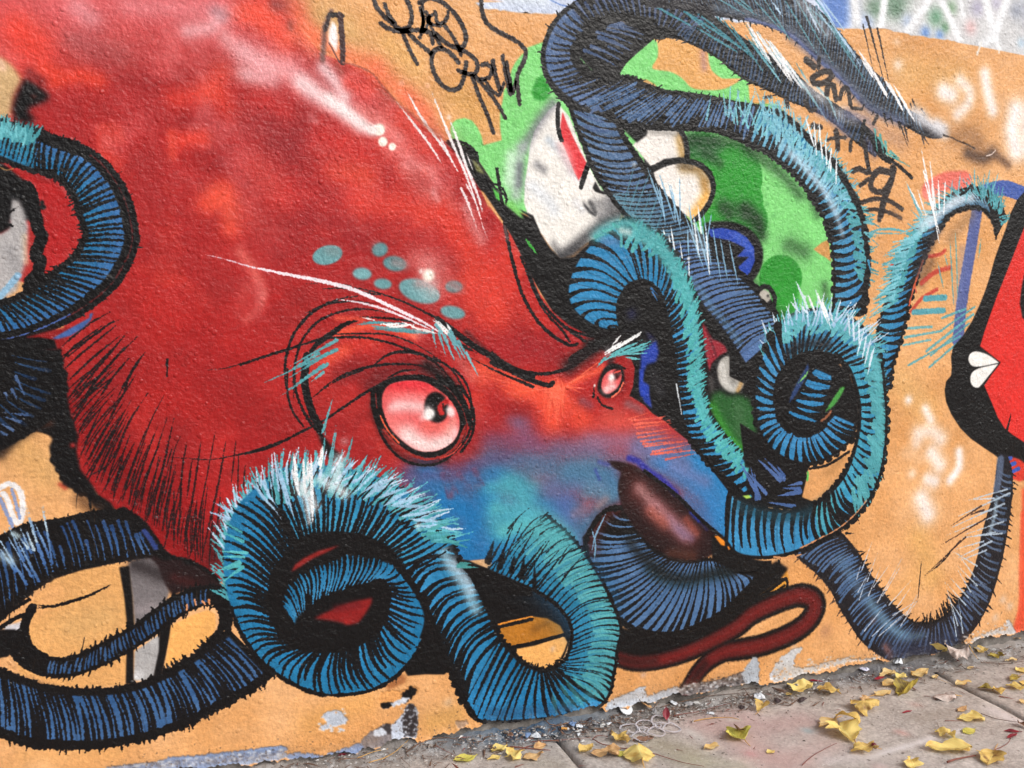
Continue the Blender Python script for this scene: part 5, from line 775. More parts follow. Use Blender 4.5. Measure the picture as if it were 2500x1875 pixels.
# ---- thin right tentacle
T14 = Tube('slim', 'd1', '1050,1600/1180,1560 1080,1420/1210,1360 1075,1250/1250,1250 1090,1090/1300,1050 1140,940/1345,850 1180,800/1395,690 1220,650/1440,570 1270,520/1500,450 1350,400/1570,330 1440,280/1640,240 1540,160/1730,195 1640,80/1830,180 1760,30/1910,205 1900,30/1970,280 2020,120/1990,340 2075,260/1995,420')
f14 = lambda i: float(np.interp(i, np.arange(16), T14.s[np.linspace(0, len(T14.s)-1, 16).astype(int)])/T14.L)
T14.body(out=14); T14.blades((44, 124, 178), (60, 146, 186), 0, f14(8.5), gap=32, w=30, u0=.06, u1=.96, bow=-26, lean=20, shape='lens', var=.3); T14.blades((70, 110, 140), (150, 190, 210), f14(8.5), f14(13), thin=True, gap=20, w=18, u0=.25, u1=1.0, bow=0, shape='toA')
T14.hairs('A', BT, f14(4), f14(9), gap=15, ln=95, w=20, u=.45, ang=.3, lean=.1); T14.hairs('A', (120, 190, 204), f14(4), f14(10), gap=24, ln=110, w=16, u=.3, ang=.3, lean=.1); T14.hairs('A', BT, f14(9.5), f14(14.5), gap=14, ln=80, w=12, u=.3, ang=.3); T14.hairs('A', BT, f14(12.5), f14(15), gap=12, ln=90, w=12, u=.4, ang=.3, lean=.4)
T14.glow(.6, 44, (206, 222, 236), .8, f14(8.5), f14(12)); T14.edge(0, 30, s0=f14(8), s1=f14(14.5), soft=12); T14.hairs('B', K, f14(9), f14(15), gap=26, ln=26, w=12); T14.edge(1, 26, s0=0, s1=f14(3)); T14.edge(0, 16, (206, 92, 60), s0=f14(3.5), s1=f14(6), soft=5); T14.glow(0, 40, (60, 54, 60), .6, f14(5), f14(8))
fan('d0', '1420,1150>1560,1885 1485,1240>1540,1700 1390,1460>1460,1680 1440,1380>1560,1800 1550,1390>1560,1640 1605,1380>1590,1660 1300,1400>1440,1680 1500,1400>1520,1660 1430,1300>1470,1420', 16, (244, 246, 248), taper=2, al=.95)
fan('d0', '1300,1400>1450,1750 1350,1540>1440,1680 1340,1620>1480,1760 1830,1290>1830,1480 1950,1300>1910,1520 2015,1330>1960,1500 1900,1350>1890,1560 1790,1400>1760,1560 1720,1340>1700,1530 1660,1380>1640,1560 1310,1720>1420,1800', 14, (110, 180, 196), taper=2, al=.9); spray('d1', '1470,250 1420,330', 50, (220, 230, 240), .6, .9); spray('d1', '1640,150 1700,110', 40, (210, 222, 234), .6, .9)
line('d0', '1800,1430 1770,1470 1720,1500', 18, K); line('d0', '1810,1430 1805,1470', 14, K)
# ---- right curl, drawn over everything else
T9 = Tube('spiral', 'd2', '-66,940/-100,1310 20,1000/0,1430 150,1060/160,1460 330,1095/330,1445 480,1090/480,1400 600,1040/620,1330 690,970/760,1260 770,880/900,1150 840,770/1020,1000 890,640/1100,820 920,520/1135,640 935,400/1150,450 935,280/1145,250 910,150/1130,80 860,20/1110,-60 780,-70/1060,-200 690,-100/960,-330 600,-112/800,-430 520,-100/600,-460 450,-70/430,-420 390,-20/310,-320 345,40/230,-190 315,120/160,-20 300,210/130,120 305,300/135,280 330,380/160,440 370,440/230,580 430,480/360,690 500,500/530,735 570,495/680,700 630,460/800,620 690,420/890,530 750,360/910,430')
f9 = lambda i: float(np.interp(i, np.arange(33), T9.s[np.linspace(0, len(T9.s)-1, 33).astype(int)])/T9.L)
fill('d2', '300,100 400,-30 560,-110 720,-90 860,30 930,200 940,420 850,560 700,460 500,510 360,450 310,300', K, 8)
T9.body(out=18); T9.blades((50, 134, 186), (66, 146, 192), f9(.2), f9(7), gap=38, w=36, u0=.04, u1=.93, bow=-26, lean=-10, shape='toA', var=.3)
T9.glow(.88, 60, (20, 60, 74), .65, f9(1), f9(7)); T9.blades((60, 148, 178), (76, 160, 172), f9(5), f9(9), gap=38, w=26, u0=.0, u1=.9, bow=-30, shape='lens')
T9.blades((44, 130, 184), (66, 158, 186), f9(6.5), f9(15), gap=36, w=34, u0=.0, u1=.9, bow=-40, lean=-60, shape='toB', var=.3); T9.hairs('B', BT, f9(7.5), f9(15.5), gap=17, ln=22, w=28, u=.5, lean=-.5, ang=.18, var=.3)
T9.glow(.2, 44, (86, 170, 178), .8, f9(9.5), f9(18)); T9.blades((36, 104, 158), (60, 144, 180), f9(14.5), f9(21), gap=25, w=18, u0=.04, u1=.9, bow=0, lean=0, shape='toA', var=.4)
for s in ['270,-230 400,-330 520,-390', '420,-370 600,-390 780,-350', '750,-340 900,-270 1000,-160', '960,-200 1050,-60 1080,60']: spray('d2', s, 52, (92, 174, 184), .85, .5)
T9.hairs('B', (96, 176, 186), f9(14.5), f9(21.5), gap=14, ln=70, w=22, u=.45, ang=.2, lean=-.1); T9.glow(.75, 46, (20, 22, 30), .7, f9(16.5), f9(20)); T9.hairs('B', PALE, f9(15), f9(21), gap=26, ln=110, w=16, u=.3, ang=.16, lean=.1, col2=(220, 232, 244))
fan('d1', '450,740>560,990 600,810>690,1060 645,860>720,1110 540,850>620,1040 850,980>870,1180 890,990>900,1220 935,1020>940,1240 700,930>740,1080 400,890>490,1000 980,1100>920,1330 1000,1140>960,1360 1060,1240>1000,1480 1030,1180>980,1400 1040,1280>1010,1430 480,920>560,1020', 16, (214, 230, 244), taper=2, al=.95); fan('d1', '610,810>700,1080 645,870>710,1050 545,850>600,980', 14, (250, 250, 250), taper=2)
fan('d1', '250,1190>400,1180 300,1150>430,1150 350,1080>470,1120 290,1230>380,1210 400,1030>500,1080', 26, (96, 178, 186), taper=-1)
T9.blades((48, 134, 186), (66, 140, 192), f9(20), f9(25), gap=38, w=34, u0=.06, u1=.98, bow=10, lean=0, shape='lens', var=.25); T9.blades((48, 132, 184), (60, 136, 190), f9(24.5), f9(32), gap=30, w=26, u0=.05, u1=.97, bow=-12, lean=0, shape='toB', var=.4)
T9.edge(1, 50, s0=f9(14), s1=f9(31)); T9.edge(0.0, 22, s0=f9(2), s1=f9(14)); T9.edge(.05, 10, (206, 140, 96), s0=f9(4), s1=f9(8), wob=.5); T9.edge(.97, 24, s0=f9(7), s1=f9(13)); T9.hairs('A', K, f9(5), f9(8), gap=50, ln=30, w=14); T9.hairs('B', K, f9(3), f9(8.5), gap=70, ln=34, w=14); T9.hairs('B', K, f9(7.5), f9(12), gap=70, ln=26, w=12, lean=.3)
TT = Tube('tail', 'd2', '370,370/620,440 400,310/640,390 440,250/680,290 490,160/715,190 550,50/740,110 600,0/735,60')
TT.body(out=8); TT.blades((46, 130, 184), None, 0, 1, gap=44, w=36, u0=.08, u1=.95, bow=-14, shape='lens', var=.2)
line('d2', '400,260 460,150 530,20 545,-40', 46, (40, 66, 116), soft=14, al=.9, taper=2); line('d2', '470,110 520,60 550,10', 14, (130, 200, 100), soft=6, taper=2)
line('d2', '680,330 740,260 800,170 820,140', 44, (70, 150, 66), soft=14, taper=2); line('d2', '650,400 690,370 720,330', 20, (150, 90, 60), soft=10)
line('d2', '280,1450 400,1460 520,1420', 12, (216, 150, 100), soft=4); fill('d2', '40,980 90,975 110,995 70,1005', (180, 220, 90), 4)
for s, w in [('500,1420 700,1310 850,1230', 26), ('860,1180 930,1160 940,1200', 16), ('840,1270 900,1270', 20), ('1110,790 1135,860', 20)]: line('d2', s, w, K, taper=1)
fill('d1', '160,830 210,805 250,830 262,880 230,915 190,890', (188, 182, 172), 10); line('d1', '150,840 190,790 250,800 290,880 270,960 230,940 190,900', 34, K, soft=8); spray('d1', '235,860', 14, (40, 40, 40), .8)
# ---- upper tags
TK = (46, 38, 38)
TAG = [('985,-40 1000,40 1060,120 1140,190 1200,225 1260,200 1280,130 1260,40 1220,-40', 36), ('1070,30 1100,110 1150,180', 34), ('1040,180 1100,220 1200,240 1320,230 1420,250 1440,330', 36), ('1200,230 1240,330 1280,420 1320,490', 32), ('1230,230 1320,320 1440,420', 34), ('1340,290 1370,170 1340,60', 26), ('1360,30 1370,170 1350,250 1390,220 1420,120', 26), ('1390,90 1460,280 1520,370', 26), ('1340,20 1420,-20 1520,20 1600,90 1660,180 1700,280 1680,350 1640,370 1560,340 1460,260', 36), ('1460,90 1480,180 1540,160 1560,90', 28), ('1440,110 1400,150 1420,180 1500,200', 26), ('1520,180 1620,320 1660,420', 28),
             ('1640,480 1580,410 1510,375 1450,390 1430,460 1450,560 1500,640 1570,690 1640,680 1680,600 1700,480', 36), ('1640,380 1700,400 1770,460 1790,520 1760,570 1680,560 1640,540', 34), ('1740,570 1800,740 1860,880 1910,1020', 32), ('1760,580 1850,680 1940,800 2000,910', 30), ('1800,610 1870,600 1900,540 1860,490 1820,500', 32), ('1840,610 1890,690 1950,735', 28), ('1905,470 1925,580 1960,700', 36), ('1960,730 1990,640', 26), ('1980,430 2000,560 2040,730 2040,650 2010,480', 30), ('2040,640 2060,720 2080,620', 24),
             ('1815,-40 1820,80 1860,180 1960,250 2060,300 2130,350 2160,400 2140,480 2100,560 2090,640 2100,720 2110,800', 34)]
for s, w in TAG: line('b0', s, w, TK, soft=5)
line('b0', '660,90 610,200 600,330 590,460', 40, (110, 80, 76), soft=26, al=.85); fill('b0', '670,160 700,200 712,300 700,410 660,340 640,330 640,230', (246, 236, 236), 10); line('b0', '650,110 740,120', 40, (44, 36, 36), soft=8); line('b0', '725,110 735,200 745,330 745,480', 44, (66, 44, 44), soft=8); line('b0', '640,130 610,230', 30, (60, 46, 46), soft=12); line('b0', '640,330 680,400 720,480', 10, (90, 60, 60), soft=5); spray('b0', '700,500 740,560', 26, (150, 80, 70), .5)
line('b0', '750,480 870,510 980,570 1050,660 1150,770', 16, (160, 84, 66), soft=8, al=.8); line('b0', '1050,700 1120,760 1300,900 1500,1060', 30, (150, 70, 56), soft=20, al=.5)
edge0 = np.concatenate([F('a3', '820,1690 1700,1640'), F('b3', '280,1590 870,1530 1320,1440 1860,1314'), F('c3', '300,1280 850,1185 1440,1080 1960,1000'), F('d3', '420,960 940,850 1470,780 2212,600')])
# ---- paint flaked off near the foot: older white, black and grey coats show
WF, GF = (206, 212, 224), (150, 152, 160)
def flake(fr, s, c, soft=4, al=1.0):
    p = smooth(np.concatenate([F(fr, s), F(fr, s)[:1]]), 3); p += rng.normal(0, 1.6, p.shape); C.poly(PX(p), c, soft/TILE, al, 0, .35)
flake('b3', '600,1240 680,1210 740,1230 780,1310 700,1340 590,1370 560,1350 620,1310 580,1270', (188, 196, 210)); 
for i in range(30): oval('b3', rng.uniform(560, 790), rng.uniform(1200, 1380), rng.uniform(4, 16), rng.uniform(4, 10), 0, ORG if rng.random() < .55 else WF, 3)
flake('b3', '1030,1080 1100,1060 1200,1060 1260,1030 1330,1050 1300,1110 1240,1150 1160,1180 1060,1200 1030,1170', (226, 160, 96)); flake('b3', '1200,1090 1280,1030 1320,1060 1290,1110 1220,1160', K); flake('b3', '1040,1160 1110,1150 1150,1180 1060,1200', K); flake('b3', '1110,1160 1230,1110 1260,1130 1150,1180', WF)
flake('b3', '1115,1330 1180,1280 1230,1210 1270,1160 1320,1220 1325,1310 1310,1420 1230,1420 1120,1450', (190, 198, 214)); flake('b3', '1210,1250 1270,1165 1320,1230 1310,1400 1220,1390', (52, 46, 48)); flake('b3', '890,1440 960,1380 1040,1340 1110,1320 1115,1450 1000,1500 880,1510', (130, 122, 124)); flake('b3', '980,1370 1060,1350 1090,1390 1000,1420', WF); flake('b3', '1040,1340 1110,1320 1110,1400', (60, 54, 56))
for i in range(90): oval('b3', rng.uniform(1200, 1330), rng.uniform(1190, 1420), rng.uniform(3, 9), rng.uniform(3, 9), 0, WF if rng.random() < .6 else (50, 44, 46), 2)
flake('b3', '600,1560 830,1480 900,1470 880,1530 760,1560 500,1600 340,1590 310,1560 420,1540', (130, 150, 190)); flake('b3', '-200,1560 0,1530 150,1500 280,1490 290,1530 320,1570 200,1600 0,1630 -200,1660', (150, 166, 196)); flake('a3', '820,1659 1000,1630 1160,1620 1300,1580 1540,1560 1900,1520 2180,1490 2180,1530 1800,1620 1500,1680 1000,1800 820,1760', (128, 148, 186))
for i in range(160):
    x = rng.uniform(850, 2180); y = np.interp(x, [850, 1500, 2180], [1650, 1580, 1510])+rng.uniform(0, 60); oval('a3', x, y, rng.uniform(6, 22), rng.uniform(4, 12), 0, jit((205, 215, 230) if rng.random() < .55 else (100, 108, 130), 12), 5, .8)
flake('b3', '1610,1300 1700,1290 1720,1320 1640,1350', (150, 130, 120), al=.7); spray('b3', '1560,1150', 46, (200, 175, 150), .5, 1.2); spray('c3', '1170,940', 26, (200, 170, 160), .6, 1.2)
flake('c3', '920,1130 1050,1080 1170,1030 1190,1080 1200,1150 1090,1170 1000,1190 880,1210', (196, 204, 216)); flake('c3', '1210,1100 1330,1060 1430,1030 1440,1080 1300,1130 1200,1160', (180, 186, 196)); flake('c3', '1440,1040 1560,1010 1720,985 1900,930 1960,910 1960,1000 1800,1040 1560,1090 1440,1090', (120, 112, 112)); flake('c3', '1960,960 2000,830 2050,820 2050,1000 1960,1010', (196, 200, 208)); flake('c3', '2150,930 2250,820 2330,800 2300,950 2160,980', WF)
for i in range(150):
    x = rng.uniform(1430, 2060); y = np.interp(x, [1430, 2060], [1060, 960])+rng.normal(0, 30); oval('c3', x, y, rng.uniform(4, 16), rng.uniform(3, 9), 0, jit((200, 204, 210) if rng.random() < .5 else (46, 42, 44), 10), 3, .85)
flake('d3', '30,930 110,820 160,810 160,990 60,990', (170, 176, 184)); flake('d3', '270,960 300,850 420,750 500,740 420,860 560,880 700,840 860,805 880,830 640,900 480,940 280,1000', (205, 206, 208)); flake('d3', '1780,690 1900,620 2040,570 2090,510 2130,580 2130,620 1950,640 1800,690', (208, 210, 214)); flake('d3', '860,830 1000,810 1100,800 1000,830', (190, 190, 192))
for i in range(220):
    t = rng.random(); x = np.interp(t, [0, .6, .62, 1], [270, 900, 1750, 2130]); y = np.interp(t, [0, .6, .62, 1], [940, 820, 680, 560])+rng.normal(0, 30); oval('d3', x, y, rng.uniform(4, 14), rng.uniform(3, 8), 0, jit((214, 214, 216) if rng.random() < .6 else ORG, 8), 3, .8)
for s in ['2050,360', '2100,410', '1990,500', '440,740', '330,860']: spray('d3', s, 34, (220, 214, 212), .45, 1.4)
for i in range(700):
    t = rng.random(); q = edge0[0]+(edge0[1]-edge0[0])*t; q = np.array([np.interp(t, np.linspace(0, 1, len(edge0)), edge0[:, 0]), np.interp(t, np.linspace(0, 1, len(edge0)), edge0[:, 1])]); q = q+[rng.normal(0, 6), -abs(rng.normal(0, 26))]
    C.stroke(PX(np.array([q, q+rng.normal(0, 1.2, 2)])), np.full(2, rng.uniform(.4, 1.7)), jit((92, 76, 64), 14), None, .8, rng.uniform(.25, .7))
for s_ in ['a3|820,1660 1500,1610 2180,1560', 'b3|300,1540 700,1500 1000,1440', 'c3|950,1120 1400,1040 1900,950', 'd3|300,930 700,850 1000,790', 'd3|1750,670 2100,590']: spray(s_[:2], s_[3:], 50, (160, 124, 90), .22, 1.3)
# darkened, dirty strip right above the break, and dusty blue overspray
spray('c3', '0,1240 300,1230 600,1200', 60, (40, 60, 90), .4, .9); spray('d3', '1180,790 1400,770 1600,730', 40, (50, 50, 66), .5, .9)
# ---- whole-wall grime: faint mottling, specks
C.a *= 1+(fbm(CH, CW, 7, 2, 41)[..., None]-.5)*.12; C.a *= 1+((C.rough*.3).clip(-1, 1))[..., None]*.045
C.a *= 1+(fbm(CH, CW, 60, 3, 42)[..., None]-.5)*.10
C.a[:] = C.a.clip(4, 252)
# ================================================================== pavement colours, painted on a sheet that lies on the ground
MUR, CM = C.a, C
GX0, GX1, GY0, GY1, GRES = -1.2, 4.6, -1.7, .02, 620.0
GW_, GH_ = int((GX1-GX0)*GRES), int((GY1-GY0)*GRES)
def PXG(p):
    g = G(p); return np.stack([(g[:, 0]-GX0)*GRES, (GY1-g[:, 1])*GRES], 1)
PX_WALL = PX
PX = PXG
C = Sheet(GH_, GW_)
C.a[:] = (188, 178, 171)
for cell, sd, amp in [(300, 61, (34, 36, 40)), (70, 62, (30, 30, 30)), (14, 63, (40, 40, 40)), (4, 64, (62, 62, 62))]:
    C.a += (fbm(GH_, GW_, cell, 3, sd)[..., None]-.5)*np.array(amp, np.float32)
for fr, s, r, c, al in [('c3', '1650,1330 1900,1420 2100,1560 2212,1600', 170, (206, 166, 160), .6), ('d3', '0,1250 200,1330 500,1300', 150, (206, 166, 162), .55), ('d3', '100,1550 400,1600 700,1480', 140, (204, 168, 162), .45), ('c3', '1300,1480 1550,1560', 130, (164, 152, 122), .5), ('c3', '1500,1600 1900,1640', 90, (186, 182, 150), .35),
        ('c3', '300,1600 500,1640', 90, (188, 178, 160), .4), ('d3', '1400,1270 1650,1230', 80, (160, 148, 136), .5), ('d3', '1050,1560 1300,1490 1480,1430 1600,1400 1750,1370', 34, (232, 226, 226), .8), ('d3', '700,1600 1000,1570', 70, (224, 214, 214), .45), ('d3', '1950,1210 2100,1280 2212,1310', 60, (230, 220, 220), .6),
        ('d3', '1940,1160 2000,1180', 40, (226, 220, 214), .6), ('d3', '540,1370', 40, (150, 178, 186), .6), ('d3', '600,1350', 30, (150, 160, 160), .4), ('d3', '1250,1380 1280,1390', 36, (220, 150, 140), .4), ('d3', '100,1550', 40, (214, 140, 140), .4), ('d3', '1100,1650', 60, (214, 180, 180), .5), ('d3', '1370,1170', 36, (206, 160, 150), .4), ('d3', '1680,1430', 40, (170, 196, 150), .4),
        ('c3', '1520,1380 1600,1430', 40, (224, 220, 214), .5), ('c3', '1840,1290 1900,1290', 26, (226, 218, 206), .5), ('d3', '1100,1600 1600,1640', 80, (196, 186, 182), .4), ('d3', '1900,1480 2200,1500', 90, (200, 192, 186), .5)]:
    spray(fr, s, r, c, al, .7)
for i in range(3800):                                    # grit and small stains trodden into the concrete
    x, y = rng.uniform(GX0, GX1), rng.uniform(GY0, 0)
    q = np.array([[(x-GX0)*GRES, (GY1-y)*GRES]]); q = np.concatenate([q, q+rng.normal(0, 1.5, (1, 2))])
    C.stroke(q, np.full(2, rng.uniform(.4, 2.2)), jit((110, 100, 92) if rng.random() < .55 else (222, 216, 210), 14), None, .8, rng.uniform(.3, .8))
# blue and dark overspray on the mortar along the wall foot, dirt next to it
yy_ = (GY1-np.arange(GH_)/GRES)[:, None]; dirt = np.exp(-((yy_)/.07)**2)*(.35+.9*fbm(GH_, GW_, 40, 4, 70)); C.put(0, 0, dirt.clip(0, .8).astype(np.float32), (136, 128, 122))
xx_ = (GX0+np.arange(GW_)/GRES)[None]; C.put(0, 0, (np.exp(-((yy_)/.05)**2)*np.exp(-((xx_-1.06)/.26)**2)*.9).astype(np.float32), (54, 82, 112)); C.put(0, 0, (np.exp(-((yy_)/.04)**2)*np.exp(-((xx_-2.45)/.3)**2)*.6).astype(np.float32), (70, 74, 84))
C.put(0, 0, ((np.exp(-((yy_+.02)/.03)**2))*(fbm(GH_, GW_, 16, 4, 75) > .56)*.55).astype(np.float32), (196, 196, 198))
C.a[:] = C.a.clip(6, 250)
GRD, CG = C.a, C
C, PX = CM, PX_WALL
# ================================================================== materials
ALB = 0.86
def image_from(name, arr, alpha=None):
    h, w, _ = arr.shape
    s = arr/255.0; lin = np.where(s <= .04045, s/12.92, ((s+.055)/1.055)**2.4)*ALB
    s = np.where(lin <= .0031308, lin*12.92, 1.055*lin**(1/2.4)-.055)
    px = np.ones((h, w, 4), np.float32); px[..., :3] = s[::-1]
    if alpha is not None: px[..., 3] = alpha[::-1]
    im = bpy.data.images.new(name, w, h, alpha=True); im.alpha_mode = 'CHANNEL_PACKED'
    im.pixels.foreach_set(px.ravel()); im.update(); im.pack(); return im
def mat(name):
    m = bpy.data.materials.new(name); m.use_nodes = True
    nt = m.node_tree; b = nt.nodes['Principled BSDF']
    return m, nt, b
def node(nt, t, **kw):
    n = nt.nodes.new(t)
    for k, v in kw.items(): setattr(n, k, v)
    return n
def math_(nt, op, a, b=None, c=None, clamp=False):
    n = node(nt, 'ShaderNodeMath', operation=op, use_clamp=clamp)
    for i, v in enumerate((a, b, c)):
        if v is None: continue
        if isinstance(v, (int, float)): n.inputs[i].default_value = v
        else: nt.links.new(v, n.inputs[i])
    return n.outputs[0]
def s2l(c): 
    c = np.asarray(c, float)/255; return tuple(np.where(c <= .04045, c/12.92, ((c+.055)/1.055)**2.4))+(1.0,)
IM_W, IM_G = image_from('mural_paint', MUR, CM.hgt), image_from('pavement_stain', GRD)
def stucco_bump(nt, flake=None, k=1.0):
    geo = node(nt, 'ShaderNodeNewGeometry'); fl = node(nt, 'ShaderNodeVectorMath', operation='MULTIPLY'); fl.inputs[1].default_value = (1, 0, 1); nt.links.new(geo.outputs['Position'], fl.inputs[0])
    n1 = node(nt, 'ShaderNodeTexNoise'); n1.inputs['Scale'].default_value = 95; n1.inputs['Detail'].default_value = 3; n1.inputs['Roughness'].default_value = .55; nt.links.new(fl.outputs[0], n1.inputs['Vector'])
    n0 = node(nt, 'ShaderNodeTexNoise'); n0.inputs['Scale'].default_value = 9; n0.inputs['Detail'].default_value = 3; nt.links.new(fl.outputs[0], n0.inputs['Vector'])
    def pimples(sc, r, thr):
        v = node(nt, 'ShaderNodeTexVoronoi'); v.inputs['Scale'].default_value = sc; nt.links.new(fl.outputs[0], v.inputs['Vector'])
        sep = node(nt, 'ShaderNodeSeparateColor'); nt.links.new(v.outputs['Color'], sep.inputs[0])
        rad = math_(nt, 'MULTIPLY_ADD', sep.outputs[1], r*.7, r*.3)
        d = math_(nt, 'DIVIDE', v.outputs['Distance'], rad); d2 = math_(nt, 'MULTIPLY', d, d)
        h = math_(nt, 'SUBTRACT', 1.0, d2, clamp=True); h = math_(nt, 'SQRT', h)
        on = math_(nt, 'GREATER_THAN', sep.outputs[0], thr)
        return math_(nt, 'MULTIPLY', math_(nt, 'MULTIPLY', h, on), sep.outputs[1])
    p1, p2 = pimples(42, .30, .45), pimples(20, .16, .55)
    n3 = node(nt, 'ShaderNodeTexNoise'); n3.inputs['Scale'].default_value = 34; n3.inputs['Detail'].default_value = 4; n3.inputs['Distortion'].default_value = .6; nt.links.new(fl.outputs[0], n3.inputs['Vector'])
    n4 = node(nt, 'ShaderNodeTexNoise'); n4.inputs['Scale'].default_value = 3.1; nt.links.new(fl.outputs[0], n4.inputs['Vector'])
    mp = node(nt, 'ShaderNodeMapping'); mp.inputs['Scale'].default_value = (3.2, 1, 26); mp.inputs['Rotation'].default_value = (0, .5, 0); nt.links.new(fl.outputs[0], mp.inputs[0]); n5 = node(nt, 'ShaderNodeTexNoise'); n5.inputs['Scale'].default_value = 1.0; n5.inputs['Detail'].default_value = 3; n5.inputs['Distortion'].default_value = 1.2; nt.links.new(mp.outputs[0], n5.inputs['Vector'])
    h = math_(nt, 'MULTIPLY', math_(nt, 'MULTIPLY_ADD', n4.outputs[0], 2.2, .2), n1.outputs[0]); h = math_(nt, 'ADD', h, math_(nt, 'MULTIPLY', n3.outputs[0], 1.5))
    pv = math_(nt, 'MULTIPLY_ADD', n4.outputs[0], 3.6, -1.05, clamp=True); h = math_(nt, 'ADD', h, math_(nt, 'MULTIPLY', math_(nt, 'MULTIPLY', p1, pv), 1.3)); h = math_(nt, 'ADD', h, math_(nt, 'MULTIPLY', math_(nt, 'MULTIPLY', p2, pv), 1.8)); h = math_(nt, 'ADD', h, math_(nt, 'MULTIPLY', n0.outputs[0], 2.2))
    h = math_(nt, 'ADD', h, math_(nt, 'MULTIPLY', n5.outputs[0], .35))
    if flake is not None: h = math_(nt, 'ADD', h, math_(nt, 'MULTIPLY', flake, 1.8))
    b = node(nt, 'ShaderNodeBump'); b.inputs['Strength'].default_value = .58*k; b.inputs['Distance'].default_value = .0042; nt.links.new(h, b.inputs['Height'])
    return b.outputs[0], n1.outputs[0]
paint, nt, bs = mat('spray_paint_on_render')
tx = node(nt, 'ShaderNodeTexImage', image=IM_W, extension='MIRROR', interpolation='Cubic')
nt.links.new(tx.outputs['Color'], bs.inputs['Base Color'])
bmp, nz = stucco_bump(nt, tx.outputs['Alpha']); nt.links.new(bmp, bs.inputs['Normal'])
nt.links.new(math_(nt, 'MULTIPLY_ADD', nz, .2, .22), bs.inputs['Roughness']); bs.inputs['Specular IOR Level'].default_value = .26
cement, nt, bs = mat('bare_cement')
geo = node(nt, 'ShaderNodeNewGeometry'); nn = node(nt, 'ShaderNodeTexNoise'); nn.inputs['Scale'].default_value = 26; nn.inputs['Detail'].default_value = 6; nt.links.new(geo.outputs['Position'], nn.inputs['Vector'])
cr = node(nt, 'ShaderNodeValToRGB'); cr.color_ramp.elements[0].position = .3; cr.color_ramp.elements[0].color = (.07, .062, .055, 1); cr.color_ramp.elements[1].position = .7; cr.color_ramp.elements[1].color = (.26, .24, .22, 1); nt.links.new(nn.outputs[0], cr.inputs[0]); nt.links.new(cr.outputs[0], bs.inputs['Base Color'])
bm_ = node(nt, 'ShaderNodeBump'); bm_.inputs['Strength'].default_value = .8; bm_.inputs['Distance'].default_value = .004; nn2 = node(nt, 'ShaderNodeTexNoise'); nn2.inputs['Scale'].default_value = 160; nn2.inputs['Detail'].default_value = 4; nt.links.new(geo.outputs['Position'], nn2.inputs['Vector']); nt.links.new(nn2.outputs[0], bm_.inputs['Height']); nt.links.new(bm_.outputs[0], bs.inputs['Normal']); bs.inputs['Roughness'].default_value = .9
pave, nt, bs = mat('stained_concrete')
tg = node(nt, 'ShaderNodeTexImage', image=IM_G, extension='MIRROR', interpolation='Cubic'); nt.links.new(tg.outputs['Color'], bs.inputs['Base Color'])
geo = node(nt, 'ShaderNodeNewGeometry'); nn = node(nt, 'ShaderNodeTexNoise'); nn.inputs['Scale'].default_value = 210; nn.inputs['Detail'].default_value = 5; nn.inputs['Roughness'].default_value = .65; nt.links.new(geo.outputs['Position'], nn.inputs['Vector'])
nn3 = node(nt, 'ShaderNodeTexNoise'); nn3.inputs['Scale'].default_value = 22; nn3.inputs['Detail'].default_value = 4; nt.links.new(geo.outputs['Position'], nn3.inputs['Vector'])
bm_ = node(nt, 'ShaderNodeBump'); bm_.inputs['Strength'].default_value = .9; bm_.inputs['Distance'].default_value = .004; nt.links.new(math_(nt, 'MULTIPLY_ADD', nn3.outputs[0], 1.5, nn.outputs[0]), bm_.inputs['Height']); nt.links.new(bm_.outputs[0], bs.inputs['Normal']); bs.inputs['Roughness'].default_value = .8
soil, nt, bs = mat('joint_dirt'); bs.inputs['Base Color'].default_value = (.05, .042, .035, 1); bs.inputs['Roughness'].default_value = 1
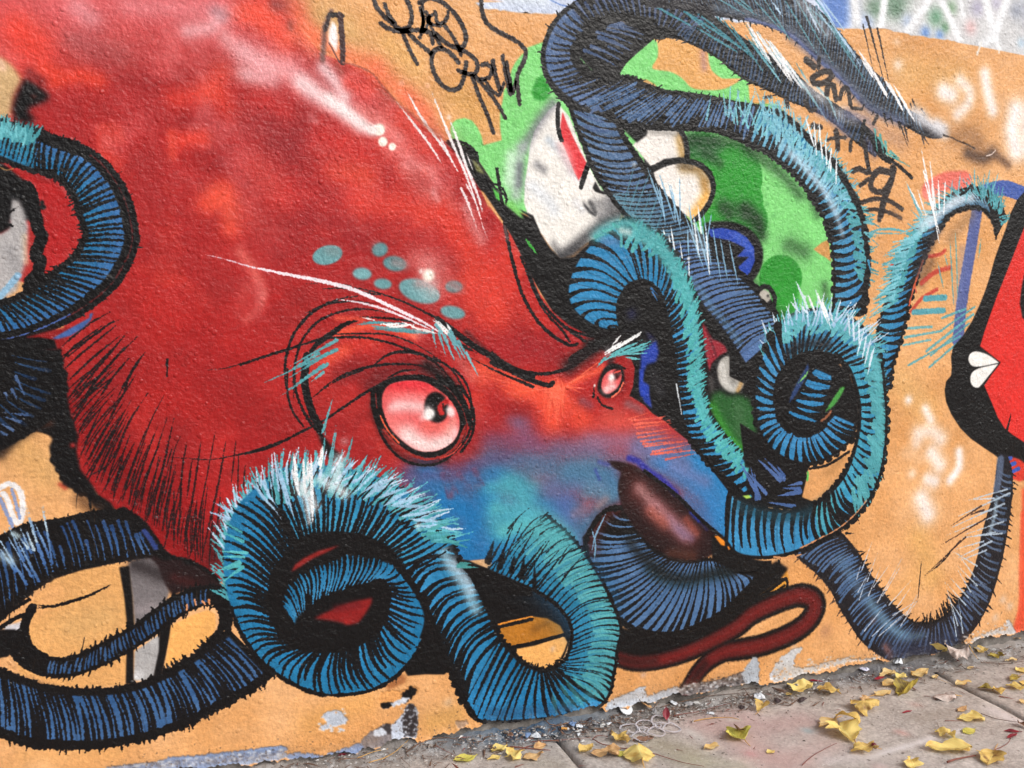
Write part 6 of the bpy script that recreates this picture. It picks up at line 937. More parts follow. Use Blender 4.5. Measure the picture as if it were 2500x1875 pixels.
def flat_mat(name, c, rough=.6, var=.25, sc=40, c2=None, bump=.3, spec=.5, trans=0.0, thr=(.35, .65), veins=False):
    m, nt, b = mat(name)
    geo = node(nt, 'ShaderNodeTexCoord'); oi = node(nt, 'ShaderNodeObjectInfo')
    n = node(nt, 'ShaderNodeTexNoise', noise_dimensions='4D'); n.inputs['Scale'].default_value = sc; n.inputs['Detail'].default_value = 4; nt.links.new(geo.outputs['Object'], n.inputs['Vector']); nt.links.new(math_(nt, 'MULTIPLY', oi.outputs['Random'], 50.0), n.inputs['W'])
    r = node(nt, 'ShaderNodeValToRGB'); a = np.asarray(s2l(c))[:3]; c2_ = np.asarray(s2l(c2))[:3] if c2 is not None else a*(1-var)
    r.color_ramp.elements[0].position = thr[0]; r.color_ramp.elements[0].color = tuple(c2_)+(1,); r.color_ramp.elements[1].position = thr[1]; r.color_ramp.elements[1].color = tuple(a)+(1,)
    nt.links.new(n.outputs[0], r.inputs[0]); out = r.outputs[0]
    if veins:
        uv = node(nt, 'ShaderNodeUVMap'); sx = node(nt, 'ShaderNodeSeparateXYZ'); nt.links.new(uv.outputs[0], sx.inputs[0])
        av = math_(nt, 'ABSOLUTE', math_(nt, 'SUBTRACT', sx.outputs[1], .5))
        w = math_(nt, 'SINE', math_(nt, 'MULTIPLY', math_(nt, 'SUBTRACT', sx.outputs[0], math_(nt, 'MULTIPLY', av, .7)), 38.0))
        ve = math_(nt, 'MAXIMUM', math_(nt, 'LESS_THAN', av, .018), math_(nt, 'MULTIPLY', math_(nt, 'GREATER_THAN', w, .93), .5))
        mx = node(nt, 'ShaderNodeMix', data_type='RGBA'); nt.links.new(math_(nt, 'MULTIPLY', ve, .5), mx.inputs[0]); nt.links.new(out, mx.inputs[6]); mx.inputs[7].default_value = tuple(np.minimum(a*1.5+.05, .9))+(1,)
        out = mx.outputs[2]
    nt.links.new(out, b.inputs['Base Color']); b.inputs['Roughness'].default_value = rough; b.inputs['Specular IOR Level'].default_value = spec
    if bump:
        bb = node(nt, 'ShaderNodeBump'); bb.inputs['Strength'].default_value = bump; bb.inputs['Distance'].default_value = .001; nt.links.new(n.outputs[0], bb.inputs['Height']); nt.links.new(bb.outputs[0], b.inputs['Normal'])
    if trans:
        tr = node(nt, 'ShaderNodeBsdfTranslucent'); nt.links.new(out, tr.inputs[0]); mxs = node(nt, 'ShaderNodeMixShader'); mxs.inputs[0].default_value = trans
        nt.links.new(b.outputs[0], mxs.inputs[1]); nt.links.new(tr.outputs[0], mxs.inputs[2]); nt.links.new(mxs.outputs[0], nt.nodes['Material Output'].inputs[0])
    return m
# ================================================================== builders
def mesh_obj(name, verts, faces, m, parent=None, uvs=None, smooth=False, **props):
    me = bpy.data.meshes.new(name); me.from_pydata([tuple(map(float, v)) for v in verts], [], [tuple(map(int, f)) for f in faces])
    if uvs is not None:
        uvs = np.asarray(uvs, np.float32); li = np.empty(len(me.loops), np.int32); me.loops.foreach_get('vertex_index', li)
        me.uv_layers.new(name='UVMap').data.foreach_set('uv', uvs[li].ravel())
    if m is not None: me.materials.append(m)
    if smooth: me.polygons.foreach_set('use_smooth', [True]*len(me.polygons))
    o = bpy.data.objects.new(name, me); COL.objects.link(o); o.parent = parent
    for k, v in props.items(): o[k] = v
    return o
def wall_uv(x, z): return np.stack([(np.asarray(x)-X0)/(X1-X0), (np.asarray(z)-Z0)/(Z1-Z0)], 1)
# ---- lower edge of the painted render, where it has broken away above the pavement
edge_px = np.concatenate([F('a3', '-2500,2250 -900,1980 820,1700 1000,1690 1240,1668 1480,1650 1700,1645 1800,1622'), F('b3', '0,1630 140,1612 280,1590 330,1602 430,1570 600,1560 760,1540 870,1530 895,1508 1000,1500 1120,1440 1200,1432 1300,1420 1325,1446 1420,1430 1445,1402 1600,1380 1700,1350 1780,1336 1860,1314 1900,1300 1980,1310 2100,1296'), F('c3', '300,1280 480,1260 600,1215 740,1190 850,1185 880,1215 980,1180 1060,1190 1100,1160 1250,1145 1300,1110 1440,1080 1540,1100 1600,1080 1700,1060 1780,1032 1850,1030 1960,1000 2060,1000'), F('d3', '220,1015 280,1000 420,960 520,930 700,915 850,870 940,850 1080,820 1180,840 1205,810 1370,790 1470,780 1560,770 1600,740 1700,700 1800,685 1850,660 1960,640 2100,630 2212,600 2600,500 3400,270')])
e_ = W(edge_px); o_ = np.argsort(e_[:, 0]); EX, EZ = e_[o_, 0], e_[o_, 1]
WX0, WX1, WZT = -3.0, 7.5, 3.1
rs = np.random.default_rng(17)
def fine_edge(x):
    x = np.asarray(x, float); z = np.interp(x, EX, EZ, left=EZ[0], right=EZ[-1]).clip(.012, .2)
    return z+.004*np.sin(x*61+1.3*np.sin(x*23))+.0025*np.sin(x*173+2*np.sin(x*71))+.0015*np.sin(x*431)
wall = mesh_obj('graffiti_wall', [(WX0, .016, -.4), (WX1, .016, -.4), (WX1, .016, WZT), (WX0, .016, WZT), (WX0, .25, -.4), (WX1, .25, -.4), (WX1, .25, WZT), (WX0, .25, WZT)],
                [(0, 1, 2, 3), (5, 4, 7, 6), (3, 2, 6, 7), (0, 3, 7, 4), (1, 5, 6, 2), (0, 4, 5, 1)], cement, label='long rendered wall covered by a red octopus mural, broken away at the foot', category='wall', kind='thing')
xs = np.unique(np.concatenate([np.arange(WX0, -.6, .05), np.arange(-.6, 3.5, .004), np.arange(3.5, WX1+.001, .05)])); ze = fine_edge(xs); n = len(xs)
lift = .0012+.0042*np.abs(np.sin(xs*19+np.sin(xs*47)))            # the torn rim curls a little off the wall
rows = [(np.full(n, .0155), ze+.002), (-lift, ze), (-lift*.6, ze+.006), (-lift*.15, ze+.016), (np.zeros(n), ze+.03), (np.zeros(n), np.maximum(ze+.04, .2)), (np.zeros(n), np.full(n, WZT))]
V = np.concatenate([np.stack([xs, y, z], 1) for y, z in rows]); Fc = [(r*n+i, r*n+i+1, (r+1)*n+i+1, (r+1)*n+i) for r in range(len(rows)-1) for i in range(n-1)]
mesh_obj('painted_render', V, Fc, paint, wall, wall_uv(V[:, 0], V[:, 2]))
# ---- the painted figures: paint films a fraction of a millimetre proud of the ground coat
layer = [0.0]
def film(name, verts2, faces, parent, label=None, step=.00001, grad=None):
    layer[0] += step
    v = np.asarray(verts2, float).copy(); v[:, 1] = np.minimum(np.maximum(v[:, 1], fine_edge(v[:, 0])+.02), WZT-.05); v[:, 0] = v[:, 0].clip(WX0+.05, WX1-.05)
    y = np.full(len(v), -layer[0]) if grad is None else -layer[0]-np.asarray(grad)
    o = mesh_obj(name, np.stack([v[:, 0], y, v[:, 1]], 1), faces, paint, parent, wall_uv(v[:, 0], v[:, 1]))
    if label: o['label'] = label
    return o
def film_poly(name, px, parent, label=None):
    w = W(px); tri = tessellate_polygon([[Vector((a, b, 0)) for a, b in w]])
    return film(name, w, tri, parent, label)
def film_tube(name, key, parent, label=None, s0=0, s1=1):
    t = TUBES[key]; i0, i1 = int(s0*(len(t.A)-1)), int(s1*(len(t.A)-1))+1
    a, b = W(t.A[i0:i1]), W(t.B[i0:i1]); k = len(a)
    g = np.linspace(0, .000012, k)
    o = film(name, np.concatenate([a, b]), [(i, i+1, k+i+1, k+i) for i in range(k-1)], parent, label, grad=np.concatenate([g, g])); layer[0] += .000012
    return o
def film_line(name, pieces, parent, label=None):
    vs, fs = [], []
    for fr, s, w in pieces:
        q = W(smooth(F(fr, s), 12)); d = np.gradient(q, axis=0); d /= np.hypot(*d.T)[:, None]+1e-9; nrm = np.stack([-d[:, 1], d[:, 0]], 1)*(w/TILE/2*.00135)
        b = len(vs); k = len(q); vs += list(q+nrm)+list(q-nrm); fs += [(b+i, b+i+1, b+k+i+1, b+k+i) for i in range(k-1)]
    return film(name, np.array(vs), fs, parent, label)
film_poly('painted_band', np.concatenate([bandpoly[:-2][::2], F('d0', '3600,-1300'), F('b0', '-2500,-1300')]), wall, 'pale band with white scrawl along the top')
bush = film_poly('painted_bush', green, wall, 'green cartoon bush behind the tentacles')
crea = film_poly('painted_creature', F('c0', '505,790 440,850 380,930 330,1010 295,1120 280,1260 258,1400 250,1560 280,1659 330,1760 380,1800 450,1900 530,1992 620,1960 740,1870 960,1760 1020,1600 860,1480 760,1300 600,900'), wall, 'white half hidden shape with a red stripe')
film_poly('red_stripe', F('c0', '548,862 585,960 640,1080 690,1180 736,1262 700,1350 672,1392 640,1330 600,1230 560,1130 530,1070 533,960'), crea)
film_poly('painted_ball', smooth(F('c0', '1250,1330 1340,1285 1450,1262 1560,1280 1640,1330 1688,1420 1685,1500 1650,1580 1590,1650 1560,1690 1500,1660 1400,1580 1300,1500'), 10), wall, 'off-white ball with an orange lower rim')
film_poly('painted_wing', F('c1', '1670,345 1780,335 1880,355 1970,410 2025,490 2032,590 1995,680 1950,722 1900,640 1985,560 1890,560 1960,490 1830,432 1690,405'), wall, 'dark blue toothed scrap')
film_poly('painted_shadow', blk, wall, 'black ground behind the small eye')
film_poly('painted_oval', smooth(F('c1', '1740,1430 1770,1350 1830,1322 1865,1380 1920,1440 1952,1510 1930,1580 1870,1608 1800,1580 1755,1520'), 10), wall, 'grey oval between the tentacles')
octo = film_poly('painted_octopus', BODY[::1], wall, 'red octopus head with a blue snout')
figure = film_poly('painted_figure', F('d1', '2160,120 2110,220 2070,350 2020,480 1985,580 1950,710 1910,830 1870,930 1810,1060 1740,1170 1665,1255 1650,1330 1655,1420 1650,1475 1612,1520 1600,1590 1612,1680 1650,1770 1720,1880 1800,1960 1900,2030 1990,2090 2060,2150 2130,2200 2180,2250 2260,2330 2900,2500 2900,60 2212,60'), wall, 'black-haired red face at the edge')
film_poly('face', F('d1', '2260,250 2212,335 2170,440 2120,570 2060,720 2000,870 1950,1010 1905,1140 1872,1250 1950,1310 2032,1375 1960,1470 1905,1552 1960,1680 2010,1800 2060,1880 2120,1930 2212,1990 2700,2300 2700,200'), figure)
film_poly('lip', smooth(F('d1', '2020,1376 1960,1330 1900,1300 1835,1288 1795,1308 1782,1350 1800,1392 1840,1408 1920,1398'), 10), figure, 'upper white lip'); film_poly('lip', smooth(F('d1', '2016,1384 1930,1402 1850,1424 1805,1460 1798,1520 1820,1560 1856,1570 1885,1545 1930,1490'), 10), figure, 'lower white lip')
for key, lab in [('loop', 'blue striped tentacle looping in from the left edge'), ('upper', 'dark blue tentacle ending under the red hatching'), ('lower', 'wide dark blue tentacle along the bottom'), ('thin', 'thin dark tentacle crossing the two loops'), ('lip', 'steel blue fan below the mouth'), ('steel', 'steel blue tentacle running down behind the hook'), ('fold', 'short inner fold of the top loop'), ('arm', 'long tentacle looping at the top and sweeping down to the spiral'), ('top', 'dark smoky tentacle reaching the top band'), ('hook', 'hooked blue tentacle with teal fringe beside the small eye'), ('sweep', 'dark furry tentacle curving up under the red face'), ('slim', 'slim blue tentacle arching to the black hair'), ('curl', 'great blue curl with white tipped fur'), ('spiral', 'teal spiral tentacle growing from the snout'), ('tail', 'striped tip inside the spiral')]:
    film_tube('lower_lip' if key == 'lip' else 'tentacle', key, octo, lab)
film_poly('mouth', smooth(F('c2', SN), 10), octo)
film_poly('eye', smooth(F('b2', EYE), 8)[:-1], octo, 'large pink eye'); t_ = np.linspace(0, 2*np.pi, 20, endpoint=False); film_poly('pupil', F('b2', np.stack([1470+92*np.cos(t_), 298+120*np.sin(t_)], 1)), octo)
film_poly('eye', smooth(F('c1', '845,1560 855,1500 890,1450 950,1425 1000,1450 1000,1510 970,1570 910,1615 865,1605'), 8), octo, 'small pink eye')
for x, y, a, b in [(630, 546, 118, 74), (1035, 504, 62, 54), (1148, 612, 90, 58), (898, 690, 74, 48), (1057, 768, 70, 42), (1340, 824, 165, 88), (1605, 790, 66, 46), (1597, 988, 98, 50)]: film_poly('teal_spot', F('b1', np.stack([x+a*np.cos(t_), y+b*np.sin(t_)], 1)), octo)
film_tube_px = tq; _w = W(tq); _d = np.gradient(_w, axis=0); _d /= np.hypot(*_d.T)[:, None]; _n = np.stack([-_d[:, 1], _d[:, 0]], 1)*.026; k = len(_w)
film('tongue', np.concatenate([_w+_n, _w-_n]), [(i, i+1, k+i+1, k+i) for i in range(k-1)], octo, 'folded dark red tongue', grad=np.concatenate([np.linspace(0, .000012, k)]*2)); layer[0] += .000012
film_line('lettering', [('b0', s, w) for s, w in TAG], wall, 'black handwritten tag near the top')
# ================================================================== pavement
def g_uv(x, y): return np.stack([(np.asarray(x)-GX0)/(GX1-GX0), (np.asarray(y)-GY0)/(GY1-GY0)], 1)
road, nt, bs = mat('far_ground'); bs.inputs['Base Color'].default_value = (.16, .15, .14, 1); bs.inputs['Roughness'].default_value = .9
mesh_obj('ground', [(-60, -90, -.06), (60, -90, -.06), (60, 90, -.06), (-60, 90, -.06)], [(0, 1, 2, 3)], road, kind='structure')
pav = mesh_obj('pavement', [(-6, -6, -.03), (10, -6, -.03), (10, .008, -.03), (-6, .008, -.03)], [(0, 1, 2, 3)], soil, kind='structure')
j1 = float(np.mean(G(F('c3', '500,1440 720,1659'))[:, 0])); j2 = float(np.mean(G(F('d3', '1500,920 2212,1250'))[:, 0])); PITCH_X = j2-j1
def wob(t, s): return .0025*np.sin(t*13+s)+.0016*np.sin(t*37+s*2.1)+.001*np.sin(t*97+s*3.3)
k0 = int(math.floor((-6-j1)/PITCH_X))+1
for r_, (ya, yb) in enumerate([(-1.55, .004), (-3.1, -1.56), (-4.65, -3.11), (-6.0, -4.66)]):
    for c_ in range(k0, k0+12):
        xa, xb = j1+c_*PITCH_X+.0085, j1+(c_+1)*PITCH_X-.0085
        if xb > 10 or xa < -6: continue
        near = r_ == 0 and xa < 4.2 and xb > -1.4
        nx, ny = (70, 70) if near else (6, 6)
        gx, gy = np.meshgrid(np.linspace(0, 1, nx), np.linspace(0, 1, ny)); t = (gy*(yb-ya)+ya)
        X = xa+gx*(xb-xa)+np.where(gx < .5, (1-gx)*wob(t, c_), gx*wob(t, c_+1)); Y = t+0*X
        e = np.minimum(np.minimum(X-xa, xb-X).clip(0), (Y-ya).clip(0)); Z = -.006*np.exp(-(e/.006))+.0016*np.sin(X*9+Y*5)+.001*np.sin(X*31-Y*23)
        V = np.stack([X.ravel(), Y.ravel(), Z.ravel()], 1); nn_ = nx*ny
        Fq = [(i*nx+j, i*nx+j+1, (i+1)*nx+j+1, (i+1)*nx+j) for i in range(ny-1) for j in range(nx-1)]
        rim = [j for j in range(nx)]+[i*nx+nx-1 for i in range(1, ny)]+[(ny-1)*nx+j for j in range(nx-2, -1, -1)]+[i*nx for i in range(ny-2, 0, -1)]
        low = V[rim].copy(); low[:, 2] = -.029; V = np.concatenate([V, low]); m_ = len(rim)
        Fq += [(rim[(i+1) % m_], rim[i], nn_+i, nn_+(i+1) % m_) for i in range(m_)]
        mesh_obj('slab', V, Fq, pave, pav, g_uv(V[:, 0], V[:, 1]), smooth=True)
# mortar and packed dirt in the angle between wall and pavement
def nz1(x, y, s):
    return np.sin(x*7.1+s)*np.sin(y*9.3+s*1.7)*.5+np.sin(x*19+y*27+s*2.3)*.3+np.sin(x*53-y*61+s)*.2
xs = np.arange(-3, 7.5, .012); vs = np.linspace(0, 1, 16); XX, VV = np.meshgrid(xs, vs)
wid = .066+.024*np.sin(XX*3.1)+.02*np.sin(XX*8.7+1)+.012*np.sin(XX*23); hgt = .024+.008*np.sin(XX*2.3+.6)+.006*np.sin(XX*11)+.005*np.sin(XX*29)
ZZ = hgt*(1-VV)**1.6-.004*VV+.006*nz1(XX*3, VV*5, 1.3)*(1-VV)+.003*np.sin(XX*140+VV*17)*np.sin(VV*23+XX*60)*(1-VV)+rs.normal(0, .0017, XX.shape)*(1-VV)
YY = .0155-wid*VV; V = np.stack([XX.ravel(), YY.ravel(), ZZ.ravel()], 1); nx = len(xs)
mesh_obj('mortar_strip', V, [(i*nx+j, (i+1)*nx+j, (i+1)*nx+j+1, i*nx+j+1) for i in range(15) for j in range(nx-1)], pave, None, g_uv(V[:, 0], V[:, 1]), smooth=True, kind='structure')
def ground_z(x, y):
    w_ = .085+.03*math.sin(x*3.1)+.02*math.sin(x*8.7+1); h_ = .024+.008*math.sin(x*2.3+.6)
    v = (.0085-y)/w_
    return max(h_*(1-v)**1.6 if v < 1 else 0, 0)+.0015
# ================================================================== leaves
LM = {'yellow': flat_mat('leaf_yellow', (236, 210, 126), .55, c2=(204, 162, 82), sc=30, trans=.22, veins=True, thr=(.3, .5)), 'gold': flat_mat('leaf_gold', (220, 186, 106), .6, c2=(132, 92, 50), sc=34, trans=.18, veins=True, thr=(.32, .52)), 'olive': flat_mat('leaf_olive', (190, 168, 66), .55, c2=(112, 92, 44), sc=40, trans=.15, veins=True),
      'pale': flat_mat('leaf_pale', (226, 200, 144), .6, c2=(214, 168, 96), sc=40, trans=.2, veins=True), 'green': flat_mat('leaf_green', (224, 210, 104), .5, c2=(188, 182, 84), sc=30, trans=.2, veins=True), 'tan': flat_mat('leaf_tan', (206, 168, 116), .7, c2=(160, 118, 76), sc=40, veins=True), 'brown': flat_mat('leaf_brown', (150, 112, 88), .7, c2=(92, 64, 50), sc=40, veins=True),
      'grey': flat_mat('leaf_grey', (206, 192, 184), .8, c2=(150, 128, 118), sc=50, veins=True), 'red': flat_mat('leaf_red', (156, 32, 50), .5, c2=(104, 20, 36), sc=40, trans=.1), 'stem': flat_mat('leaf_stalk', (206, 158, 84), .6, sc=60), 'rstem': flat_mat('red_stalk', (132, 72, 58), .6, sc=60), 'twig': flat_mat('twig_bark', (122, 92, 74), .8, sc=120, c2=(70, 52, 44))}
def place(fr, x, y):
    p = F(fr, f'{x},{y}'); g = G(p)[0]; depth = float((np.array([g[0], g[1], 0])-CAMP) @ FW)
    return g[0], g[1], depth/FPX/TILE          # metres per tile unit
def tube_verts(pts, rad, k=6):
    V, Fc = [], []; pts = [Vector(p) for p in pts]
    for i, p in enumerate(pts):
        d = (pts[min(i+1, len(pts)-1)]-pts[max(i-1, 0)]).normalized(); a = d.cross(Vector((0, 0, 1))); a = a.normalized() if a.length > 1e-4 else Vector((1, 0, 0)); b = d.cross(a)
        r = rad[i] if hasattr(rad, '__len__') else rad
        V += [p+a*r*math.cos(2*math.pi*j/k)+b*r*math.sin(2*math.pi*j/k) for j in range(k)]
    for i in range(len(pts)-1): Fc += [(i*k+j, i*k+(j+1) % k, (i+1)*k+(j+1) % k, (i+1)*k+j) for j in range(k)]
    Fc += [tuple(range(k))[::-1], tuple((len(pts)-1)*k+j for j in range(k))]
    return V, Fc
def leaf(fr, x, y, w, colr, rot, label, cat='leaf', shape='broad', fold=.35, curl=.25, wave=.06, tilt=(0, 0), stem=0, aspect=.95, z=0, group='yellow leaves fallen on the pavement', name='fallen_leaf', seed=None, thin_rot=0):
    gx, gy, mu = place(fr, x, y); L = w*mu
    r = random.Random(seed if seed is not None else int(x*7+y*13)); NU, NV = 23, 13; fold *= .78; wave *= .85; curl *= .85
    ph = [r.uniform(0, 6.28) for _ in range(6)]; asym = r.uniform(-.12, .12); V, UV = [], []
    for i in range(NU):
        u = i/(NU-1)
        if shape == 'broad': hw = (math.sin(math.pi*u**.72)**.8)*.52*(1-.15*u)
        elif shape == 'heart': hw = (max(1-u, 0)**.62)*(.25+u*1.9)**.5*.62 if u > 0 else .30
        elif shape == 'fan': hw = .56*(u**.62)*(1-max(u-.78, 0)**2*14) if u < .98 else .18
        else: hw = math.sin(math.pi*u**.9)**1.0*.5
        for j in range(NV):
            v = -1+2*j/(NV-1)
            ed = 1+wave*1.7*math.sin(u*17+ph[0]+v*2)*abs(v)+wave*1.3*math.sin(u*31+ph[1])*abs(v)+(.035*abs((u*13+ph[2]) % 1-.5)-.01)*2*abs(v)**3
            px = (u-.5)*(1+.10*math.sin(v*3+ph[2]))
            if shape == 'fan': px -= .16*max(1-abs(v)*3, 0)*u**3; px += -.12*abs(v)**2*u
            if shape == 'heart': px -= .14*abs(v)**1.5*(1-u)
            py = v*hw*ed*aspect+asym*u*(1-u)
            a = abs(v)*hw*aspect
            zz = fold*a*(1 if r.random() < 2 else 1)+fold*.4*a*a
            zz += curl*((u-.45)**2)*1.1*(1 if ph[5] > 2 else -.6)
            zz += wave*.8*math.sin(u*9+ph[3]+v*2.2)*(.25+abs(v))+wave*.5*math.sin(v*6+ph[4]+u*5)*abs(v)
            V.append([px*L, py*L, zz*L]); UV.append((u, .5+.5*v))
    V = np.array(V)
    ra, rb = math.radians(tilt[0]), math.radians(tilt[1])
    Rm = np.array(Matrix.Rotation(math.radians(rot), 3, 'Z') @ Matrix.Rotation(rb, 3, 'Y') @ Matrix.Rotation(ra, 3, 'X'))
    stem_p = np.array([[-.5*L-s*stem*L, .02*L*math.sin(s*3+ph[0]), (.12*s*(1-s)+.0)*L] for s in np.linspace(0, 1, 7)]) + np.array([0, 0, V[:NV, 2].mean()])
    V = V @ Rm.T; stem_p = stem_p @ Rm.T
    base = ground_z(gx, gy)
    dz = base-V[:, 2].min()+.0008+z; V[:, 2] += dz; stem_p[:, 2] = np.maximum(stem_p[:, 2]+dz, base+.0012)
    Fc = [(i*NV+j, (i+1)*NV+j, (i+1)*NV+j+1, i*NV+j+1) for i in range(NU-1) for j in range(NV-1)]
    o = mesh_obj(name, V, Fc, LM[colr], None, UV, smooth=True, label=label, category=cat, group=group); o.location = (gx, gy, 0)
    if stem:
        for q in (1, 2, 3, 4, 5, 6): stem_p[q, 2] = stem_p[0, 2]+(base+.0016-stem_p[0, 2])*(q/6)**.8
        sv, sf = tube_verts(stem_p, np.linspace(.0016, .0009, 7)*max(L/.08, .7)); mesh_obj('leaf_stalk', sv, sf, LM['stem' if colr != 'red' else 'rstem'], o, smooth=True)
    return o
lf = leaf
lf('d3', 505, 1072, 200, 'yellow', 10, 'yellow folded leaf with a red sliver behind it below the red ribbon', fold=.6, shape='heart', curl=.5, wave=.1, aspect=.75)
lf('d3', 705, 1088, 165, 'gold', -35, 'gold wavy leaf touching the folded yellow one below the red ribbon', fold=.5, wave=.13, shape='broad', aspect=.8)
lf('c3', 2080, 1212, 130, 'gold', 35, 'small gold leaf standing up alone between wall debris and pink stain', shape='fan', fold=.7, stem=.45, tilt=(0, -18))
lf('d3', 690, 1328, 200, 'pale', 200, 'pale flat leaf tucked against the brown spotted one', fold=.15, wave=.09, stem=.6, aspect=.6)
lf('d3', 838, 1410, 270, 'yellow', 80, 'large cupped yellow leaf with a brown spotted leaf lying in it', shape='fan', fold=.5, wave=.1, stem=.35, aspect=1.1, curl=.2)
lf('d3', 850, 1335, 190, 'gold', 110, 'brown spotted leaf curled up on the large cupped yellow leaf', fold=.5, curl=1.1, shape='broad', z=.016, tilt=(20, 0), aspect=.8)
lf('d3', 985, 1212, 220, 'gold', 170, 'gold two-lobed leaf arched over a dark shadow, a tan scrap behind it', shape='fan', fold=-.5, curl=.4, wave=.1, aspect=.95)
lf('d3', 1000, 1148, 105, 'tan', 20, 'small tan leaf just behind the gold two-lobed leaf', fold=.4, wave=.1)
lf('d3', 965, 1540, 190, 'gold', 175, 'dull gold leaf with a dark red berry on its edge', fold=.3, wave=.13, stem=.4, aspect=.7, shape='heart')
lf('d3', 1500, 860, 200, 'yellow', 150, 'bright yellow leaf propped against the foot of the wall', fold=.2, tilt=(42, 0), wave=.05, aspect=.95)
lf('d3', 1575, 800, 110, 'yellow', 60, 'narrow yellow leaf standing behind the bright propped one', fold=.5, tilt=(40, -20), aspect=.5, z=.012)
lf('d3', 1690, 858, 180, 'grey', 160, 'dry grey leaf curled over a dark hollow at the wall foot', fold=-.8, curl=.9, wave=.14, stem=.4, group='dry leaves on the pavement')
lf('d3', 1885, 812, 105, 'gold', 15, 'gold curled leaf near the dark gap under the right end of the wall', fold=.6, curl=.5, wave=.1)
lf('d3', 1992, 828, 125, 'olive', 165, 'olive leaf lying next to the gold curled one near the wall', fold=.35, wave=.1, aspect=.7)
lf('d3', 1150, 962, 150, 'pale', 190, 'pale orange leaf beside the white crumpled scrap', fold=.3, aspect=.6, wave=.08)
lf('d3', 1265, 972, 120, 'yellow', 30, 'small yellow leaf between the two pale leaves near the wall', fold=.35, aspect=.7, wave=.09)
lf('d3', 1410, 952, 180, 'pale', 10, 'pale buff leaf lying flat just before the bright propped one', fold=.12, aspect=.6, wave=.1)
lf('d3', 1160, 1025, 150, 'pale', 200, 'pale orange leaf lying over a dark red one', fold=.25, aspect=.6, wave=.08, z=.003)
lf('d3', 1125, 1092, 155, 'pale', 5, 'pale leaf with a long stalk beside the folded olive leaf', fold=.2, aspect=.55, stem=.9, wave=.07)
lf('d3', 1310, 1085, 250, 'olive', 20, 'olive brown leaf folded double with a pointed wing', fold=1.0, curl=.5, shape='fan', aspect=.8, wave=.07, tilt=(-25, 0))
lf('d3', 1600, 1130, 185, 'grey', 175, 'pinkish white dry leaf lying face down', fold=-.3, wave=.08, aspect=.75, stem=.35, group='dry leaves on the pavement')
lf('d3', 1745, 1022, 160, 'pale', 5, 'pale yellow leaf lying across the pavement joint', fold=.12, aspect=.42, wave=.08)
lf('d3', 1915, 1058, 105, 'olive', 140, 'olive leaf folded beside a gold one past the joint', fold=.7, aspect=.8)
lf('d3', 2010, 1072, 115, 'gold', 70, 'gold leaf folded beside an olive one past the joint', fold=.6, aspect=.85, wave=.1)
lf('d3', 1735, 1212, 140, 'tan', 20, 'thin tan leaf lying above the broad flat yellow one', fold=.1, aspect=.45, wave=.05)
lf('d3', 1800, 1292, 205, 'yellow', 165, 'broad flat yellow leaf with brown speckles near the white streak', fold=.1, aspect=.7, wave=.08, shape='broad')
lf('d3', 1788, 1382, 130, 'green', 5, 'oval greenish yellow leaf beneath the broad flat one', fold=.1, aspect=.75, wave=.05)
lf('d3', 1598, 1412, 145, 'yellow', 120, 'frilled yellow leaf at the back of the long folded one', fold=.4, wave=.15, aspect=.9)
lf('d3', 1630, 1522, 330, 'yellow', 160, 'long bright yellow leaf folded lengthwise, biggest on the ground', fold=.55, aspect=.55, wave=.07, curl=.3)
lf('d3', 1955, 1600, 220, 'gold', 215, 'gold leaf on a thick brown stalk at the front edge', fold=.4, aspect=.9, stem=.9, wave=.08)
lf('d3', 1350, 1645, 150, 'yellow', 60, 'yellow ragged leaf cut by the lower edge of the photo', fold=.2, wave=.13)
lf('d3', 2185, 912, 105, 'yellow', 80, 'yellow leaf topmost of the four at the right edge', fold=.3, stem=.6, aspect=.8)
lf('d3', 2135, 978, 120, 'olive', 200, 'olive yellow leaf with a long stalk at the right edge', fold=.2, stem=1.0, aspect=.6)
lf('d3', 2145, 1042, 130, 'yellow', 150, 'frilled yellow leaf under the long stalked one at the right edge', fold=.3, wave=.13, aspect=.75)
lf('d3', 2225, 1010, 110, 'gold', 20, 'gold leaf cut by the right edge of the photo', fold=.3, aspect=.8)
lf('d3', 262, 1542, 85, 'yellow', 15, 'tiny yellow leaf alone on the pink stain', fold=.2, aspect=.65)
lf('c3', 1880, 1425, 200, 'green', 100, 'cupped yellow-green leaf with a brown scrap curled inside', fold=.65, curl=.6, wave=.07, aspect=1.05, stem=.35, shape='broad')
lf('c3', 1900, 1415, 100, 'brown', 60, 'brown scrap curled inside the cupped yellow-green leaf', fold=.8, curl=.7, z=.012, tilt=(20, 30), group='dry leaves on the pavement')
lf('c3', 1695, 1505, 135, 'pale', 190, 'pale buff leaf left of the cupped yellow-green one', fold=.3, aspect=.6, wave=.08)
lf('c3', 735, 1530, 135, 'gold', 20, 'gold curled leaf close to the dark pavement joint', fold=.7, curl=.5, wave=.1, aspect=.75)
lf('c3', 985, 1450, 165, 'gold', 110, 'crumpled gold leaf in front of the plastic rings', fold=.8, curl=.8, wave=.17, aspect=.75)
lf('c3', 1140, 1600, 240, 'yellow', 75, 'large folded yellow leaf with its stalk hanging to the lower edge', fold=-.55, shape='fan', stem=.35, aspect=1.1, wave=.05)
lf('c3', 880, 1562, 220, 'tan', 170, 'flat ragged tan leaf between joint and large folded yellow leaf', fold=.06, wave=.11, aspect=.62, group='dry leaves on the pavement')
lf('c3', 1170, 1450, 170, 'brown', 175, 'brown dry leaf under the edge of the plastic rings', fold=-.2, aspect=.5, wave=.06, group='dry leaves on the pavement')
lf('c3', 1005, 1555, 110, 'green', 40, 'pale greenish leaf half under the large folded yellow one', fold=.1, aspect=.7)
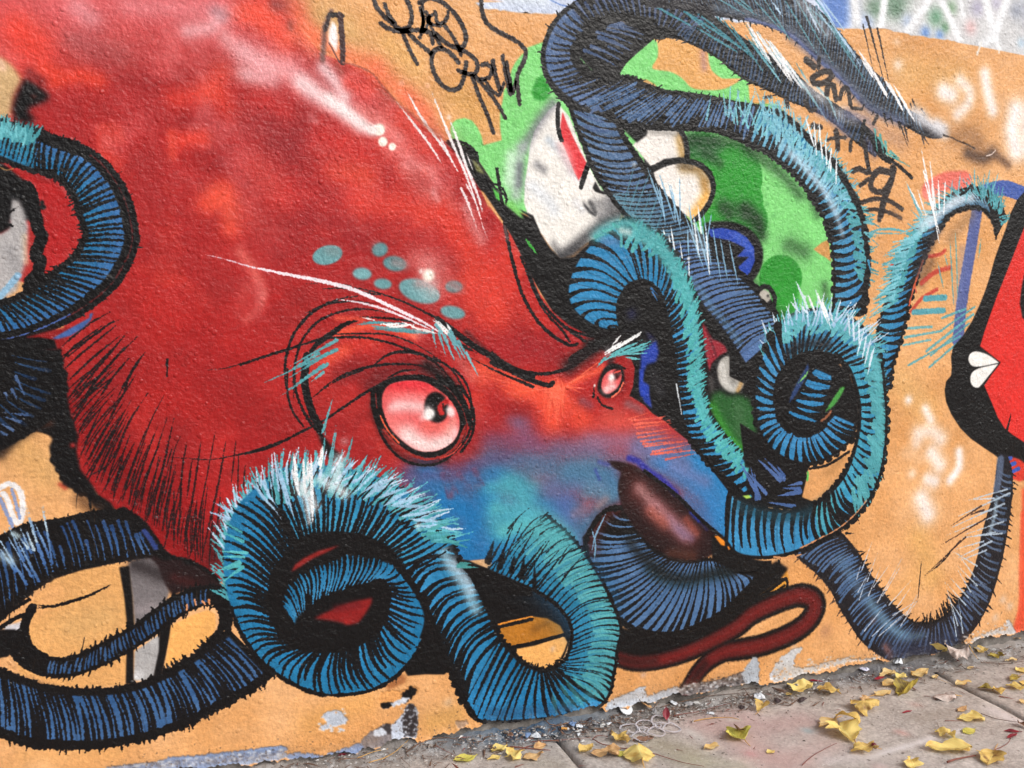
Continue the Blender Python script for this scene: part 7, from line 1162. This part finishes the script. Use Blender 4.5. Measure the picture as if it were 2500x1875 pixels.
lf('c3', 170, 1592, 170, 'yellow', 250, 'yellow wavy leaf at the centre of the cluster near the lower edge', fold=.3, wave=.13, aspect=.8, z=.006)
lf('c3', 322, 1582, 185, 'tan', 10, 'broad tan leaf overlapped by the yellow cluster', fold=.08, wave=.07, aspect=.62, group='dry leaves on the pavement')
lf('c3', 62, 1522, 150, 'yellow', 15, 'yellow leaf at the back of the cluster near the lower edge', fold=.3, wave=.09, aspect=.6)
lf('c3', 20, 1590, 115, 'yellow', 190, 'small yellow leaf lowest in the cluster near the lower edge', fold=.3, aspect=.6)
lf('b3', 1700, 1595, 195, 'green', 5, 'green and yellow leaf lying flat by itself before the curl', fold=.2, aspect=.6, wave=.04, shape='broad')
lf('b3', 165, 1652, 85, 'yellow', 100, 'yellow leaf tip at the wall foot by the lower edge', fold=.5, aspect=.9)
lf('c3', 375, 1502, 105, 'tan', 10, 'small tan leaf standing on edge among twigs', fold=.8, aspect=.6, tilt=(35, 0), group='dry leaves on the pavement')
lf('c3', 130, 1442, 80, 'brown', 130, 'small orange brown leaf below the blue wall foot', fold=.6, aspect=.6, group='dry leaves on the pavement')
lf('c3', 1160, 1232, 140, 'tan', 100, 'dull green tan leaf leaning on the wall foot beside the white disc', fold=.3, tilt=(38, 0), aspect=1.0, group='dry leaves on the pavement')
lf('d3', 400, 1102, 60, 'gold', 10, 'tiny gold scrap beside the folded yellow leaf', fold=.3, aspect=.7)
lf('d3', 2150, 738, 140, 'tan', 5, 'reddish tan leaf at the far end of the wall foot', fold=.3, aspect=.4, group='dry leaves on the pavement')
lf('d3', 2112, 842, 100, 'pale', 170, 'pale thin leaf past the olive one near the wall', fold=.2, aspect=.4)
lf('d3', 2195, 1342, 90, 'brown', 80, 'brown curled leaf at the right edge above the dark red pair', fold=.9, curl=.6, group='dry leaves on the pavement')
lf('d3', 1800, 898, 70, 'pale', 5, 'tiny pale leaf before the dry grey curl', fold=.2, aspect=.5)
lf('d3', 2200, 1150, 90, 'pale', 60, 'pale pinkish leaf cut by the right edge beyond the joint', fold=.2, aspect=.6)
lf('d3', 1530, 965, 80, 'pale', 20, 'tiny pale leaf at the top of the pavement joint', fold=.3, aspect=.5)
for a in [('c3', 1348, 1290, 110, 70, 'dark red leaf standing upright behind the plastic rings', dict(tilt=(0, -62), aspect=.5)), ('d3', 1098, 988, 110, 5, 'dark red leaf under the pale orange one', dict(aspect=.4)), ('d3', 600, 1028, 110, -25, 'dark red sliver behind the folded yellow leaf', dict(aspect=.3)), ('d3', 1310, 1232, 100, 5, 'red narrow leaf lying alone on grey concrete', dict(aspect=.25)), ('d3', 2125, 1385, 130, -25, 'dark red upper leaf of the crossing pair at the right', dict(aspect=.38)), ('d3', 2120, 1425, 130, 12, 'dark red lower leaf of the crossing pair at the right', dict(aspect=.3, z=.004)), ('b3', 750, 1632, 80, 5, 'small red leaf scrap near the lower edge below the wall', dict(aspect=.35))]:
    lf(a[0], a[1], a[2], a[3], 'red', a[4], a[5], fold=.3, curl=.15, wave=.03, group='dark red leaves on the pavement', name='red_leaf', shape='lens', **a[6])
# ================================================================== small litter
def thing(name, label, cat, loc, group=None):
    o = bpy.data.objects.new(name, None); COL.objects.link(o); o.location = loc; o.empty_display_size = .03; o['label'] = label; o['category'] = cat
    if group: o['group'] = group
    return o
white_p, clear_p = flat_mat('white_plastic', (226, 230, 234), .35, .08, sc=20, bump=.1), None
clear_p, nt, bs = mat('ring_plastic'); bs.inputs['Base Color'].default_value = s2l((226, 222, 228)); bs.inputs['Roughness'].default_value = .25; bs.inputs['Transmission Weight'].default_value = .45; bs.inputs['IOR'].default_value = 1.4
# plastic rings that held six cans
gx, gy, mu = place('c3', 1225, 1368)
rings = bmesh.new()
def hat(cx, cy, R, w, segs=26, h=.0012, zf=0):
    return cx, cy, R, w
ROT = math.radians(8); R0, RW = .030, .0042
def ring_mesh(cx, cy, rx, ry, w, zb):
    V, Fc = [], []; n_ = 30
    for i in range(n_):
        a = 2*math.pi*i/n_; z = zb+.0035*math.sin(a*2+cx*90)+.002*math.sin(a*3+cy*70)
        for s, hh in ((rx-w/2, 0), (rx+w/2, 0), (rx+w/2, .0016), (rx-w/2, .0016)):
            k_ = s/rx; V.append((cx+rx*k_*math.cos(a), cy+ry*k_*math.sin(a), z+hh))
    for i in range(n_):
        j = (i+1) % n_
        for q in range(4): Fc.append((i*4+q, j*4+q, j*4+(q+1) % 4, i*4+(q+1) % 4))
    return V, Fc
t = thing('can_ring_holder', 'translucent plastic six-can ring holder flattened beside the wall foot', 'ring holder', (gx, gy, ground_z(gx, gy)+.004)); t.rotation_euler[2] = ROT
for i in range(3):
    for j in range(2):
        v, f_ = ring_mesh((i-1)*.062, (j-.5)*.062, .0285, .0285, .0048, .0018*((i+j) % 2)); mesh_obj('ring', v, f_, clear_p, t, smooth=False)
for i in range(2):
    v, f_ = ring_mesh((i-.5)*.062, 0, .010, .011, .004, .003); mesh_obj('web', v, f_, clear_p, t)
# white disc leaning at the wall foot
gx, gy, mu = place('c3', 1030, 1255)
V, Fc = [], []; n_ = 28; Rd = 56*mu
for r__, z__ in ((Rd*.75, .0012), (Rd*.96, .0022), (Rd, .001), (Rd, -.001)):
    for i in range(n_): V.append((r__*math.cos(2*math.pi*i/n_), r__*math.sin(2*math.pi*i/n_), z__))
for q in range(3): Fc += [(q*n_+i, (q+1)*n_+i, (q+1)*n_+(i+1) % n_, q*n_+(i+1) % n_) for i in range(n_)]
Fc += [tuple(range(n_))[::-1], tuple(3*n_+i for i in range(n_))]
o = mesh_obj('plastic_disc', V, Fc, white_p, None, smooth=False, label='white plastic disc half buried at the wall foot', category='disc'); o.location = (gx, gy-.005, ground_z(gx, gy)+.008); o.rotation_euler = (math.radians(38), math.radians(12), 0)
# cigarette end: tan filter, scorched paper
gx, gy, mu = place('c3', 566, 1376)
t = thing('cigarette_end', 'orange filtered cigarette end lying among paint chips', 'cigarette end', (gx, gy, ground_z(gx, gy)+.0042)); t.rotation_euler[2] = math.radians(-28)
v, f_ = tube_verts([(-.011, 0, 0), (.008, 0, 0)], .0039, 10); mesh_obj('filter', v, f_, flat_mat('cork_paper', (222, 160, 78), .7, .25, sc=400), t)
v, f_ = tube_verts([(.008, 0, 0), (.0115, .0006, .0003), (.0125, .001, 0)], [.0040, .0038, .003], 10); mesh_obj('burnt_paper', v, f_, flat_mat('white_paper', (226, 220, 214), .8, .4, sc=300), t)
# berry
gx, gy, mu = place('d3', 1052, 1517)
bmb = bmesh.new(); bmesh.ops.create_icosphere(bmb, subdivisions=3, radius=19*mu)
for v in bmb.verts: v.co *= 1+.08*math.sin(v.co.x*900)*math.sin(v.co.y*800+1)+(.12 if v.co.z > 0 else 0)
me = bpy.data.meshes.new('berry'); bmb.to_mesh(me); bmb.free(); me.materials.append(flat_mat('berry_skin', (112, 28, 46), .35, .3, sc=60)); me.polygons.foreach_set('use_smooth', [True]*len(me.polygons))
o = bpy.data.objects.new('berry', me); COL.objects.link(o); o.location = (gx, gy, 19*mu+.006); o['label'] = 'dark red shrivelled berry lying on the dull gold leaf'; o['category'] = 'berry'
# flakes of paint, paper and plastic
chip_m = [flat_mat('chip_white', (220, 224, 230), .6, .15, sc=60), flat_mat('chip_blue', (120, 146, 186), .6, .3, sc=60), flat_mat('chip_grey', (160, 158, 160), .7, .3, sc=60), flat_mat('chip_dark', (74, 60, 62), .7, .4, sc=60)]
def chip(fr, x, y, w, m_, label, name='paint_chip', cat='paint chip', group='paint chips fallen at the wall foot', rot=None, crumple=.25, tilt=None, asp=.7):
    gx, gy, mu = place(fr, x, y); L = w*mu; r = random.Random(int(x*3+y*5)); n_ = 9
    ring = []
    for i in range(n_):
        a = 2*math.pi*i/n_; q = L/2*(1+r.uniform(-.28, .22)); ring.append((q*math.cos(a), q*asp*math.sin(a), r.uniform(-1, 1)*crumple*L*.35))
    inner = [(p[0]*.5+r.uniform(-.05, .05)*L, p[1]*.5, r.uniform(-.2, 1)*crumple*L*.5) for p in ring]
    V = ring+inner+[(0, 0, crumple*L*.3)]; nv = len(V); th = max(.0012, L*.03)
    Fc = [(i, (i+1) % n_, n_+(i+1) % n_, n_+i) for i in range(n_)]+[(n_+i, n_+(i+1) % n_, 2*n_) for i in range(n_)]
    V = V+[(p[0], p[1], p[2]-th) for p in V]; Fc = Fc+[tuple(nv+q for q in f)[::-1] for f in Fc]+[(i, nv+i, nv+(i+1) % n_, (i+1) % n_) for i in range(n_)]
    ro = r.uniform(0, 360) if rot is None else rot; tl = (r.uniform(-14, 14), r.uniform(-14, 14)) if tilt is None else tilt
    Rm = np.array(Matrix.Rotation(math.radians(ro), 3, 'Z') @ Matrix.Rotation(math.radians(tl[0]), 3, 'X') @ Matrix.Rotation(math.radians(tl[1]), 3, 'Y'))
    V = np.array(V) @ Rm.T; V[:, 2] += ground_z(gx, gy)-V[:, 2].min()+.0004
    o = mesh_obj(name, V, Fc, m_, None, label=label, category=cat)
    if group: o['group'] = group
    o.location = (gx, gy, 0); return o
for a in [('c3', 272, 1432, 62, 1, 'blue grey paint chip below the blue wall foot'), ('c3', 345, 1425, 95, 0, 'white crumbled paint chip beside the blue grey one'), ('c3', 625, 1348, 90, 1, 'pale blue chip between cigarette end and wall'), ('c3', 680, 1355, 66, 0, 'bright white angular chip beside the cigarette end'), ('c3', 760, 1322, 60, 3, 'dark chip in the rubble left of the plastic disc'), ('c3', 800, 1335, 60, 2, 'grey chip in the rubble left of the plastic disc'), ('c3', 905, 1330, 56, 0, 'small white chip just before the plastic disc'),
          ('c3', 672, 1408, 40, 0, 'small white chip lying below the cigarette end'), ('c3', 1525, 1192, 90, 2, 'grey chip among twigs beyond the plastic rings'), ('c3', 1400, 1200, 80, 0, 'whitish chip among twigs near the wall break'), ('c3', 2060, 1120, 120, 0, 'white crumbled chip below the black and white break'), ('c3', 1930, 1200, 70, 3, 'dark torn chip beside the small gold leaf'), ('c3', 1260, 1250, 60, 2, 'grey chip between dull leaf and red leaf'), ('d3', 150, 1075, 90, 0, 'white powdery chip at the corner of the broken render'), ('d3', 310, 1150, 70, 3, 'dark scrap between wall foot and pink stain'), ('d3', 500, 1142, 90, 3, 'dark twiggy scrap under the folded yellow leaf'), ('d3', 85, 1035, 90, 2, 'grey lump hanging under the broken render'), ('b3', 1745, 1360, 60, 3, 'dark chip hanging at the tip of the blue curl'), ('b3', 2180, 1425, 70, 1, 'blue chip on the mortar under the curl'), ('c3', 1690, 1245, 60, 0, 'whitish chip left of the small gold leaf')]:
    chip(a[0], a[1], a[2], a[3], chip_m[a[4]], a[5])
chip('d3', 1235, 905, 120, chip_m[0], 'white crumpled scrap of paper near the dark wall gap', 'paper_scrap', 'paper', None, crumple=.6); chip('d3', 975, 948, 100, flat_mat('clear_wrap', (206, 206, 226), .25, .1, sc=30), 'translucent bluish piece of wrapper before the wall', 'wrapper_piece', 'wrapper', None, crumple=.3, asp=.9)
# twigs and long stalks
def twig(pts, r0, m_, label, name='twig', cat='twig', group='thin twigs along the wall foot', lift=.003):
    P = [];
    for fr, x, y in pts:
        gx, gy, mu = place(fr, x, y); P.append((gx, gy))
    q = smooth(np.array(P)*800, 10)/800; k = len(q); rr = random.Random(int(pts[0][1]*3+pts[0][2]))
    V3 = [(a, b, ground_z(a, b)+r0+lift*(.5+.5*math.sin(i*.5+rr.random()))) for i, (a, b) in enumerate(q)]; c0 = np.array(V3[0])
    v, f_ = tube_verts([np.array(p)-c0 for p in V3], np.linspace(r0, r0*.45, k)); o = mesh_obj(name, v, f_, m_, None, smooth=True, label=label, category=cat, group=group); o.location = c0; return o
for pts, r0, m_, lab in [([('b3', 950, 1655), ('b3', 1100, 1615), ('b3', 1290, 1510)], .0016, 'stem', 'long pale stalk lying straight before the flaked render'), ([('b3', 860, 1640), ('b3', 1000, 1600), ('b3', 1100, 1580)], .0014, 'stem', 'short pale stalk beside the long straight one'), ([('b3', 1240, 1590), ('b3', 1370, 1530), ('b3', 1500, 1500), ('b3', 1630, 1500)], .0024, 'twig', 'crooked grey twig below the flaked render'), ([('b3', 1460, 1540), ('b3', 1620, 1585), ('b3', 1700, 1600)], .001, 'rstem', 'thin reddish stalk reaching the green and yellow leaf'), ([('b3', 1200, 1620), ('b3', 1260, 1655)], .001, 'twig', 'tiny twig end at the lower edge before the crooked twig'),
        ([('c3', 780, 1445), ('c3', 860, 1490), ('c3', 1050, 1520), ('c3', 1280, 1570), ('c3', 1480, 1625), ('c3', 1640, 1662)], .0017, 'rstem', 'long thin reddish stalk crossing the pavement to the lower edge'), ([('c3', 780, 1450), ('c3', 820, 1420), ('c3', 900, 1430)], .0016, 'rstem', 'short bent reddish stalk near the crumpled gold leaf'), ([('c3', 140, 1510), ('c3', 300, 1520), ('c3', 455, 1530)], .0022, 'rstem', 'brown twig behind the broad tan leaf'), ([('c3', 200, 1540), ('c3', 300, 1500), ('c3', 360, 1490)], .0018, 'rstem', 'brown twig crossing under the small tan leaf'), ([('c3', 1240, 1240), ('c3', 1350, 1170), ('c3', 1450, 1140), ('c3', 1580, 1160)], .0015, 'twig', 'arched twig leaning at the wall break'), ([('c3', 1300, 1230), ('c3', 1500, 1180), ('c3', 1800, 1130), ('c3', 1990, 1110)], .0015, 'twig', 'long twig along the foot of the broken render'), ([('c3', 1400, 1270), ('c3', 1600, 1230), ('c3', 1850, 1170)], .0013, 'rstem', 'reddish twig in front of the long one by the render'), ([('c3', 1350, 1285), ('c3', 1450, 1230), ('c3', 1560, 1215)], .0013, 'twig', 'short twig behind the upright red leaf'), ([('c3', 1560, 1310), ('c3', 1700, 1285), ('c3', 1830, 1275), ('c3', 1910, 1295)], .0018, 'stem', 'pale bent stalk on the pink stained slab'), ([('c3', 1560, 1260), ('c3', 1700, 1230), ('c3', 1960, 1225)], .001, 'twig', 'hair thin twig before the dark torn chip'),
        ([('c3', 410, 1352), ('c3', 450, 1370), ('c3', 560, 1362)], .002, 'twig', 'dark twig left of the cigarette end'), ([('c3', 300, 1470), ('c3', 600, 1445), ('c3', 770, 1437)], .0012, 'rstem', 'thin reddish twig along the start of the joint'), ([('d3', 500, 1650), ('d3', 600, 1560), ('d3', 720, 1500), ('d3', 770, 1480)], .0014, 'rstem', 'thin stalk trailing from the large cupped leaf'), ([('d3', 1880, 870), ('d3', 2050, 865), ('d3', 2210, 845)], .0013, 'twig', 'straight twig across the slab beyond the joint'), ([('d3', 1880, 1250), ('d3', 2000, 1290), ('d3', 2180, 1310)], .0012, 'twig', 'thin twig right of the broad flat yellow leaf'), ([('d3', 1600, 1305), ('d3', 1740, 1308)], .0012, 'rstem', 'short stalk beside the broad flat yellow leaf'), ([('d3', 1960, 1545), ('d3', 2080, 1480), ('d3', 2130, 1390)], .0013, 'rstem', 'stalk joining the crossing dark red pair'), ([('d3', 1620, 1630), ('d3', 1720, 1600), ('d3', 1840, 1575)], .0034, 'rstem', 'thick brown twig before the gold leaf at the front edge'), ([('d3', 40, 1090), ('d3', 180, 1180), ('d3', 250, 1160)], .0012, 'twig', 'twig under the corner of the broken render'), ([('d3', 0, 1110), ('d3', 100, 1090), ('d3', 200, 1085)], .001, 'twig', 'fine twig touching the white powdery chip'), ([('d3', 1540, 1320), ('d3', 1560, 1370)], .0008, 'twig', 'tiny twig above the frilled yellow leaf'), ([('d3', 1500, 965), ('d3', 1620, 1010)], .001, 'stem', 'short stalk over the top of the joint')]:
    twig(pts, r0, LM[m_], lab)
# ---- grit and shredded plant bits nobody could count
rq = np.random.default_rng(23)
def bits(name, n_, size, m_, ys, flat=1.0, long=1.0, xr=(-.6, 3.6), label=None, dens=None):
    V, Fc = [], []
    tet = np.array([(1, 0, 0), (-.6, .8, 0), (-.6, -.8, 0), (.1, 0, .8), (0, .1, -.5)]); tf = [(0, 1, 3), (1, 2, 3), (2, 0, 3), (1, 0, 4), (2, 1, 4), (0, 2, 4)]
    k = 0
    while k < n_:
        x = rq.uniform(*xr); y = -abs(rq.normal(0, ys))-.002
        if dens is not None and rq.random() > dens(x): continue
        s = size*rq.lognormal(0, .5); a = rq.uniform(0, 6.28); P = tet*(s*long, s/long**.5*.8, s*flat)*(1+rq.normal(0, .18, tet.shape))
        ca, sa = math.cos(a), math.sin(a); P = P @ np.array([[ca, sa, 0], [-sa, ca, 0], [0, 0, 1]]); P += (x, y, ground_z(x, y)+s*flat*.35)
        b = len(V); V += list(P); Fc += [tuple(b+i for i in f) for f in tf]; k += 1
    return mesh_obj(name, V, Fc, m_, None, kind='stuff', **({'label': label} if label else {}))
dd = lambda x: .35+.65*math.exp(-((x-1.25)/.5)**2)+.3*math.exp(-((x-1.9)/.25)**2)
bits('gravel', 2600, .0028, flat_mat('grit', (150, 142, 136), .9, .5, sc=20), .05, .7, 1.0, label='grey grit along the wall foot', dens=dd)
bits('gravel', 700, .0032, flat_mat('grit_pale', (206, 204, 202), .9, .2, sc=20), .045, .5, 1.2, label='pale paint crumbs along the wall foot', dens=dd)
bits('plant_litter', 1100, .0042, LM['twig'], .05, .25, 3.2, label='shredded dry plant bits along the wall foot', dens=dd)
bits('plant_litter', 260, .004, LM['rstem'], .16, .2, 3.0, label='brown plant shreds scattered over the slabs')
bits('gravel', 420, .0016, flat_mat('grit_dark', (96, 88, 82), .9, .4, sc=20), .4, .6, 1.0, label='fine dark grit strewn over the slabs')
